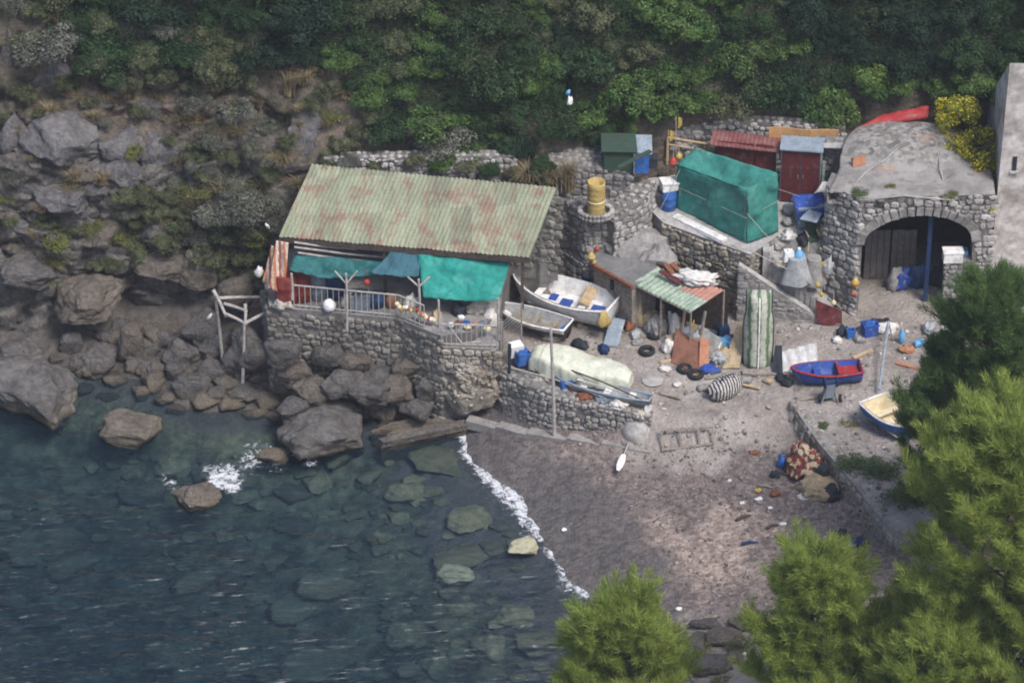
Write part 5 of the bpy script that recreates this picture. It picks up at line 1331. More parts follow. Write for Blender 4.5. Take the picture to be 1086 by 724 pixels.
mb.prism([(F0.x, F0.y), (F1.x, F1.y), (F1.x, F1.y + 1.0), (F0.x + .3, F0.y + 1.0)], 2.3, AZ)
o = mb.build("facade", [M['mortar'], M['stone_pale']], ab); o.location = -F1
mb = MB()
for i in range(21):        # ring of voussoirs
    t = math.pi * (i + .5) / 21; c = Vector((acx - ahw * 1.04 * math.cos(t), 0, spz + rise * 1.06 * math.sin(t))); c.y = yface(c.x) - .03
    tg = math.atan2(rise * math.cos(t), ahw * math.sin(t)); mb.box(c, (.26, .2, .34), (0, -tg, 0), 0, .025)
o = mb.build("arch_ring", M['stone'], ab); o.location = -F1
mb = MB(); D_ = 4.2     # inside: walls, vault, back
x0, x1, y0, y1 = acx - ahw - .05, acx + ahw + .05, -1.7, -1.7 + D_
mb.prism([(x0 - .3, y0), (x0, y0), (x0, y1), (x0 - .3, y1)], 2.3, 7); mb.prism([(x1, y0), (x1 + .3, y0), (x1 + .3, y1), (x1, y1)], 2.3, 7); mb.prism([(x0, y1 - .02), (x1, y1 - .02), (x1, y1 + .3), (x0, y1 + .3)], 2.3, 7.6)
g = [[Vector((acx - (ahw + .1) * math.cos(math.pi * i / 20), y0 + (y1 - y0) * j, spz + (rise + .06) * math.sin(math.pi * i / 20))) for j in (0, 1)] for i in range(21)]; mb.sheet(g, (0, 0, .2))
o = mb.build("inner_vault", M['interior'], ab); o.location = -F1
# roof: flat strip in front, low rounded mound behind
MX, MY = cx(970), 1.55
def roofz(x, y): return AZ + .04 + .55 * max(0, 1 - ((x - MX) / 2.75) ** 2 - ((y - MY) / 1.85) ** 2) ** .6
g = []; nx_, ny_ = 56, 56
for i in range(nx_ + 1):
    row = []
    for j in range(ny_ + 1):
        u, v = i / nx_, j / ny_
        y = lerp(-2.0, 3.3, v); q_ = math.sqrt(max(0.0, 1 - max(0, y) ** 2 / 3.32 ** 2))
        xl = lerp(F0.x, MX - 2.75, min(1, (y + 2.0) / 2.0)) if y < 0 else MX - .25 - 2.5 * q_
        xr = lerp(F2.x, MX + 3.0, min(1, (y + 2.0) / 2.0)) if y < 0 else MX + .3 + 2.7 * q_
        x = lerp(xl, xr, u)
        if j == 0: y = yface(x) if x > F1.x else lerp(F0.y, F1.y, (x - F0.x) / (F1.x - F0.x))
        row.append(Vector((x, y, roofz(x, y) + .05 * noise.fractal(Vector((x * 1.2, y * 1.2, 3)), 1.0, 2.0, 4) - .35 * max(0, (y - 2.6)) * 1.0)) - F1)
    g.append(row)
mb = MB(); mb.sheet(g, (0, 0, -.5))
def vault_mat():
    a = NT('vault_roof'); co = a.pos(); n1 = a.noise(co, .9, 6, .65)
    c = a.mix(a.ramp(n1, .4, .62), (.36, .34, .325), (.25, .235, .225))
    s = a.sep(co); gv = a.vor(co, 6, 'F1', 'Color')
    grav = a.scalec((.27, .255, .24), a.ramp(a.sep(gv)[0], 0, 1, .5, 1.45, False))
    c = a.mix(a.ramp(a.math('ADD', s[2], a.math('MULTIPLY', n1, .3)), 5.85, 6.05, 0, .9), c, grav)
    c = a.mix(a.ramp(a.noise(co, .7, 3, .6), .55, .68, 0, .5), c, (.36, .24, .16))
    c = a.mix(a.ramp(a.noise(co, 2.1, 6, .75), .54, .66, 0, .6), c, (.14, .13, .10))
    a.base(c); a.bump(a.noise(co, 6, 7, .75), .9, .12); return a.fin(.9, .15)
M['vault'] = vault_mat(); mb.build("vault_roof", M['vault'], ab, True)
def on_roof(px, py):
    z = AZ + .05
    for _ in range(40):
        q = U(px, py, z); z = lerp(z, roofz(q.x, q.y), .4)
    return U(px, py, z)
mb = MB()
for pl in ([(905, 197), (918, 183), (938, 170), (954, 156)], [(1000, 192), (996, 170), (992, 150)], [(935, 134), (947, 127)], [(912, 213), (960, 208), (1012, 213)]):
    mb.tube([on_roof(*p) - F1 + Vector((0, 0, .02)) for p in pl], .03, 5)
mb.build("mortar_ridge", M['pale_concrete'], ab, True)
# right inner pillar, box on it, post, boarded door
q = G(1013, 322); pil = thing("stone_pillar", "square rubble pillar standing in the right half of the arch", "pillar", Vector((q.x, -2.05, q.z)))
mb = MB(); mb.box((0, .25, 1.0), (1.05, .5, 2.1)); w0 = [(-.53, 0, 0, 2.0), (.53, 0, 0, 2.0)]; stone_face(mb, w0, .25, 1, .08); mb.build("pillar_body", [M['mortar'], M['stone']], pil)
bx = thing("foam_box", "white foam fish box on top of the pillar in the arch", "box", Vector((q.x - .25, -1.95, q.z + 2.06)))
mb = MB(); mb.box((0, 0, .2), (.72, .45, .4), (0, 0, .05), 0, .01); mb.build("box_body", M['white'], bx); mb = MB(); mb.box((0, 0, .43), (.78, .5, .06), (0, 0, .05)); mb.build("lid", M['white'], bx)
mb = MB(); mb.box((0, 0, .12), (.55, .3, .22), (0, 0, -.1), 0, .02); o = mb.build("crate", M['sky_blue'], origin=Vector((0, 0, 0))); o.location = Vector((q.x + .1, -1.6, q.z + 2.06 + .0)) + Vector((0, .05, 0)); tag(o, "pale blue crate behind the white foam box on the pillar", "crate")
q = G(988, 322); mb = MB(); mb.box((0, 0, 1.95), (.16, .16, 3.9)); o = mb.build("wooden_post", M['navy']); o.location = Vector((cx(988), -1.6, q.z)); tag(o, "tall dark blue post in the middle of the arch", "post")
dr = thing("boarded_door", "grey boarded double door inside the arch", "door", Vector((cx(925), .1, 2.9)))
for k in range(2):
    mb = MB()
    for j in range(4): mb.box((.14 + .24 * j + 1.02 * k, 0, 1.1 + .02 * (j % 2)), (.22, .06, 2.2))
    mb.build("door_leaf", M['shutter'], dr)
# red tarp at the back of the vault, terracotta tile
a = [V(915, 134, 3.3), V(960, 130, 3.2), V(985, 122, 3.7), V(950, 108, 4.3)]
g, nn = cloth(V(906, 137, 2.9), V(984, 125, 3.4), V(985, 112, 3.7), V(940, 120, 3.6), 18, 8, .10, -.04, 3, 1.4); mb = MB(); mb.sheet(g, nn * .03); tag(mb.build("red_tarp", M['red'], origin=V(912, 134, 3.0), smooth=True), "bright red tarp spread behind the vault roof under the shrubs", "tarp")
mb = MB(); p = on_roof(910, 175); mb.box((0, 0, .16), (.5, .1, .34), (R(-20), 0, .3), 0, .03); o = mb.build("roof_tile", M['terracotta']); o.location = p; tag(o, "broken terracotta slab leaning at the left edge of the vault roof", "tile")
# bushes on the building
for k, (px, py, r, ky, lb) in enumerate([(1015, 112, 1.15, 'broom', "yellow-flowering broom left of the plaster building, the topmost"), (1036, 148, 1.35, 'broom', "large yellow-flowering broom against the plaster building"), (1002, 135, .8, 'broom', "yellow-flowering broom behind the right end of the vault"),
                                     (1048, 178, 1.0, 'broom', "yellow-flowering broom hanging over the right side of the vault"), (1068, 90, .9, 'mid', "green bush touching the top of the plaster building"), (1040, 205, .75, 'broom', "low yellowish broom beside the arch on the roof edge"), (1030, 80, 1.0, 'mid', "green shrub above the yellow broom")]):
    q = V(px, py, [2.6, 1.2, 2.2, .2, 3.6, -1.2, 4.2][k]); shrub(ky, q + Vector((0, -.3, -.3)), r, lb, None, .95, True)
for px, py, r in ((914, 206, .38), (938, 200, .25), (960, 202, .2), (1000, 205, .3), (1022, 210, .4)):
    pass
shrub('herb', on_roof(912, 205), .45, "low green weed on the left corner of the vault roof", None, .5, True)
shrub('weed', on_roof(944, 198), .28, "tiny weed in the middle of the flat roof strip", None, .5, True)
shrub('weed', on_roof(1008, 208), .4, "yellowish weed on the right part of the flat roof strip", None, .6, True)

# ---- plaster building at the right edge
pb_ = thing("plaster_building", "tall pale plaster building with a stained wall at the right edge", "building", Vector((cx(1075), -1.5, 2.5))); po = Vector((cx(1075), -1.5, 2.5))
tp_, bt_ = V(1071, 67, -1.2), V(1056, 250, -1.5)
xs_t, xs_b = tp_.x - po.x, bt_.x - po.x - .15; hh = tp_.z - po.z
mb = MB(); Wd, Dp = 9, 7; n = 10; g = []
for i in range(n + 1):      # stained wall leaning inwards, mono-pitch roof falling to the back
    t = i / n; x = lerp(xs_b, xs_t, t ** .8); zf = hh * t + (-.6 if i == 0 else 0); zb_ = min(zf, hh - 5.4)
    g.append([(x, .3 * t, zf), (Wd, .3 * t, zf - .25 * t), (Wd, Dp, zb_), (x + .3, Dp, zb_)])
for i in range(n):
    for j in range(4):
        a, b = g[i][j], g[i][(j + 1) % 4]; c, d = g[i + 1][(j + 1) % 4], g[i + 1][j]; mb.add([a, b, c, d], [(0, 1, 2, 3)])
mb.add(g[n], [(0, 1, 2, 3)])
M['plaster'] = mat('stained_plaster', (.54, .50, .475), (.31, .28, .26), .7, bump=.4, bscale=5, grime=.3)
mb.build("wall", M['plaster'], pb_)
for px, py, w_, h_, nm in ((1076, 173, .16, .6, "window"), (1083, 277, .5, .6, "window")):
    q = V(px, py, -1.3) - po; mb = MB(); mb.box((q.x, q.y - .0, q.z), (w_, .12, h_)); fr_ = mb.build(nm, M['dark'], pb_)
    mb = MB(); mb.box((q.x, q.y - .07, q.z - h_ / 2 - .05), (w_ + .16, .16, .07)); mb.build("sill", M['pale_concrete'], fr_)
# ================================================================== BOATS
def boat(name, label, loc, rz, L, Bm, D, hull, inner, gun, seatm, stripe=None, stern=.72, seats=(.25, .5, .72), floor=None, roll=0.0, pitch=0.0, bowrise=.28, full=.42, group=None, bowmin=.02, floor_z=.20):
    t = thing(name, label, "boat", loc, rz, group); t.rotation_euler = (roll, pitch, rz)
    nS, nP = 18, 8
    def sec(u):
        w_ = Bm / 2 * (lerp(stern, 1, math.sin(min(1, u / full) * math.pi / 2)) if u < full else max(bowmin, math.cos((u - full) / (1 - full) * math.pi / 2) ** .62))
        sh = D * (1 + .10 * (1 - u / full) ** 2 if u < full else 1 + bowrise * ((u - full) / (1 - full)) ** 2)
        kl = .0 if u < .75 else D * .55 * ((u - .75) / .25) ** 2.2
        return w_, sh, kl
    def pt(u, s, side, sc=1.0, dz=0.0):
        w_, sh, kl = sec(u); x = (u - .5) * L + (.10 * L * (s - 1) * .6 * max(0, (u - .7) / .3) if u > .7 else 0)
        return Vector((x * (1 if sc == 1 else .985), side * w_ * sc * s ** .55, kl + dz + (sh - kl) * s ** 1.7))
    out = []; inn = []
    for i in range(nS + 1):
        u = i / nS; out.append([pt(u, j / nP, -1) for j in range(nP, 0, -1)] + [pt(u, j / nP, 1) for j in range(nP + 1)])
        inn.append([pt(u, j / nP, -1, .93, .045) for j in range(nP, 0, -1)] + [pt(u, j / nP, 1, .93, .045) for j in range(nP + 1)])
    w2 = 2 * nP + 1
    def shell(g, flip, mf):
        mb = MB(); vs = [p for r in g for p in r]; fs = []; ms = []
        for i in range(nS):
            for j in range(w2 - 1):
                f = (i * w2 + j, i * w2 + j + 1, (i + 1) * w2 + j + 1, (i + 1) * w2 + j); fs.append(f[::-1] if flip else f); ms.append(mf(j))
        fs.append(tuple(range(w2))[::-1] if not flip else tuple(range(w2))); ms.append(0)
        e_ = tuple(nS * w2 + k for k in range(w2)); fs.append(e_ if not flip else e_[::-1]); ms.append(0)
        mb.add(vs, fs); mb.m = ms; return mb
    st_ = lambda j: 1 if stripe and (j < 2 or j >= w2 - 3) else 0
    shell(out, True, st_).build("hull", [M[hull], M[stripe or hull]], t, True)
    shell(inn, False, lambda j: 0).build("interior", M[inner], t, True)
    mb = MB()
    for sd in (-1, 1): mb.tube([pt(i / nS, 1, sd) * 1 + Vector((0, 0, .005)) for i in range(nS + 1)], .042, 6)
    mb.tube([pt(0, 1, -1), pt(0, 1, 1)], .045, 6); mb.build("gunwale", M[gun], t, True)
    for u in seats:
        w_, sh, kl = sec(u); mb = MB(); mb.box(((u - .5) * L, 0, sh * .72), (.26, w_ * 1.72, .045)); mb.build("seat", M[seatm], t)
    if floor:
        mb = MB()
        for k in range(-2, 3): mb.box((-.03 * L, k * Bm * .13, D * floor_z + .05), (L * .62, Bm * .125, .02))
        mb.build("floor_board", M[floor], t)
    mb = MB(); mb.tube([Vector((-L / 2, 0, -.02)), Vector((L * .2, 0, -.03)), Vector((L * .38, 0, D * .22)), Vector((L * .47, 0, D * .9))], .035, 5); mb.build("keel", M[hull], t)
    return t
def heading(a, b): d = b - a; return math.atan2(d.y, d.x)

# white boat: stern lower right, bow upper left
s_, b_ = G(645, 351), G(549, 323)
wb = boat("rowing_boat", "large white rowing boat with blue floor boards, bow towards the green-roofed shed", (s_ + b_) / 2 + Vector((0, .12, .18)), heading(s_, b_), (s_ - b_).length * 1.11, 1.95, .95, 'white', 'white', 'white', 'white', None, .7, (.28, .72), 'white', floor_z=.45)
for u, y, ln, w_ in ((.16, .05, .5, .9), (.46, .1, .45, .7), (.60, -.1, .3, .5)):
    mb = MB(); LL = (s_ - b_).length * 1.11; mb.box(((u - .5) * LL, y, .52), (ln, w_ * .8, .05), (0, 0, .1)); mb.build("blue_panel", M['blue'], wb)
p = wb.location; mb = MB(); mb.box((0, 0, 0), (.42, 1.05, .10), (0, 0, 0)); mb.box((.0, 0, .06), (.36, .9, .05)); o = mb.build("wooden_box", M['pale_wood']); o.location = V(624, 314, p.y - .2); o.rotation_euler = (R(-6), R(-22), wb.rotation_euler[2] + .15); tag(o, "pale wooden box lid lying across the stern of the large white boat", "box")
o = heap(V(640, 346, s_.y - .72), (.26, .10, .5), "yellow netting hung over the stern of the large white boat", 'tan_plastic', "net", "yellow_net", 5, 3, .5, .2, 3); 
for e in (.25, .75):
    q = s_.lerp(b_, e) + Vector((0, .15, 0)); mb = MB(); mb.box((0, 0, .12), (.18, 1.1, .22)); o = mb.build("wooden_chock", M['wood']); o.location = Vector((q.x, q.y, gz(q.x, q.y))); o.rotation_euler = (0, 0, heading(s_, b_)); tag(o, "wooden chock under the %s of the large white boat" % ("stern" if e < .5 else "bow"), "chock")
# second boat below it
s2, b2 = G(599, 366), G(528, 348)
sb = boat("rowing_boat", "smaller off-white rowing boat with a dark hull, below the large white boat", (s2 + b2) / 2 + Vector((0, .25, .28)), heading(s2, b2), (s2 - b2).length * 1.1, 1.15, .5, 'dark_wood', 'clear_sheet', 'white', 'wood', 'white', .75, (.2, .45, .7), 'wood')
mb = MB(); mb.lathe([(.07, 0), (.10, .04), (.10, .2), (.06, .24), (.03, .3)], 10); o = mb.build("plastic_canister", M['blue2']); o.location = V(595, 350, s2.y + .3); o.rotation_euler = (0, R(70), .4); tag(o, "small blue canister in the stern of the smaller off-white boat", "canister")
o = heap(V(532, 338, b2.y + .3), (.45, .35, .3), "bunched white rags on the bow of the smaller off-white boat", 'white_cloth', "rags", "white_rag", 7, 3, .5, .3, 3)

# covered boat
s3, b3 = G(668, 420), G(566, 395)
cv = thing("covered_boat", "long boat wrapped in a pale yellowish cover on the edge of the quay", "boat", (s3 + b3) / 2 + Vector((0, .35, .0)), heading(b3, s3)); L3 = (s3 - b3).length * 1.03
g = []
for i in range(41):
    u = i / 40; w_ = .74 * (math.sin(math.pi * min(1, (u * .86 + .10))) ** .5); top = lerp(1.12, .80, u) + (.08 * math.sin(u * 9) + .04 * math.sin(u * 23)) * .5
    if u > .9: top *= 1 - (u - .9) * 1.2
    if u < .06: top *= .8 + u * 3.3
    row = []
    for j in range(25):
        s = j / 24 * 2 - 1; a_ = abs(s); y = math.copysign(w_ * (min(1, a_ / .62) ** .85), s)
        roof_ = top - .16 * min(1, a_ / .62) - .10 * max(0, math.sin(u * 12 + 1)) * (a_ / .62 if a_ < .62 else 1)      # taut ridge, sagging flanks
        hem = .16 + .10 * abs(math.sin(u * 8 + 1)) + .05 * math.sin(u * 29)
        zz = roof_ if a_ < .62 else lerp(roof_, hem, ((a_ - .62) / .38) ** .9)
        if a_ > .55: y *= 1 + .06 * math.sin(u * 34 + (1 if s > 0 else 4)) * (a_ - .55) / .45 + .03 * math.sin(u * 71)
        zz += .03 * noise.fractal(Vector((u * 9, s * 3, 1)), 1.0, 2.0, 3)
        row.append(Vector(((u - .5) * L3, -y, zz)))
    g.append(row)
mb = MB(); mb.sheet(g, (0, 0, -.03)); mb.build("cover", M['tarp'], cv, True)
mb = MB(); mb.add([g[0][j] for j in range(25)] , [tuple(range(25))]); mb.build("cover_end", M['tarp'], cv)
mb = MB(); mb.add([g[40][j] for j in range(25)], [tuple(range(24, -1, -1))]); mb.build("cover_end", M['tarp'], cv)
mb = MB(); mb.ell((0, 0, .36), (L3 * .48, .62, .36), (0, 0, 0), 3); mb.build("hull", M['white'], cv, True)
for u in (.13,):
    i = int(u * 40); mb = MB(); mb.tube([p + Vector((0, 0, .015)) for p in g[i]], .016, 5); mb.build("strap", M['rope'], cv)
for e in (-.3, .3):
    mb = MB(); mb.box((e * L3, 0, .08), (.2, 1.2, .2)); mb.build("chock", M['wood'], cv)
# thin boat along the wall edge (weathered punt) with pole
s4, b4_ = G(690, 438), G(592, 411)
pu = boat("punt", "narrow weathered grey punt with a pale rim lying along the quay edge", (s4 + b4_) / 2 + Vector((-.05, .12, .12)), heading(s4, b4_), (s4 - b4_).length * 1.02, .68, .34, 'grey_cloth', 'clear_sheet', 'slate_top', 'white', 'slate_top', .6, (.2, .45, .7), None)
mb = MB(); mb.tube([G(600, 408, .75), G(640, 424, .8), G(690, 440, .5)], .03, 6); tag(mb.build("long_oar", M['dark_wood'], origin=G(640, 424, .6)), "long dark oar lying along the narrow punt", "oar")
mb = MB(); mb.tube([G(612, 415, .55), G(672, 432, .55)], .028, 6); tag(mb.build("long_oar", M['white'], origin=G(640, 424, .5)), "long pale oar lying in the narrow punt", "oar")
# blue and red boat
s5, b5 = G(909, 408), G(843, 415)
br = boat("rowing_boat", "bright blue rowing boat with red gunwale and red stern compartment", (s5 + b5) / 2 + Vector((0, .30, .10)), heading(s5, b5), (s5 - b5).length * 1.13, 1.22, .52, 'blue', 'blue', 'red', 'blue', None, .82, (.62,), None, roll=R(6))
mb = MB(); LL = (s5 - b5).length * 1.13; mb.box((-LL * .33, 0, .36), (LL * .30, .90, .06)); mb.build("stern_deck", M['red'], br)
mb = MB(); mb.box((-LL * .17, 0, .40), (.06, 1.0, .3)); mb.build("bulkhead", M['red'], br)
# cream and blue boat
s6, b6 = G(965, 474), G(921, 446)
cb = boat("rowing_boat", "blue rowing boat with a cream interior and white rim, half hidden by the dark pine", (s6 + b6) / 2 + Vector((.15, .2, .08)), heading(b6, s6), 2.5, 1.45, .62, 'blue2', 'cream', 'white', 'cream', None, .9, (.3, .55), 'cream', roll=R(-4))
# upturned boat standing on end
p = G(804, 394)
ub = boat("upturned_boat", "green and white streaked boat standing on end against the stair wall", p + Vector((0, .35, 1.55)), 0, 3.1, 1.12, .42, 'white', 'green_paint', 'green_paint', 'wood', None, .95, (.5,), None, bowrise=.05, full=.5, bowmin=.84)
def upt():
    a = NT('streaked_green_white_hull'); co = a.pos(); s = a.sep(co)
    v = a.math('ADD', a.math('MULTIPLY', s[1], 1.0), a.math('MULTIPLY', a.math('SUBTRACT', a.noise(co, 2.2, 5, .7), .5), .28))
    f = a.math('ABSOLUTE', a.math('SINE', a.math('MULTIPLY', v, 9.0)))
    c = a.mix(a.ramp(f, .35, .75), (.10, .155, .085), (.42, .43, .36))
    c = a.mix(a.ramp(a.noise(co, 3, 5, .7), .52, .66, 0, .7), c, (.13, .17, .10)); c = a.scalec(c, a.ramp(a.noise(co, 10, 4, .7), .3, .7, .75, 1.15))
    a.base(c); a.bump(f, .5, .05); return a.fin(.7, .25)
for ch in ub.children:
    if ch.name.startswith("hull"): ch.data.materials[0] = upt(); ch.data.materials[1] = ch.data.materials[0]
# boat local +x up, keel (local -z) towards the camera
mx = Matrix((Vector((0, 0, 1)), Vector((1, 0, 0)), Vector((0, 1, 0)))).transposed()   # columns: x->up, y->right, z->away
ub.rotation_euler = (Matrix.Rotation(R(-9), 3, 'X') @ mx).to_euler()

# ================================================================== AWNINGS
def awning(name, label, a, b, c, d, m, seed, sag=.1, wr=.05, cat="awning", nu=26, nv=12):
    g, nn = cloth(a, b, c, d, nu, nv, wr, 0, seed, 1.5)
    for i, row in enumerate(g):
        for j in range(len(row)): row[j] = row[j] - Vector((0, 0, sag * math.sin(math.pi * (i / nu)) ** 1.0 * (1 - j / nv))) - Vector((0, 0, .05 * abs(math.sin(i * .9 + seed)) * (1 - j / nv)))
    mb = MB(); mb.sheet(g, nn * .014); return tag(mb.build(name, M[m], smooth=True, origin=(a + b) / 2), label, cat)
yb = BL.y - .1
awning("shade_awning", "bright teal net awning hanging from the right half of the eave", V(449, 314, -4.75), V(529, 318, -4.85), V(541, 277, -3.7), V(443, 270, -3.55), 'teal_bright', 1, .08, .10)
awning("shade_awning", "slate-blue tarp awning in the middle of the eave", V(392, 289, -4.3), V(444, 293, -4.45), V(446, 269, -3.5), V(414, 268, -3.45), 'slate_tarp', 2, .06, .10)
awning("shade_awning", "dark teal tarp awning sagging at the left end of the eave", V(307, 286, -4.1), V(396, 291, -4.3), V(404, 277, -3.55), V(312, 270, -3.45), 'teal_dark', 3, .24, .09)
# outer poles with forked tops carrying the awnings
def fork(px, py0, py1, label, y, arms=True):
    t0, b0 = V(px, py0, y), V(px + 1, py1, y); t = thing("awning_pole", label, "pole", b0)
    mb = MB(); mb.tube([(0, 0, 0), (t0 - b0) * .5 + Vector((.02, 0, 0)), t0 - b0], [.055, .05, .045], 7); mb.build("pole", M['bamboo'], t)
    if arms:
        for sx_ in (-1, 1): mb = MB(); mb.tube([(t0 - b0) * .82, (t0 - b0) + Vector((.42 * sx_, .1, .05))], .035, 6); mb.build("brace", M['bamboo'], t)
fork(367, 290, 350, "pale forked pole in front of the cobbled terrace wall", -4.75)
fork(444, 296, 340, "pale forked pole under the joint of the slate and teal awnings", -4.9)
fork(465, 318, 372, "slim pole at the left end of the lower railing", -5.3, False)
fork(528, 316, 408, "tall pole at the right end of the lower railing", -5.4, False)
fork(309, 290, 318, "short pole at the left end of the dark teal awning", -4.3, False)

# ================================================================== RAILINGS
def railing(label, pts, hgt, nb, y_off=0, rz_=0):
    t = thing("railing", label, "railing", pts[0])
    rel_ = [p - pts[0] for p in pts]
    mb = MB(); mb.tube([p + Vector((0, 0, hgt)) for p in rel_], .035, 6); mb.build("top_rail", M['rail'], t)
    mb = MB(); mb.tube([p + Vector((0, 0, .12)) for p in rel_], .028, 6); mb.build("bottom_rail", M['rail'], t)
    L = [0]
    for a, b in zip(rel_, rel_[1:]): L.append(L[-1] + (b - a).length)
    me = None
    for k in range(nb + 1):
        u = L[-1] * k / nb; i = max(0, min(len(L) - 2, next((i for i in range(len(L) - 1) if u <= L[i + 1] + 1e-6), len(L) - 2)))
        q = rel_[i].lerp(rel_[i + 1], (u - L[i]) / (L[i + 1] - L[i]))
        if me is None:
            mb = MB(); mb.tube([(0, 0, 0), (0, 0, hgt)], .02, 5); o = mb.build("baluster", M['rail'], t); me = o.data
        else: o = link("baluster", me, t)
        o.location = q
railing("long pale metal railing along the top of the cobbled terrace wall", [P3(300, 325, TZ), P3(340, 329, TZ), P3(423, 337, TZ), P3(450, 348, TZ)], 1.02, 26)
railing("short pale railing above the cemented rock", [P3(468, 367, LZ), P3(527, 369, LZ)], 1.0, 11)
mb = MB(); mb.tube([P3(474, 364, LZ + .95) + Vector((0, 0, .9)), P3(490, 364, LZ + 1.5) + Vector((0, 0, .0)), P3(510, 362, LZ + 1.75)], .03, 6)
tag(mb.build("hanging_hose", M['rope'], smooth=True, origin=P3(490, 364, LZ + 1)), "pale curved hose hanging under the bright teal awning", "hose")

# wire mesh fence right of the lower railing
wf = thing("wire_fence", "grey wire mesh fence panel beside the smaller off-white boat", "fence", P3(531, 390, 2.6)); f0 = P3(531, 390, 2.6); f1 = Vector((cx(553), f0.y + 1.1, 2.6))
mb = MB(); dv = f1 - f0
for k in range(13): mb.tube([dv * (k / 12), dv * (k / 12) + Vector((0, 0, 2.0))], .008, 3)
for k in range(14): mb.tube([Vector((0, 0, 2.0 * k / 13)), dv + Vector((0, 0, 2.0 * k / 13))], .008, 3)
mb.build("mesh_panel", M['metal'], wf)
for k in (0, 1): mb = MB(); mb.tube([dv * k, dv * k + Vector((0, 0, 2.2))], .035, 6); mb.build("post", M['metal'], wf)

# pole rack on the rocks
pr = thing("pole_rack", "rickety rack of bleached wooden poles standing on the shore boulders", "rack", G(254, 412)); ro = Vector(pr.location)
yA = ro.y + .1
segs = [((257, 412), (259, 342), -.0, -.0), ((237, 390), (228, 312), 1.0, 1.0), ((226, 307), (240, 336), 1.0, .5), ((240, 333), (260, 343), .5, .0), ((259, 343), (306, 319), 0, 1.2), ((232, 316), (278, 315), 1.0, 1.6), ((260, 322), (260, 344), .3, 0), ((238, 322), (262, 330), 1.1, .5)]
for a, b, d0, d1 in segs:
    p, q = V(*a, yA + d0) - ro, V(*b, yA + d1) - ro; mb = MB(); mb.tube([p, p.lerp(q, .5) + Vector((.02, 0, .02)), q], [.07, .06, .055], 7); mb.build("leg" if abs(a[1] - b[1]) > 60 else "pole", M['bamboo'], pr)

# ================================================================== CONTAINERS AND CLUTTER
def barrel(p, r, h, m, label, name="barrel", cat="barrel", rib=True, lidm=None):
    t = thing(name, label, cat, p); mb = MB()
    mb.lathe([(r * .92, 0), (r, .03), (r, h * .30), (r * 1.04, h * .33), (r, h * .36), (r, h * .64), (r * 1.04, h * .67), (r, h * .70), (r * .99, h * .95), (r * .9, h)] if rib else [(r * .8, 0), (r, h * .95), (r * 1.05, h)], 18)
    mb.build("barrel_body", M[m], t, True); mb = MB(); mb.lathe([(r * .93, h), (r * .93, h + .035), (r * .8, h + .045)], 18); mb.build("lid", M[lidm or m], t, True); return t
def on_t(px, py, z): return P3(px, py, z)
barrel(V(304, 320, -3.6), .42, 1.25, 'barrel_red', "big rust-red barrel behind the railing, leftmost of the two red ones"); barrel(V(321, 316, -3.3), .40, 1.05, 'barrel_red', "rust-red barrel behind the railing, right of the bigger one")
barrel(V(338, 317, -3.2), .38, 1.05, 'grey_plastic', "grey-blue barrel next to the red barrels"); barrel(V(355, 318, -3.1), .46, 1.0, 'navy', "dark navy barrel under the dark teal awning")
for o in list(bpy.data.objects):
    if o.get("category") == "barrel": o.location.z = TZ
barrel(P3(709, 221, 5.58), .30, .8, 'blue2', "blue barrel at the left end of the green net tent")
mb = MB(); mb.box((0, 0, .17), (.62, .5, .3), (0, 0, .25), 0, .02); mb.box((0, 0, .34), (.68, .56, .05), (0, R(5), .25)); o = mb.build("white_crate", M['white']); o.location = P3(709, 221, 5.58) + Vector((0, .1, .84)); tag(o, "white lidded crate on top of the blue barrel", "crate")
mb = MB(); mb.ell((0, 0, .27), (.25, .24, .28), (0, 0, 0), 3); o = mb.build("round_buoy", M['white'], smooth=True); o.location = V(349, 321, -4.2); o.location.z = TZ; tag(o, "round white buoy leaning on the railing", "buoy")
def crate(p, size, m, label, rz=0.0, tilt=0.0, name="crate", fill=None):
    t = thing(name, label, "crate", p, rz); x, y, z = size; mb = MB(); th = .035
    mb.box((0, 0, th / 2), (x, y, th)); mb.box((0, -y / 2, z / 2), (x, th, z)); mb.box((0, y / 2, z / 2), (x, th, z)); mb.box((-x / 2, 0, z / 2 + .002), (th, y - th, z)); mb.box((x / 2, 0, z / 2 + .002), (th, y - th, z))
    mb.box((0, -y / 2 - .01, z * .92), (x + .06, th, .06)); mb.box((0, y / 2 + .01, z * .92), (x + .06, th, .06)); mb.build("crate_body", M[m], t)
    if fill: mb = MB(); mb.ell((0, 0, z * .7), (x * .45, y * .45, z * .45), (0, 0, 0), 3, 0, .5, 3, 3); mb.build("contents", M[fill], t)
    t.rotation_euler = (0, tilt, rz); return t
q = V(382, 324, -4.0); q.z = TZ; crate(q, (.7, .5, .75), 'grey_plastic', "slate-grey crate behind the railing below the dark awning", .1, 0, "crate", 'dark')
# red little buoy hanging at (389,299)
mb = MB(); mb.ell((0, 0, 0), (.13, .13, .16), (0, 0, 0), 2); mb.tube([(0, 0, .15), (0, 0, .55)], .012, 4); o = mb.build("hanging_buoy", M['red_plastic'], smooth=True); o.location = V(389, 299, -4.1); tag(o, "small red buoy hanging under the slate awning", "buoy")
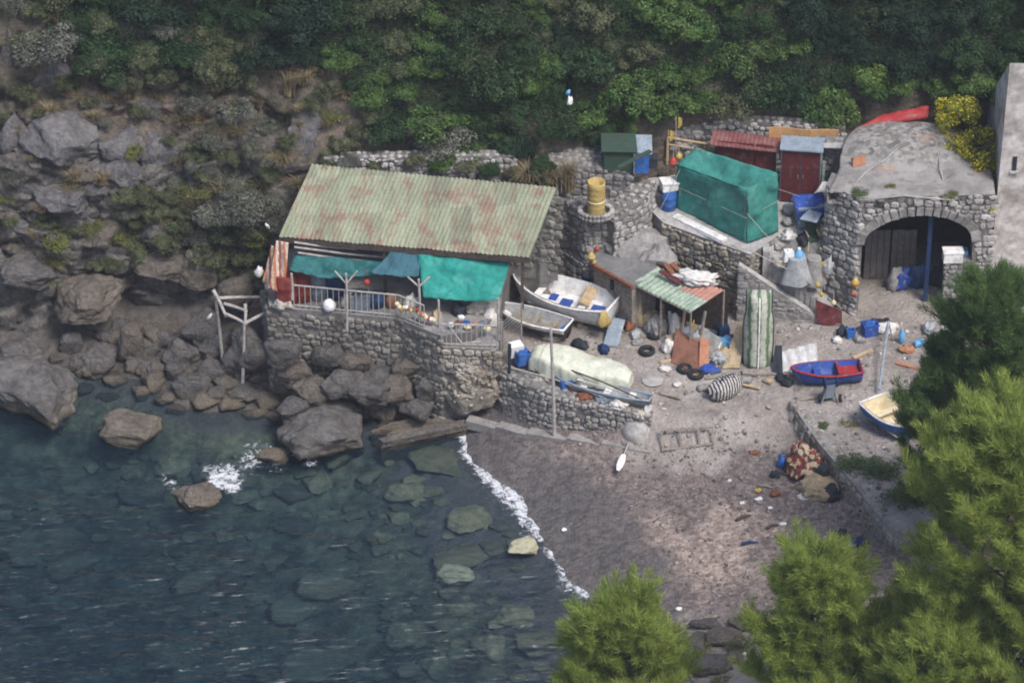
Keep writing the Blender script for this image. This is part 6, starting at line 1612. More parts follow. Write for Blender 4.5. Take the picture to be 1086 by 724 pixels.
# striped cloth, white bag at left end
awning("striped_cloth", "orange and white striped cloth hung at the left end of the shed", V(284, 305, -3.9), V(302, 312, -3.9), V(306, 257, -3.5), V(293, 255, -3.4), 'orange_stripe', 6, .0, .07, "cloth", 14, 18)
awning("striped_cloth", "narrow orange striped cloth beside the red barrels", V(278, 298, -3.5), V(287, 304, -3.7), V(294, 262, -3.3), V(288, 260, -3.2), 'orange_stripe', 8, .0, .05, "cloth", 10, 14)
heap(V(275, 292, -3.2), (.17, .15, .3), "white sack hanging at the left corner of the shed", 'white_cloth', "sack", "white_sack", 9, 3, .3)
heap(V(300, 325, -3.9), (.4, .3, .25), "bundle of pale rope at the left end of the railing", 'rope', "rope", "rope_bundle", 10, 3, .5, 0, 4)
# string of floats and pots on the railing
rr = random.Random(8); cols = [('orange', "orange"), ('cream', "cream"), ('yellow', "yellow"), ('red_plastic', "red"), ('white', "white")]
for k in range(16):
    t_ = k / 15; px = lerp(421, 460, t_); py = lerp(324, 338, t_) + rr.uniform(-3, 2); m_, cn = cols[k % 5] if k % 3 else ('cream', "cream")
    mb = MB(); mb.lathe([(.03, -.09), (.09, -.05), (.10, 0), (.09, .05), (.03, .09)], 8); o = mb.build("fishing_float", M[m_], smooth=True); o.location = V(px, py, -4.75 - t_ * .5); o.rotation_euler = (rr.uniform(0, 3), rr.uniform(0, 3), 0); tag(o, "small %s float strung along the right end of the terrace railing" % cn, "float", "%s floats strung along the railing" % cn)
for k, (px, py, m_, cn) in enumerate([(478, 344, 'white', "white"), (486, 342, 'rust', "rusty"), (496, 346, 'cream', "cream"), (503, 343, 'terracotta', "terracotta"), (489, 336, 'white', "white"), (517, 348, 'cream', "cream")]):
    heap(V(px, py + 2, -5.45), (.14, .10, .12), "%s rag draped over the lower railing, number %s from its left end" % (cn, ["one", "three", "four", "five", "two", "six"][k]), m_, "rag", "draped_rag", 20 + k, 2, .5, 0, 3)
for k, (px, py, m_, lb) in enumerate([(494, 366, 'blue2', "blue jerrycan behind the lower railing"), (512, 366, 'grey_plastic', "grey jerrycan behind the lower railing")]):
    t = thing("jerrycan", lb, "jerrycan", V(px, py, -5.05)); t.location.z = LZ; mb = MB(); mb.box((0, 0, .28), (.36, .2, .5), (0, 0, 0), 0, .01, .94); mb.build("can_body", M[m_], t); mb = MB(); mb.tube([(-.1, 0, .52), (-.08, 0, .6), (.06, 0, .6), (.08, 0, .52)], .02, 5); mb.build("handle", M[m_], t)
heap(V(508, 330, -4.2), (.55, .3, .35), "pale heap of nets under the right end of the bright teal awning", 'rope', "net heap", "net_heap", 12, 3, .5, 0, 3)
heap(V(486, 336, -4.4), (.3, .25, .5), "dark bundle in the shade under the bright teal awning", 'dark', "bundle", "dark_bundle", 13, 3, .5)

# blue crate and box by the covered boat
q = G(556, 392); crate(q + Vector((-.1, .1, .25)), (.5, .42, .5), 'blue2', "blue crate at the left end of the covered boat", .5, .1, fill='blue2')
q = G(547, 388); mb = MB(); mb.box((0, 0, .3), (.5, .42, .5), (.1, 0, .35), 0, .02); o = mb.build("white_box", M['white']); o.location = q + Vector((0, .1, .4)); tag(o, "white box perched beside the blue crate on the quay corner", "box")
crate(G(600, 412), (.4, .3, .45), 'blue2', "small blue crate at the foot of the covered boat", .3)
heap(G(610, 414), (.25, .2, .2), "orange-brown bundle beside the small blue crate", 'rust', "bundle", "cloth_bundle", 14, 3, .5)
mb = MB(); mb.ell((0, 0, .12), (.13, .13, .14), (0, 0, 0), 2); o = mb.build("orange_float", M['orange'], smooth=True); o.location = G(671, 417); tag(o, "orange float at the right end of the covered boat", "float")
mb = MB(); mb.tube([(0, 0, 0), (.02, 0, 1.5)], .06, 7); o = mb.build("fender", M['dark']); o.location = G(540, 400); tag(o, "dark tube fender at the left end of the quay wall", "fender")

# mast pole on the kerb
b0 = P3(588, 464, .8); mb = MB(); t0 = V(584, 348, b0.y); mb.tube([b0, b0.lerp(t0, .5) + Vector((.02, 0, 0)), t0], [.075, .065, .05], 8); tag(mb.build("wooden_pole", M['bamboo'], origin=b0), "tall grey wooden pole rising from the kerb in front of the covered boat", "pole")
mb = MB(); mb.tube([G(530, 392, .25), G(590, 412, .4), G(640, 428, .3)], .03, 6); tag(mb.build("handrail", M['rail'], origin=G(590, 412)), "pale pipe lying along the edge of the quay wall", "pipe")
# paddles
def paddle(p, q, label, m='white'):
    t = thing("paddle", label, "paddle", p); d = q - p; mb = MB(); mb.tube([(0, 0, 0), d * .55], .025, 6); mb.build("shaft", M['bamboo'], t)
    n = d.normalized(); s = n.cross(Vector((0, -.8, .6))).normalized(); up = s.cross(n); mb = MB(); L = d.length; g = []
    for i in range(9):
        u = i / 8; w_ = .13 * math.sin(math.pi * (.12 + .80 * u)) ** .7; c = d * (.45 + .55 * u); g.append([c - s * w_, c + up * .01, c + s * w_])
    mb.sheet(g, up * .02); mb.build("blade", M[m], t)
paddle(G(683, 446, .1), V(689, 428, G(683, 446).y + .1), "white paddle leaning at the right end of the quay wall")
paddle(P3(667, 468, 1.25), P3(655, 499, 1.0), "white paddle lying on the beach below the kerb")
# ladder on the beach
la_ = thing("wooden_ladder", "bleached wooden ladder frame lying on the top of the beach", "ladder", G(702, 479)); l0, l1 = G(702, 480, .12), G(757, 473, .12); k0, k1 = G(700, 466, .42), G(756, 461, .38)
o_ = Vector(la_.location)
for a, b in ((l0, l1), (k0, k1)): mb = MB(); mb.tube([a - o_, b - o_], .05, 5); mb.build("ladder_rail", M['wood'], la_)
for t_ in (.02, .36, .72, .98): mb = MB(); mb.tube([l0.lerp(l1, t_) - o_, k0.lerp(k1, t_) - o_], .04, 5); mb.build("rung", M['wood'], la_)

# tyres
def tyre(p, r, label, tilt=0.0, rz=0.0):
    mb = MB(); n1_, n2_ = 28, 12; vs = []; fs = []
    for i in range(n1_):
        a = 2 * math.pi * i / n1_
        for j in range(n2_):
            b = 2 * math.pi * j / n2_; cr_ = math.copysign(abs(math.cos(b)) ** .7, math.cos(b)); sr = math.copysign(abs(math.sin(b)) ** .7, math.sin(b))
            rad = r * .76 + r * .24 * cr_ + (.012 if (i % 2 and cr_ > .5) else 0); vs.append((rad * math.cos(a), rad * math.sin(a), .095 + .095 * sr))
    for i in range(n1_):
        for j in range(n2_): fs.append((i * n2_ + j, ((i + 1) % n1_) * n2_ + j, ((i + 1) % n1_) * n2_ + (j + 1) % n2_, i * n2_ + (j + 1) % n2_))
    mb.add(vs, fs); o = mb.build("car_tyre", M['rubber'], smooth=True); o.location = p; o.rotation_euler = (tilt, 0, rz); return tag(o, label, "tyre")
tyre(G(686, 374), .31, "black tyre lying alone on the yard floor right of the covered boat"); tyre(G(694, 357), .29, "black tyre at the foot of the white sacks by the lean-to")
tyre(G(726, 393), .29, "black tyre in front of the brown panel, the rear one of two"); tyre(G(738, 399), .30, "black tyre beside the striped bag, the front one of two")
mb = MB(); mb.lathe([(.02, .0), (.40, .0), (.42, .03), (.40, .05), (.02, .04)], 20); o = mb.build("round_disc", M['pale_concrete'], smooth=True); o.location = G(692, 404, .01); tag(o, "pale round lid lying flat on the yard floor", "lid")
# white sheet by the white boat
g, nn = cloth(G(639, 366, .02), G(655, 369, .05), G(663, 352, .55), G(648, 349, .6), 10, 8, .03, 0, 4); mb = MB(); mb.sheet(g, (0, 0, -.03)); tag(mb.build("plastic_board", M['slate_top'], smooth=True, origin=G(650, 366)), "pale bluish panel propped below the stern of the large white boat", "panel")
# clutter by the lean-to
heap(G(697, 354), (.42, .35, .62), "upright whitish sack left of the lean-to posts", 'grey_cloth', "sack", "full_sack", 30, 4, .3, .2, 2)
heap(G(690, 345), (.35, .3, .5), "pale beige sack behind the upright whitish one", 'beige_cloth', "sack", "full_sack", 31, 4, .3, .5, 2)
heap(G(708, 372), (.22, .2, .38), "crumpled white bag against the brown panel", 'white_cloth', "bag", "plastic_bag", 32, 3, .45, 0, 2.5)
def slab(a, b, c, d, th, m, label, cat, name, seed=0, wr=.02):
    g, nn = cloth(a, b, c, d, 10, 8, wr, 0, seed); mb = MB(); mb.sheet(g, nn * -th); return tag(mb.build(name, M[m], smooth=False, origin=a), label, cat)
slab(G(712, 385, .03), G(741, 398, .05), G(740, 374, .55), G(716, 364, .7), .10, 'brown', "red-brown padded panel leaning in front of the lean-to", "panel", "padded_panel", 2, .03)
slab(G(741, 398, .05), G(752, 392, .05), G(752, 374, .6), G(742, 374, .7), .06, 'terracotta', "terracotta-coloured board beside the red-brown panel", "board", "painted_board", 3)
slab(G(733, 368, .4), G(757, 383, .3), G(765, 372, .55), G(742, 360, .7), .05, 'grey_cloth', "grey canvas sheet lying over crates in front of the lean-to", "sheet", "canvas_sheet", 4, .06)
slab(G(766, 392, .06), G(784, 392, .1), G(792, 362, .75), G(782, 360, .8), .06, 'beige_cloth', "beige canvas leaning against the upright green boat", "canvas", "canvas_sheet", 5, .05)
heap(G(768, 366), (.48, .3, .22), "bright pale-blue plastic sheet in the lean-to clutter", 'sky_blue', "plastic sheet", "plastic_sheet", 33, 4, .5, .1, 3)
heap(G(752, 362), (.3, .25, .35), "dark blue bag under the lean-to roof", 'navy', "bag", "cloth_bag", 34, 3, .4, .1, 3)
heap(G(752, 394), (.38, .24, .2), "blue denim-coloured bundle behind the striped bag", 'blue', "bundle", "cloth_bundle", 35, 3, .4, .1, 3)
heap(G(757, 381), (.42, .3, .26), "heap of grey rags in front of the lean-to", 'grey_cloth', "rags", "rag_heap", 36, 4, .5, .2, 3)
heap(G(772, 378), (.6, .4, .25), "pale heap of sacking beside the striped bag", 'beige_cloth', "sacking", "sacking_heap", 37, 4, .5, .2, 3)
heap(G(716, 355), (.25, .2, .7), "white jacket-like cloth hanging on a lean-to post", 'white_cloth', "cloth", "hanging_cloth", 38, 3, .4, .2, 2)
heap(G(733, 357), (.14, .14, .55), "yellow cloth hanging under the salmon roof sheet", 'yellow', "cloth", "hanging_cloth", 39, 3, .4, .2, 2)
for i, (a, b, lb, m_) in enumerate([((705, 352), (703, 322), "plank leaning under the left end of the lean-to", 'wood'), ((722, 360), (727, 326), "pale plank leaning under the middle of the lean-to", 'pale_wood'), ((741, 370), (748, 330), "grey plank leaning under the right end of the lean-to", 'wood'), ((712, 356), (710, 330), "white plank among the lean-to posts", 'white')]):
    p = G(*a); q = V(*b, p.y + .35); mb = MB(); mb.tube([p, q], .06, 4); tag(mb.build("wooden_plank", M[m_], origin=p), lb, "plank")
# striped bag
mb = MB(); mb.ell((0, 0, .42), (.72, .40, .46), (0, R(-8), 0), 4, 0, .12, 3)
vs = np.array(mb.v); vs[:, 2] = np.maximum(vs[:, 2], 0); mb.v = [tuple(v) for v in vs]; zt = thing("striped_bag", "big black and white striped beach bag in front of the lean-to", "bag", G(769, 420), R(25)); mb.build("bag_body", M['zebra'], zt, True)
mb = MB(); mb.tube([(-.3, -.1, .75), (-.25, -.2, 1.05), (.2, -.2, 1.1), (.3, -.1, .8)], .025, 5); mb.build("strap", M['dark'], zt, True)
# board under the upturned boat, white corrugated sheet
mb = MB(); mb.box((0, 0, .05), (1.75, .35, .08), (0, 0, -.03)); o = mb.build("wooden_plank", M['wood']); o.location = G(812, 396); tag(o, "flat plank under the upright green boat", "plank")
g, up = corrugated(G(830, 396, .05), G(868, 386, .05), V(866, 363, G(866, 384).y + .75), V(823, 374, G(826, 392).y + .75), 4, .035, 4, 6, .02); mb = MB(); mb.sheet(g, -up * .02); tag(mb.build("corrugated_sheet", M['corr_white'], origin=G(830, 396)), "white corrugated sheet leaning between the upright boat and the blue boat", "sheet")
heap(G(852, 395), (.45, .26, .24), "white crumpled cover between the corrugated sheet and the blue boat", 'white_cloth', "cover", "crumpled_cover", 40, 4, .5, .15, 3)
slab(G(818, 396, .02), G(830, 398, .02), V(829, 366, G(829, 390).y + .5), V(822, 366, G(822, 390).y + .5), .05, 'dark', "dark board standing between the upright boat and the corrugated sheet", "board", "dark_board", 8)
# winch / engine by the blue boat
q = G(880, 426); t = thing("boat_winch", "dark blue-grey winch on a wheeled stand beside the blue and red boat", "winch", q + Vector((0, .1, 0)))
mb = MB(); mb.box((0, 0, .52), (.46, .36, .55), (0, 0, .2), 0, .02, .8); mb.build("housing", M['grey_plastic'], t); mb = MB(); mb.lathe([(.2, -.25), (.2, -.2), (.1, -.18), (.1, .18), (.2, .2), (.2, .25)], 14, (0, -.05, .85), (0, R(90), .2)); mb.build("drum", M['navy'], t)
for sx_, sy_ in ((-.32, -.25), (.32, -.25), (-.32, .25), (.32, .25)): mb = MB(); mb.tube([(sx_ * .5, sy_ * .5, .5), (sx_, sy_, 0)], .035, 5); mb.build("leg", M['metal'], t)
for sx_ in (-.38, .38): mb = MB(); mb.lathe([(.02, -.05), (.15, -.05), (.17, 0), (.15, .05), (.02, .05)], 14, (sx_, -.1, .16), (0, R(90), 0)); mb.build("wheel", M['rubber'], t)
heap(G(835, 408), (.22, .18, .2), "dark coil of rope at the bow of the blue and red boat", 'dark', "rope coil", "rope_coil", 41, 3, .4, 0, 3)
# blue pole
b0 = G(932, 419); t0 = G(941, 362, .9); mb = MB(); mb.tube([b0 + Vector((0, 0, .25)), t0], .05, 7); tag(mb.build("blue_pole", M['slate_top'], origin=b0), "long pale blue pole slanting across the yard in front of the arch", "pole")
t = thing("pole_trestle", "small dark trestle at the far end of the pale blue pole", "trestle", G(941, 360))
for sx_ in (-.2, .2): mb = MB(); mb.tube([(0, 0, .85), (sx_, -.1, 0)], .03, 5); mb.build("leg", M['metal'], t)
mb = MB(); mb.tube([(0, 0, 0), (0, 0, .7)], .03, 5); o = mb.build("iron_stake", M['metal']); o.location = G(957, 440); tag(o, "short iron stake beside the dark pine behind the cream boat", "stake")

# things in front of and inside the arch
crate(G(922, 354), (.55, .42, .5), 'blue', "blue crate in front of the left arch pier", .3, fill='blue2'); heap(G(939, 350), (.5, .3, .22), "white bundle in front of the boarded door", 'white_cloth', "bundle", "cloth_bundle", 43, 3, .4, 0, 3)
crate(G(902, 358), (.28, .24, .38), 'blue2', "small blue bin at the foot of the left arch pier", .1); heap(G(934, 346), (.5, .3, .2), "dark bundle behind the blue crate at the arch", 'dark', "bundle", "cloth_bundle", 44, 3, .4, 0, 3)
mb = MB(); mb.lathe([(.10, 0), (.12, .03), (.12, .45), (.05, .55), (.05, .62)], 12); o = mb.build("water_bottle", M['sky_blue'], smooth=True); o.location = G(956, 363); tag(o, "pale blue bottle standing beside the end of the pole", "bottle")
for k, (px, py, rx_, lb) in enumerate([(1002, 356, .5, "white bundle seen through the pine in front of the arch, the left one"), (1040, 352, .55, "white bundle seen through the pine near the pillar, the middle one"), (1062, 354, .4, "white bundle behind the dark pine near the plaster building")]): heap(G(px, py), (rx_, .35, .3), lb, 'white_cloth', "bundle", "cloth_bundle", 45 + k, 3, .4, 0, 3)
for k, (px, py, m_, r_, lb) in enumerate([(958, 300, 'blue', .4, "blue bundle hanging inside the arch"), (972, 300, 'navy', .45, "dark navy net heap inside the arch"), (950, 312, 'grey_cloth', .4, "grey sack inside the arch beside the boarded door"), (1000, 312, 'dark', .5, "black heap inside the arch beside the pillar")]):
    q = V(px, py, -.6); q.z = gz(q.x, q.y); heap(q, (r_, r_ * .7, r_ * 1.6), lb, m_, "bundle", "cloth_bundle", 50 + k, 3, .4, 0, 2)
def buoy(px, py, y, r, m_, label, m2=None, base=None):
    r *= .75
    q = V(px, py, y); t = thing("marker_buoy", label, "buoy", q); mb = MB(); mb.lathe([(.02, -r * 1.2), (r * .6, -r), (r, -.2 * r), (r, .3 * r), (r * .5, r), (.03, r * 1.3)], 12); mb.build("buoy_body", M[m_], t, True)
    mb = MB(); mb.lathe([(r * 1.01, -.15 * r), (r * 1.04, 0), (r * 1.01, .2 * r)], 12); mb.build("band", M[m2 or m_], t, True); mb = MB(); mb.tube([(0, 0, r * 1.2), (0, .1, r * 1.2 + .4)], .012, 4); mb.build("rope", M['rope'], t)
buoy(907, 300, -2.5, .22, 'yellow', "yellow and red buoy hanging on the left arch pier", 'orange')
buoy(905, 311, -2.5, .13, 'orange', "small orange buoy under the yellow and red one on the arch pier")
buoy(867, 302, -2.9, .13, 'yellow', "yellow float on the stair rope, the upper one"); buoy(884, 321, -3.0, .13, 'cream', "cream float on the stair rope, the lowest one"); buoy(871, 312, -2.95, .12, 'yellow', "yellow float on the stair rope, between the other two")
mb = MB(); mb.tube([P3(748, 250, 5.2), V(800, 275, -2.4) + Vector((0, 0, .3)), V(850, 300, -2.6) + Vector((0, 0, .3)), V(893, 327, -2.9)], .016, 4); tag(mb.build("stair_rope", M['rope'], origin=V(800, 275, -2.4)), "pale rope slung as handrail along the stair parapet", "rope")
slab(V(867, 342, -2.95), V(893, 350, -3.0), V(893, 330, -2.75), V(865, 318, -2.7), .04, 'maroon', "dark red metal plate leaning at the bottom of the stair", "plate", "metal_plate", 9)
for px, py in ((871, 293),):
    mb = MB(); mb.box((0, 0, .4), (.16, .06, .8)); o = mb.build("yellow_board", M['yellow']); o.location = V(872, 297, -2.2); tag(o, "narrow yellow board leaning on the arch pier beside the stair", "board")
# stuff at the top of the stair
hz2 = 5.5
t = thing("chest_freezer", "pale chest freezer with a blue cover beside the arch pier", "freezer", P3(860, 240, hz2), R(12)); mb = MB(); mb.box((0, .3, .42), (1.05, .7, .84)); mb.build("freezer_body", M['slate_top'], t); mb = MB(); g, nn = cloth(Vector((-.62, -.12, .75)), Vector((.62, -.12, .75)), Vector((.62, .75, .98)), Vector((-.62, .75, .98)), 12, 8, .06, 0, 3); mb.sheet(g, (0, 0, .03)); mb.build("cover", M['blue'], t, True)
mb = MB(); mb.sheet([[Vector((lerp(-.62, .62, i / 8), -.13 + .03 * math.sin(i * 1.7), z)) for z in (.4 + .06 * math.sin(i * 2), .78)] for i in range(9)], (0, .02, 0)); mb.build("cover_skirt", M['blue'], t)
slab(P3(848, 232, hz2 + 1.0), P3(866, 236, hz2 + 1.0), P3(872, 226, hz2 + 1.05), P3(858, 222, hz2 + 1.05), .03, 'slate_top', "grey-blue panel lying on the blue freezer cover", "panel", "plastic_sheet", 10)
slab(P3(860, 208, hz2 + .9), P3(880, 212, hz2 + .9), P3(893, 196, hz2 + 1.2), P3(874, 192, hz2 + 1.2), .05, 'white', "whitish boards piled behind the blue freezer cover", "boards", "board_pile", 11, .05)
slab(P3(866, 204, hz2 + 1.3), P3(884, 204, hz2 + 1.3), P3(888, 194, hz2 + 1.5), P3(872, 193, hz2 + 1.5), .05, 'white_cloth', "crumpled white sheet on top of the whitish boards", "sheet", "plastic_sheet", 12, .08)
def chair(p, rz, label):
    t = thing("garden_chair", label, "chair", p, rz); mb = MB(); mb.box((0, 0, .42), (.44, .44, .04)); mb.build("seat", M['green_paint'], t); mb = MB(); mb.box((0, .22, .72), (.44, .05, .55), (R(-10), 0, 0)); mb.build("backrest", M['green_paint'], t)
    for sx_ in (-.2, .2):
        for sy_ in (-.2, .2): mb = MB(); mb.tube([(sx_, sy_, .42), (sx_ * 1.15, sy_ * 1.15, 0)], .022, 5); mb.build("leg", M['cream'], t)
        mb = MB(); mb.tube([(sx_ * 1.1, -.2, .62), (sx_ * 1.1, .2, .66)], .025, 5); mb.build("armrest", M['cream'], t)
chair(P3(861, 262, 5.0), R(15), "dark green garden chair with pale arms below the blue freezer")
q = P3(845, 283, 4.6)
def drape(c, r, h, label, m, name="tarp_cover"):
    g = []
    for i in range(25):
        a = 2 * math.pi * i / 24; row = []
        for j in range(7):
            v = j / 6; rr_ = r * (.55 + .45 * v ** 2) * (1 + .08 * math.sin(5 * a + 2) * v); row.append(c + Vector((rr_ * math.cos(a), rr_ * .8 * math.sin(a), h * (1 - v ** 1.4) + .02)) )
        g.append(row)
    mb = MB(); mb.sheet(g, (0, 0, .02)); mb.add([g[i][0] for i in range(24)], [tuple(range(24))]); tag(mb.build(name, M[m], smooth=True, origin=c), label, "cover")
drape(V(844, 298, -2.35), .62, 1.1, "translucent grey sheet draped over goods on the stair", 'clear_sheet')
drape(V(862, 300, -2.1), .5, 1.15, "grey cover over a bundle beside the arch pier on the stair", 'grey_cloth')
t = thing("water_jug", "round pale blue water jug on the grey cover", "jug", V(847, 276, -2.3)); mb = MB(); mb.lathe([(.15, 0), (.2, .05), (.2, .32), (.1, .42), (.06, .5)], 14); mb.build("jug_body", M['sky_blue'], t, True); mb = MB(); mb.lathe([(.065, .5), (.065, .55), (.02, .56)], 10); mb.build("cap", M['white'], t)
t = thing("water_jug", "white plastic canister left of the pale blue jug", "canister", V(836, 276, -2.3)); mb = MB(); mb.box((0, 0, .22), (.4, .3, .42), (0, 0, .2), 0, .02, .9); mb.build("canister_body", M['white'], t); mb = MB(); mb.lathe([(.05, .43), (.05, .5), (.02, .51)], 10); mb.build("cap", M['white'], t)
t = thing("metal_bucket", "pale yellow bucket beside the green garden chair", "bucket", P3(873, 268, 4.9)); mb = MB(); mb.lathe([(.10, 0), (.15, .3), (.16, .3), (.12, .02), (.02, .02)], 14); mb.build("bucket_body", M['cream'], t, True); mb = MB(); mb.tube([(-.15, 0, .3), (-.08, 0, .4), (.08, 0, .4), (.15, 0, .3)], .012, 4); mb.build("handle", M['metal'], t)

# flag poles and buoys at the left end of the tent
for px, pb_y, pt_y, lb in ((717, 190, 124, "tall thin pole with a small yellow flag left of the green net tent"), (709, 185, 138, "shorter pole with a yellow flag beside the taller one")):
    b0 = V(px, pb_y, 1.5); t0 = V(px, pt_y, 1.5); t = thing("flag_pole", lb, "flag pole", b0); mb = MB(); mb.tube([(0, 0, -.8), t0 - b0], .018, 5); mb.build("pole", M['pale_wood'], t)
    mb = MB(); h = (t0 - b0).z; mb.sheet([[Vector((.02 + .05 * i, .02 * math.sin(i), h - .02 - .02 * i)), Vector((.02 + .05 * i, .02 * math.sin(i + 1), h - .55 + .06 * i))] for i in range(4)], (0, .01, 0)); mb.build("flag", M['yellow'], t)
buoy(714, 172, 1.3, .22, 'red_plastic', "red buoy hanging at the left corner of the green net tent", 'orange'); buoy(720, 166, 1.35, .17, 'yellow', "yellow buoy above the red one at the net tent corner")
# hut corner: buoys and dark can
buoy(627, 272, -1.7, .20, 'yellow', "yellow buoy hanging on the corner of the concrete hut", 'cream'); buoy(633, 264, -1.6, .13, 'red_plastic', "red float above the yellow buoy on the hut corner"); buoy(630, 278, -1.65, .12, 'tan_plastic', "small tan float under the yellow buoy on the hut corner")
barrel(G(622, 312), .22, .8, 'navy', "dark blue canister standing by the hut corner", "gas_canister", "canister")
heap(G(604, 308), (.55, .3, .3), "brown heap of planks and nets behind the large white boat", 'rust', "heap", "net_heap", 60, 4, .5, 0, 3)
heap(G(678, 338), (.25, .15, .35), "yellow rope coil hanging on the hut wall behind the white boat", 'yellow', "rope coil", "rope_coil", 61, 3, .4, 0, 3)
slab(G(664, 345, .1), G(682, 350, .1), V(679, 310, G(679, 350).y + .2), V(662, 312, G(662, 345).y + .2), .03, 'beige_cloth', "beige curtain hanging in the doorway of the concrete hut", "curtain", "door_curtain", 14, .05)

# more odds and ends of the yard
def box_at(p, size, m, label, name="wooden_box", cat="box", rz=0.0, tilt=0.0):
    t = thing(name, label, cat, p, rz); x, y, z = size; mb = MB(); mb.box((0, 0, z / 2), (x, y, z), (0, 0, 0), 0, .012); mb.build("box_body", M[m], t)
    mb = MB(); mb.box((0, 0, z + .02), (x * 1.05, y * 1.05, .04), (tilt, 0, 0), 0, .01); mb.build("lid", M[m], t); return t
def plank(a, b, m, label, w_=.16, lift=.04):
    p, q = (Vector(a) if not isinstance(a, tuple) else G(*a, lift)), (Vector(b) if not isinstance(b, tuple) else G(*b, lift)); d_ = q - p
    mb = MB(); mb.box((0, 0, 0), (d_.length, w_, .045), (0, 0, 0), 0, .012); o = mb.build("wooden_plank", M[m]); o.location = (p + q) / 2; o.rotation_euler = (0, -math.asin(max(-1, min(1, d_.z / d_.length))), math.atan2(d_.y, d_.x)); return tag(o, label, "plank")
box_at(G(714, 366), (.5, .4, .35), 'wood', "weathered wooden box under the left end of the lean-to", rz=.4)
box_at(G(729, 362), (.45, .4, .5), 'grey_plastic', "grey plastic box under the middle of the lean-to", "plastic_box", rz=.2)
box_at(G(757, 372), (.5, .4, .3), 'white', "white box behind the grey canvas sheet", "plastic_box", rz=-.3)
box_at(G(767, 357), (.4, .35, .45), 'navy', "dark blue box at the back of the lean-to clutter", "plastic_box", rz=.2)
box_at(G(783, 372), (.45, .35, .25), 'beige_cloth', "beige cardboard box beside the upright green boat", "cardboard_box", rz=.5)
plank((700, 385), (727, 379), 'pale_wood', "pale plank lying on the yard floor in front of the brown panel")
plank((748, 402), (775, 397), 'wood', "grey plank lying between the striped bag and the upright boat")
plank((660, 352), (684, 358), 'wood', "grey plank lying by the pale panel under the white boat's stern")
plank((610, 372), (640, 382), 'wood', "dark plank lying between the covered boat and the white boat", .2)
plank((540, 372), (562, 380), 'pale_wood', "pale plank behind the blue crate on the quay")
plank((845, 425), (872, 421), 'wood', "grey plank lying below the blue and red boat")
plank((905, 380), (925, 372), 'pale_wood', "short pale plank behind the stern of the blue and red boat")
plank((950, 385), (975, 392), 'terracotta', "reddish plank near the dark pine by the pale blue pole")
heap(G(648, 340), (.3, .25, .3), "dark net bundle between the white boat's stern and the hut", 'dark', "net", "net_bundle", 101, 3, .5, 0, 3)
heap(G(676, 364), (.22, .18, .12), "small grey rag on the yard floor beside the lone tyre", 'grey_cloth', "rag", "cloth_rag", 102, 2, .5, 0, 3)
heap(G(705, 392), (.25, .2, .1), "white rag on the yard floor below the brown panel", 'white_cloth', "rag", "cloth_rag", 103, 3, .5, 0, 3)
heap(G(790, 404), (.3, .2, .14), "grey rag at the foot of the upright green boat", 'grey_cloth', "rag", "cloth_rag", 104, 3, .5, 0, 3)
heap(G(762, 384), (.35, .25, .3), "white and grey plastic sheeting behind the striped bag", 'clear_sheet', "plastic sheet", "plastic_sheet", 105, 4, .5, 0, 3)
heap(G(740, 366), (.3, .22, .5), "pale hanging oilskin at the right end of the lean-to", 'clear_sheet', "cloth", "hanging_cloth", 106, 3, .4, 0, 2)
heap(G(722, 350), (.2, .2, .8), "dark oilskin hanging at the back of the lean-to", 'dark', "cloth", "hanging_cloth", 107, 3, .4, 0, 2)
heap(G(574, 404), (.3, .2, .2), "grey rope pile at the left foot of the covered boat", 'rope', "rope", "rope_pile", 108, 3, .5, 0, 4)
heap(G(640, 425), (.4, .2, .2), "grey-blue net pile on the quay edge beside the punt", 'slate_top', "net", "net_pile", 109, 4, .5, -.4, 3)
heap(G(655, 432), (.35, .22, .22), "white net pile on the quay edge near the punt's end", 'white_cloth', "net", "net_pile", 110, 4, .5, -.4, 3)
heap(G(620, 423), (.3, .2, .18), "rust-brown net pile on the quay edge near the mast pole", 'rust', "net", "net_pile", 111, 4, .5, -.4, 3)
heap(G(678, 441), (.4, .25, .2), "pale rope coil at the end of the quay wall by the paddle", 'rope', "rope coil", "rope_coil", 112, 4, .5, -.4, 4)
for k, (px, py, m_, lb) in enumerate([(612, 306, 'orange', "orange float in the heap behind the white boat"), (596, 304, 'cream', "cream float in the heap behind the white boat"), (689, 352, 'yellow', "yellow float among the sacks by the lean-to"), (756, 380, 'red_plastic', "red float in the lean-to clutter"), (776, 368, 'white', "white float on the pale-blue plastic sheet")]):
    mb = MB(); mb.ell((0, 0, .12), (.12, .12, .13), (0, 0, 0), 2); o = mb.build("fishing_float", M[m_], smooth=True); o.location = G(px, py); tag(o, lb, "float")
# upper terrace
for k, (px, py, r_, m_, lb) in enumerate([(838, 226, (.3, .25, .3), 'clear_sheet', "grey bundle in front of the red locker"), (846, 220, (.25, .2, .35), 'white_cloth', "white bag between the locker and the freezer"), (704, 204, (.3, .25, .25), 'grey_cloth', "grey bundle behind the blue barrel"), (698, 186, (.35, .3, .3), 'dark', "dark bundle at the foot of the flag poles"), (835, 238, (.2, .18, .2), 'grey_cloth', "small grey bundle at the right corner of the net tent")]):
    heap(P3(px, py, 5.55), r_, lb, m_, "bundle", "cloth_bundle", 120 + k, 3, .45, 0, 3)
box_at(P3(690, 176, 7.3), (.5, .4, .4), 'dark', "dark box right of the tiny green and blue shed", "plastic_box")
plank(P3(655, 178, 8.35), P3(690, 160, 8.5), 'green_paint', "green plank lying across the roof of the tiny shed", .2)
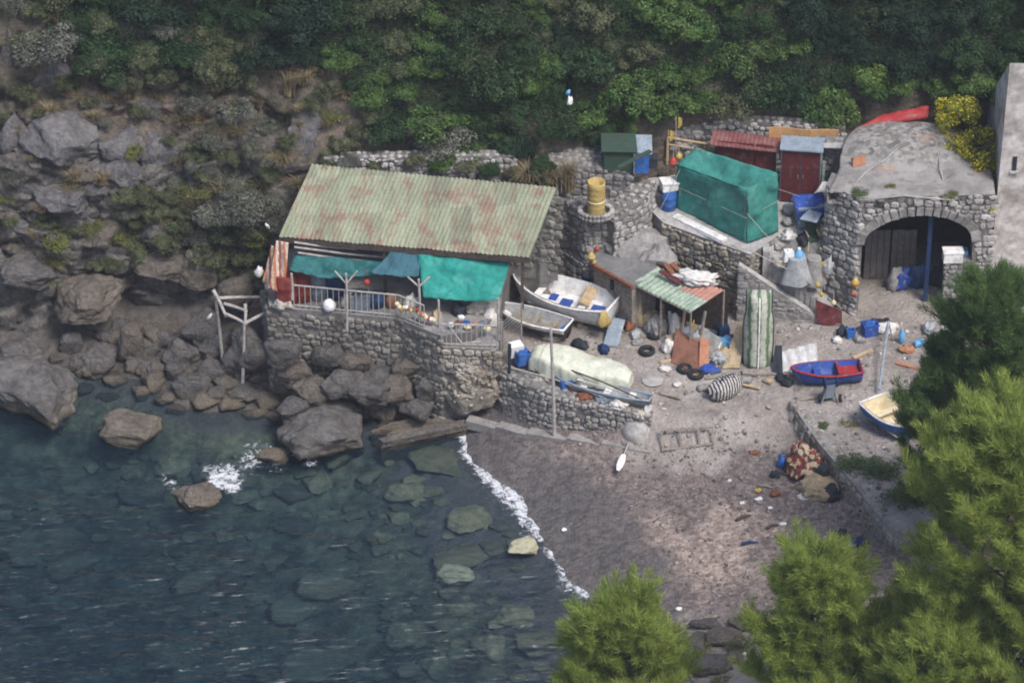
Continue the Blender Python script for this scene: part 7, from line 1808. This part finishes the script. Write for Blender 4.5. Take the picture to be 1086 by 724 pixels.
# under the awnings
for k, (px, py, r_, m_, lb) in enumerate([(400, 318, (.3, .25, .45), 'navy', "dark blue bundle behind the middle of the terrace railing"), (415, 316, (.25, .2, .5), 'brown', "brown bundle behind the terrace railing"), (368, 314, (.3, .25, .4), 'grey_cloth', "grey bundle behind the forked pole"), (436, 322, (.3, .25, .4), 'white_cloth', "white bundle at the joint of the two awnings"), (462, 340, (.3, .25, .5), 'beige_cloth', "beige bundle at the left end of the bright teal awning"), (520, 345, (.3, .25, .6), 'white_cloth', "white bundle at the right end of the bright teal awning")]):
    q = V(px, py, -3.9 if px < 440 else -4.5); q.z = TZ if px < 455 else LZ; heap(q, r_, lb, m_, "bundle", "cloth_bundle", 130 + k, 3, .45, 0, 3)
# clutter by the hut, the stair and the arch
for k, (px, py, r_, m_, c_, lb) in enumerate([
    (658, 346, (.3, .25, .45), 'dark', "bundle", "black bundle at the foot of the hut wall"), (668, 350, (.25, .2, .3), 'rust', "bundle", "rusty brown bundle in front of the hut doorway"), (674, 356, (.3, .2, .2), 'clear_sheet', "sheet", "grey plastic sheet crumpled in front of the hut"),
    (592, 312, (.35, .25, .3), 'beige_cloth', "heap", "beige net heap behind the bow half of the white boat"), (612, 314, (.3, .25, .3), 'brown', "heap", "brown heap behind the middle of the white boat"), (580, 308, (.3, .25, .35), 'grey_cloth', "heap", "grey heap behind the bow of the white boat"),
    (893, 354, (.3, .2, .25), 'dark', "bundle", "dark bundle at the lower end of the stair"), (888, 362, (.22, .2, .15), 'white_cloth', "rag", "white rag on the ground below the red metal plate"), (912, 362, (.25, .2, .15), 'grey_cloth', "rag", "grey rag in front of the arch"),
    (962, 372, (.3, .22, .15), 'terracotta', "rag", "reddish rag on the ground near the dark pine"), (975, 366, (.25, .2, .2), 'sky_blue', "bundle", "pale blue bundle beside the dark pine in front of the arch"), (985, 350, (.4, .25, .25), 'clear_sheet', "sheet", "grey sheet crumpled in front of the arch mouth"),
    (828, 402, (.25, .2, .15), 'dark', "rag", "dark rag beside the plank under the upright boat"), (815, 405, (.2, .15, .12), 'beige_cloth', "rag", "beige rag in front of the upright green boat"), (745, 412, (.25, .18, .1), 'grey_cloth', "rag", "grey rag left of the striped bag"),
    (718, 408, (.2, .15, .08), 'white_cloth', "rag", "white rag on the open yard floor below the tyres"), (640, 372, (.3, .2, .18), 'navy', "bundle", "navy bundle between the white boat and the covered boat"), (616, 368, (.35, .22, .2), 'dark', "net", "dark net under the stern half of the white boat"),
    (586, 360, (.4, .25, .2), 'rope', "rope", "pale rope heap beside the smaller off-white boat"), (556, 384, (.25, .2, .25), 'clear_sheet', "sheet", "grey sheet bundle behind the blue crate on the quay")]):
    heap(G(px, py), r_, lb, m_, c_, {"bundle": "cloth_bundle", "sheet": "plastic_sheet", "heap": "net_heap", "rag": "cloth_rag", "net": "net_bundle", "rope": "rope_pile"}[c_], 150 + k, 3, .5, k * .7, 3)
for k, (a, b, m_, lb) in enumerate([((585, 316), (612, 309), 'pale_wood', "pale timber in the heap behind the white boat"), ((590, 322), (606, 308), 'wood', "grey timber in the heap behind the white boat"), ((655, 357), (640, 350), 'wood', "short grey plank by the hut corner"), ((900, 352), (914, 346), 'wood', "grey plank at the foot of the arch pier"), ((782, 408), (806, 414), 'pale_wood', "pale plank in front of the upright green boat"), ((700, 418), (722, 424), 'wood', "weathered plank at the top of the ramp"), ((846, 432), (838, 448), 'wood', "dark plank lying across the head of the low beach wall")]):
    plank(a, b, m_, lb, .13, .08)
for k, (px, py, y_, r_, m_, c_, lb) in enumerate([(826, 262, -1.0, (.3, .25, .2), 'grey_cloth', "bundle", "grey bundle on the top steps of the stair"), (838, 252, -.8, (.35, .3, .25), 'white_cloth', "sheet", "white sheet heap at the head of the stair"), (852, 258, -.9, (.3, .25, .3), 'dark', "bundle", "black bundle beside the garden chair"), (872, 252, -.6, (.25, .2, .4), 'beige_cloth', "sack", "beige sack between the garden chair and the arch pier"), (826, 282, -2.2, (.3, .2, .25), 'rope', "net", "pale net heap on the stair beside the white canister"), (878, 290, -2.2, (.2, .15, .5), 'clear_sheet', "sheet", "grey sheet hanging by the yellow board")]):
    q = V(px, py, y_); heap(q, r_, lb, m_, c_, {"bundle": "cloth_bundle", "sheet": "plastic_sheet", "sack": "full_sack", "net": "net_heap"}[c_], 190 + k, 3, .5, k * .7, 3)
for k, (a, b, lb) in enumerate([((V(722, 178, .9)), (V(700, 222, .4)), "thin pale guy rope at the left end of the green net tent"), ((V(824, 200, -.6)), (V(872, 214, 1.2)), "thin pale guy rope from the net tent to the red locker"), ((V(792, 226, -1.45)), (V(826, 262, -1.9)), "thin pale guy rope from the front corner of the net tent to the stair")]):
    mb = MB(); mb.tube([a, a.lerp(b, .5) + Vector((0, 0, -.06)), b], .011, 4); tag(mb.build("guy_rope", M['rope'], origin=a), lb, "rope")
# grit and rubble nobody could count
pb2 = []; rr = random.Random(55); bs2, bf2 = ICO[1]
while len(pb2) < 1000:
    px, py = rr.uniform(530, 985), rr.uniform(335, 560); q = G(px, py)
    if q.z < 1.9: continue
    if noise.noise(Vector((px * .03, py * .05, 2))) + rr.uniform(-.4, .4) < 0: continue
    r_ = rr.choice([.02, .025, .03, .04, .05, .08]) * rr.uniform(.7, 1.3)
    pb2.append(bs2 * np.array((r_ * rr.uniform(.8, 1.8), r_, r_ * .6)) @ rotm(0, 0, rr.uniform(0, 3)).T + np.array(q) + np.array((0, 0, r_ * .2)))
M['rubble'] = mat('yard_rubble', (.36, .33, .31), (.17, .15, .14), 3, island=.55)
tag(link("yard_rubble", np_mesh("yard_rubble", np.concatenate(pb2), np.concatenate([np.array(bf2) + i * len(bs2) for i in range(len(pb2))]), M['rubble'])), kind="stuff")

# ================================================================== THINGS ON THE BEACH
mb = MB(); o = heap(G(852, 500), (.72, .75, .72), "tall pile of red patterned blankets on the upper beach", 'blanket', "blankets", "blanket_pile", 70, 4, .35, .5, 2.2)
heap(G(868, 522), (.85, .62, .42), "beige tarpaulin heap in front of the patterned blankets", 'beige_cloth', "tarpaulin", "tarpaulin_heap", 71, 4, .45, -.3, 2.5)
heap(G(882, 527), (.40, .36, .38), "black plastic bag against the beige tarpaulin", 'dark', "bag", "plastic_bag", 72, 3, .4, 0, 2.5); heap(G(872, 512), (.24, .22, .62), "black cloth patch on top of the beige tarpaulin", 'dark', "cloth", "dark_cloth", 73, 3, .4, 0, 2.5)
heap(G(829, 494), (.18, .2, .36), "blue plastic bag left of the patterned blankets", 'blue2', "bag", "plastic_bag", 74, 3, .4, 0, 3); heap(G(853, 527), (.32, .22, .08), "flat white bag in front of the beige tarpaulin", 'white_cloth', "bag", "plastic_bag", 75, 3, .4, 0, 3)
heap(G(901, 580), (.28, .2, .16), "blue bag lying low on the beach near the path wall", 'blue', "bag", "plastic_bag", 76, 3, .5, 0, 3); heap(G(915, 577), (.22, .2, .2), "dark blue rag on the beach near the path wall", 'navy', "rag", "cloth_rag", 77, 3, .5, 0, 3); heap(G(893, 566), (.14, .16, .18), "dark rag above the blue bag near the path wall", 'dark', "rag", "cloth_rag", 78, 3, .5, 0, 3)
DB = [(788, 550, 'dark_wood', .28, .08, -.5, "dark driftwood piece in the middle of the beach", "driftwood"), (819, 559, 'dark_wood', .2, .07, -.5, "short dark driftwood right of the longer one", "driftwood"), (795, 577, 'navy', .28, .07, -.2, "dark bluish stick lying flat near the second pine", "driftwood"),
      (804, 521, 'yellow', .13, .1, 0, "yellow plastic scrap among the beach litter", "plastic_scrap"), (805, 530, 'white', .16, .08, 0, "white plastic scrap below the yellow one", "plastic_scrap"), (822, 525, 'rust', .2, .14, .5, "rust-brown litter heap left of the beige tarpaulin", "litter_heap"), (822, 505, 'dark', .2, .16, .4, "dark litter heap below the blue plastic bag", "litter_heap"), (812, 517, 'wood', .25, .06, .3, "small grey stick beside the yellow scrap", "driftwood"),
      (787, 534, 'white', .1, .07, 0, "small white scrap in the middle of the beach", "plastic_scrap"), (817, 539, 'white', .09, .06, 0, "tiny white scrap above the short driftwood", "plastic_scrap"), (774, 510, 'white', .08, .05, 0, "tiny white scrap high on the beach", "plastic_scrap"), (720, 646, 'white', .13, .06, .4, "white scrap at the foot of the beach beside the first pine", "plastic_scrap"), (598, 562, 'white', .11, .06, .4, "white foam scrap on the wet sand", "plastic_scrap"), (800, 480, 'rust', .2, .05, 0, "rusty scrap at the top of the beach", "metal_scrap"),
      (830, 556, 'white', .12, .06, .2, "white scrap right of the short driftwood", "plastic_scrap"), (790, 694, 'white', .12, .06, .2, "white scrap between the pines at the bottom", "plastic_scrap")]
for k, (px, py, m_, r_, h_, rz_, lb, nm) in enumerate(DB):
    if nm == "driftwood":
        mb = MB(); mb.tube([(-r_ * 1.1, 0, .05), (0, .04, .07), (r_ * 1.1, -.03, .05)], [h_ * .8, h_, h_ * .5], 6); o = mb.build(nm, M[m_], smooth=True); o.location = G(px, py); o.rotation_euler = (0, 0, -rz_); tag(o, lb, "driftwood")
    else: heap(G(px, py), (r_, r_ * .8, h_), lb, m_, "scrap" if "scrap" in nm else "litter", nm, 80 + k, 2, .5, rz_, 2)
for k, (a, b, lb) in enumerate([((958, 632), (925, 636), "long grey timber lying at the foot of the beach behind the pines"), ((712, 672), (760, 655), "weathered timber edge on the rocky bank between the two bottom pines"), ((735, 724), (722, 692), "thin bleached stick on the rocky bank beside the first pine")]):
    p, q = G(*a, .1), G(*b, .12); mb = MB(); mb.tube([p, q], .09 if k < 2 else .04, 5); tag(mb.build("timber", M['wood'], origin=p), lb, "timber")
# rocks and dry weeds on the bank between the pines
for k, (px, py, w_, h_, lb) in enumerate([(728, 698, 38, 22, "flat grey rock on the bank right of the first pine"), (768, 688, 42, 22, "broad brown rock on the bank between the bottom pines"), (748, 668, 30, 14, "low rock at the lower end of the beach"), (790, 672, 34, 20, "dark rock on the bank left of the second pine"), (755, 716, 44, 24, "grey rock at the bottom edge between the pines"), (705, 720, 28, 16, "small pale rock beside the first pine trunk"), (742, 684, 24, 14, "small brown rock in the middle of the bank between the pines"), (776, 706, 26, 16, "small grey rock above the bottom edge of the bank")]):
    boulder(px, py, w_, h_, lb, 'rock_brown' if k % 2 else 'rock')
for px, py, r_, ky, lb in ((720, 684, .5, 'olive', "dry scrub bush at the top of the bank beside the first pine"), (758, 676, .45, 'weed', "yellowish weed on the crest of the bank between the pines"), (782, 690, .55, 'olive', "olive scrub bush left of the second pine"), (742, 706, .5, 'olive', "olive scrub bush in the middle of the bank"), (765, 722, .5, 'weed', "yellowish weed at the bottom edge of the bank"), (716, 706, .4, 'herb', "green weed beside the first pine trunk")):
    gshrub(ky, G(px, py), r_, lb, .7)
# white and blue scraps and gull
heap(H(604, 104)[0] + Vector((0, -1.0, .3)), (.11, .1, .24), "white and blue plastic scrap caught in the hillside shrubs", 'white', "scrap", "plastic_scrap", 95, 3, .4); mb = MB(); mb.ell((0, 0, 0), (.09, .08, .13), (0, .5, 0), 2, 0, .4, 2); o = mb.build("plastic_scrap", M['sky_blue'], smooth=True); o.location = H(602, 91)[0] + Vector((0, -1.05, .3)); tag(o, "pale blue scrap just above the white one in the hillside shrubs", "scrap")
mb = MB(); mb.ell((0, 0, 0), (.06, .06, .15), (0, R(-35), 0), 2, 0, .3, 2); o = mb.build("white_scrap", M['white'], smooth=True); o.location = V(284, 240, -.2); tag(o, "small white scrap on the bank left of the green roof", "scrap")
mb = MB(); mb.ell((0, 0, 0), (.07, .06, .17), (0, R(35), 0), 2, 0, .3, 2); o = mb.build("cloth_rag", M['white_cloth'], smooth=True); o.location = V(222, 336, yA + .9); tag(o, "white rag tied at the top of the left rack pole", "rag")
# ================================================================== HAZE
hz_me = MB(); z0_, z1_ = -13.0, CAM.z + 6.0
hz_me.box((0, -80, (z0_ + z1_) / 2), (420, 360, z1_ - z0_))
hm = bpy.data.materials.new("haze"); hm.use_nodes = True; ht = hm.node_tree; ht.nodes.remove(ht.nodes["Principled BSDF"])
pv = ht.nodes.new("ShaderNodeVolumePrincipled"); pv.inputs["Color"].default_value = (.86, .90, 1.0, 1); pv.inputs["Density"].default_value = .0003; pv.inputs["Anisotropy"].default_value = .2
ht.links.new(pv.outputs[0], ht.nodes["Material Output"].inputs["Volume"])
tag(hz_me.build("haze", hm), kind="stuff")
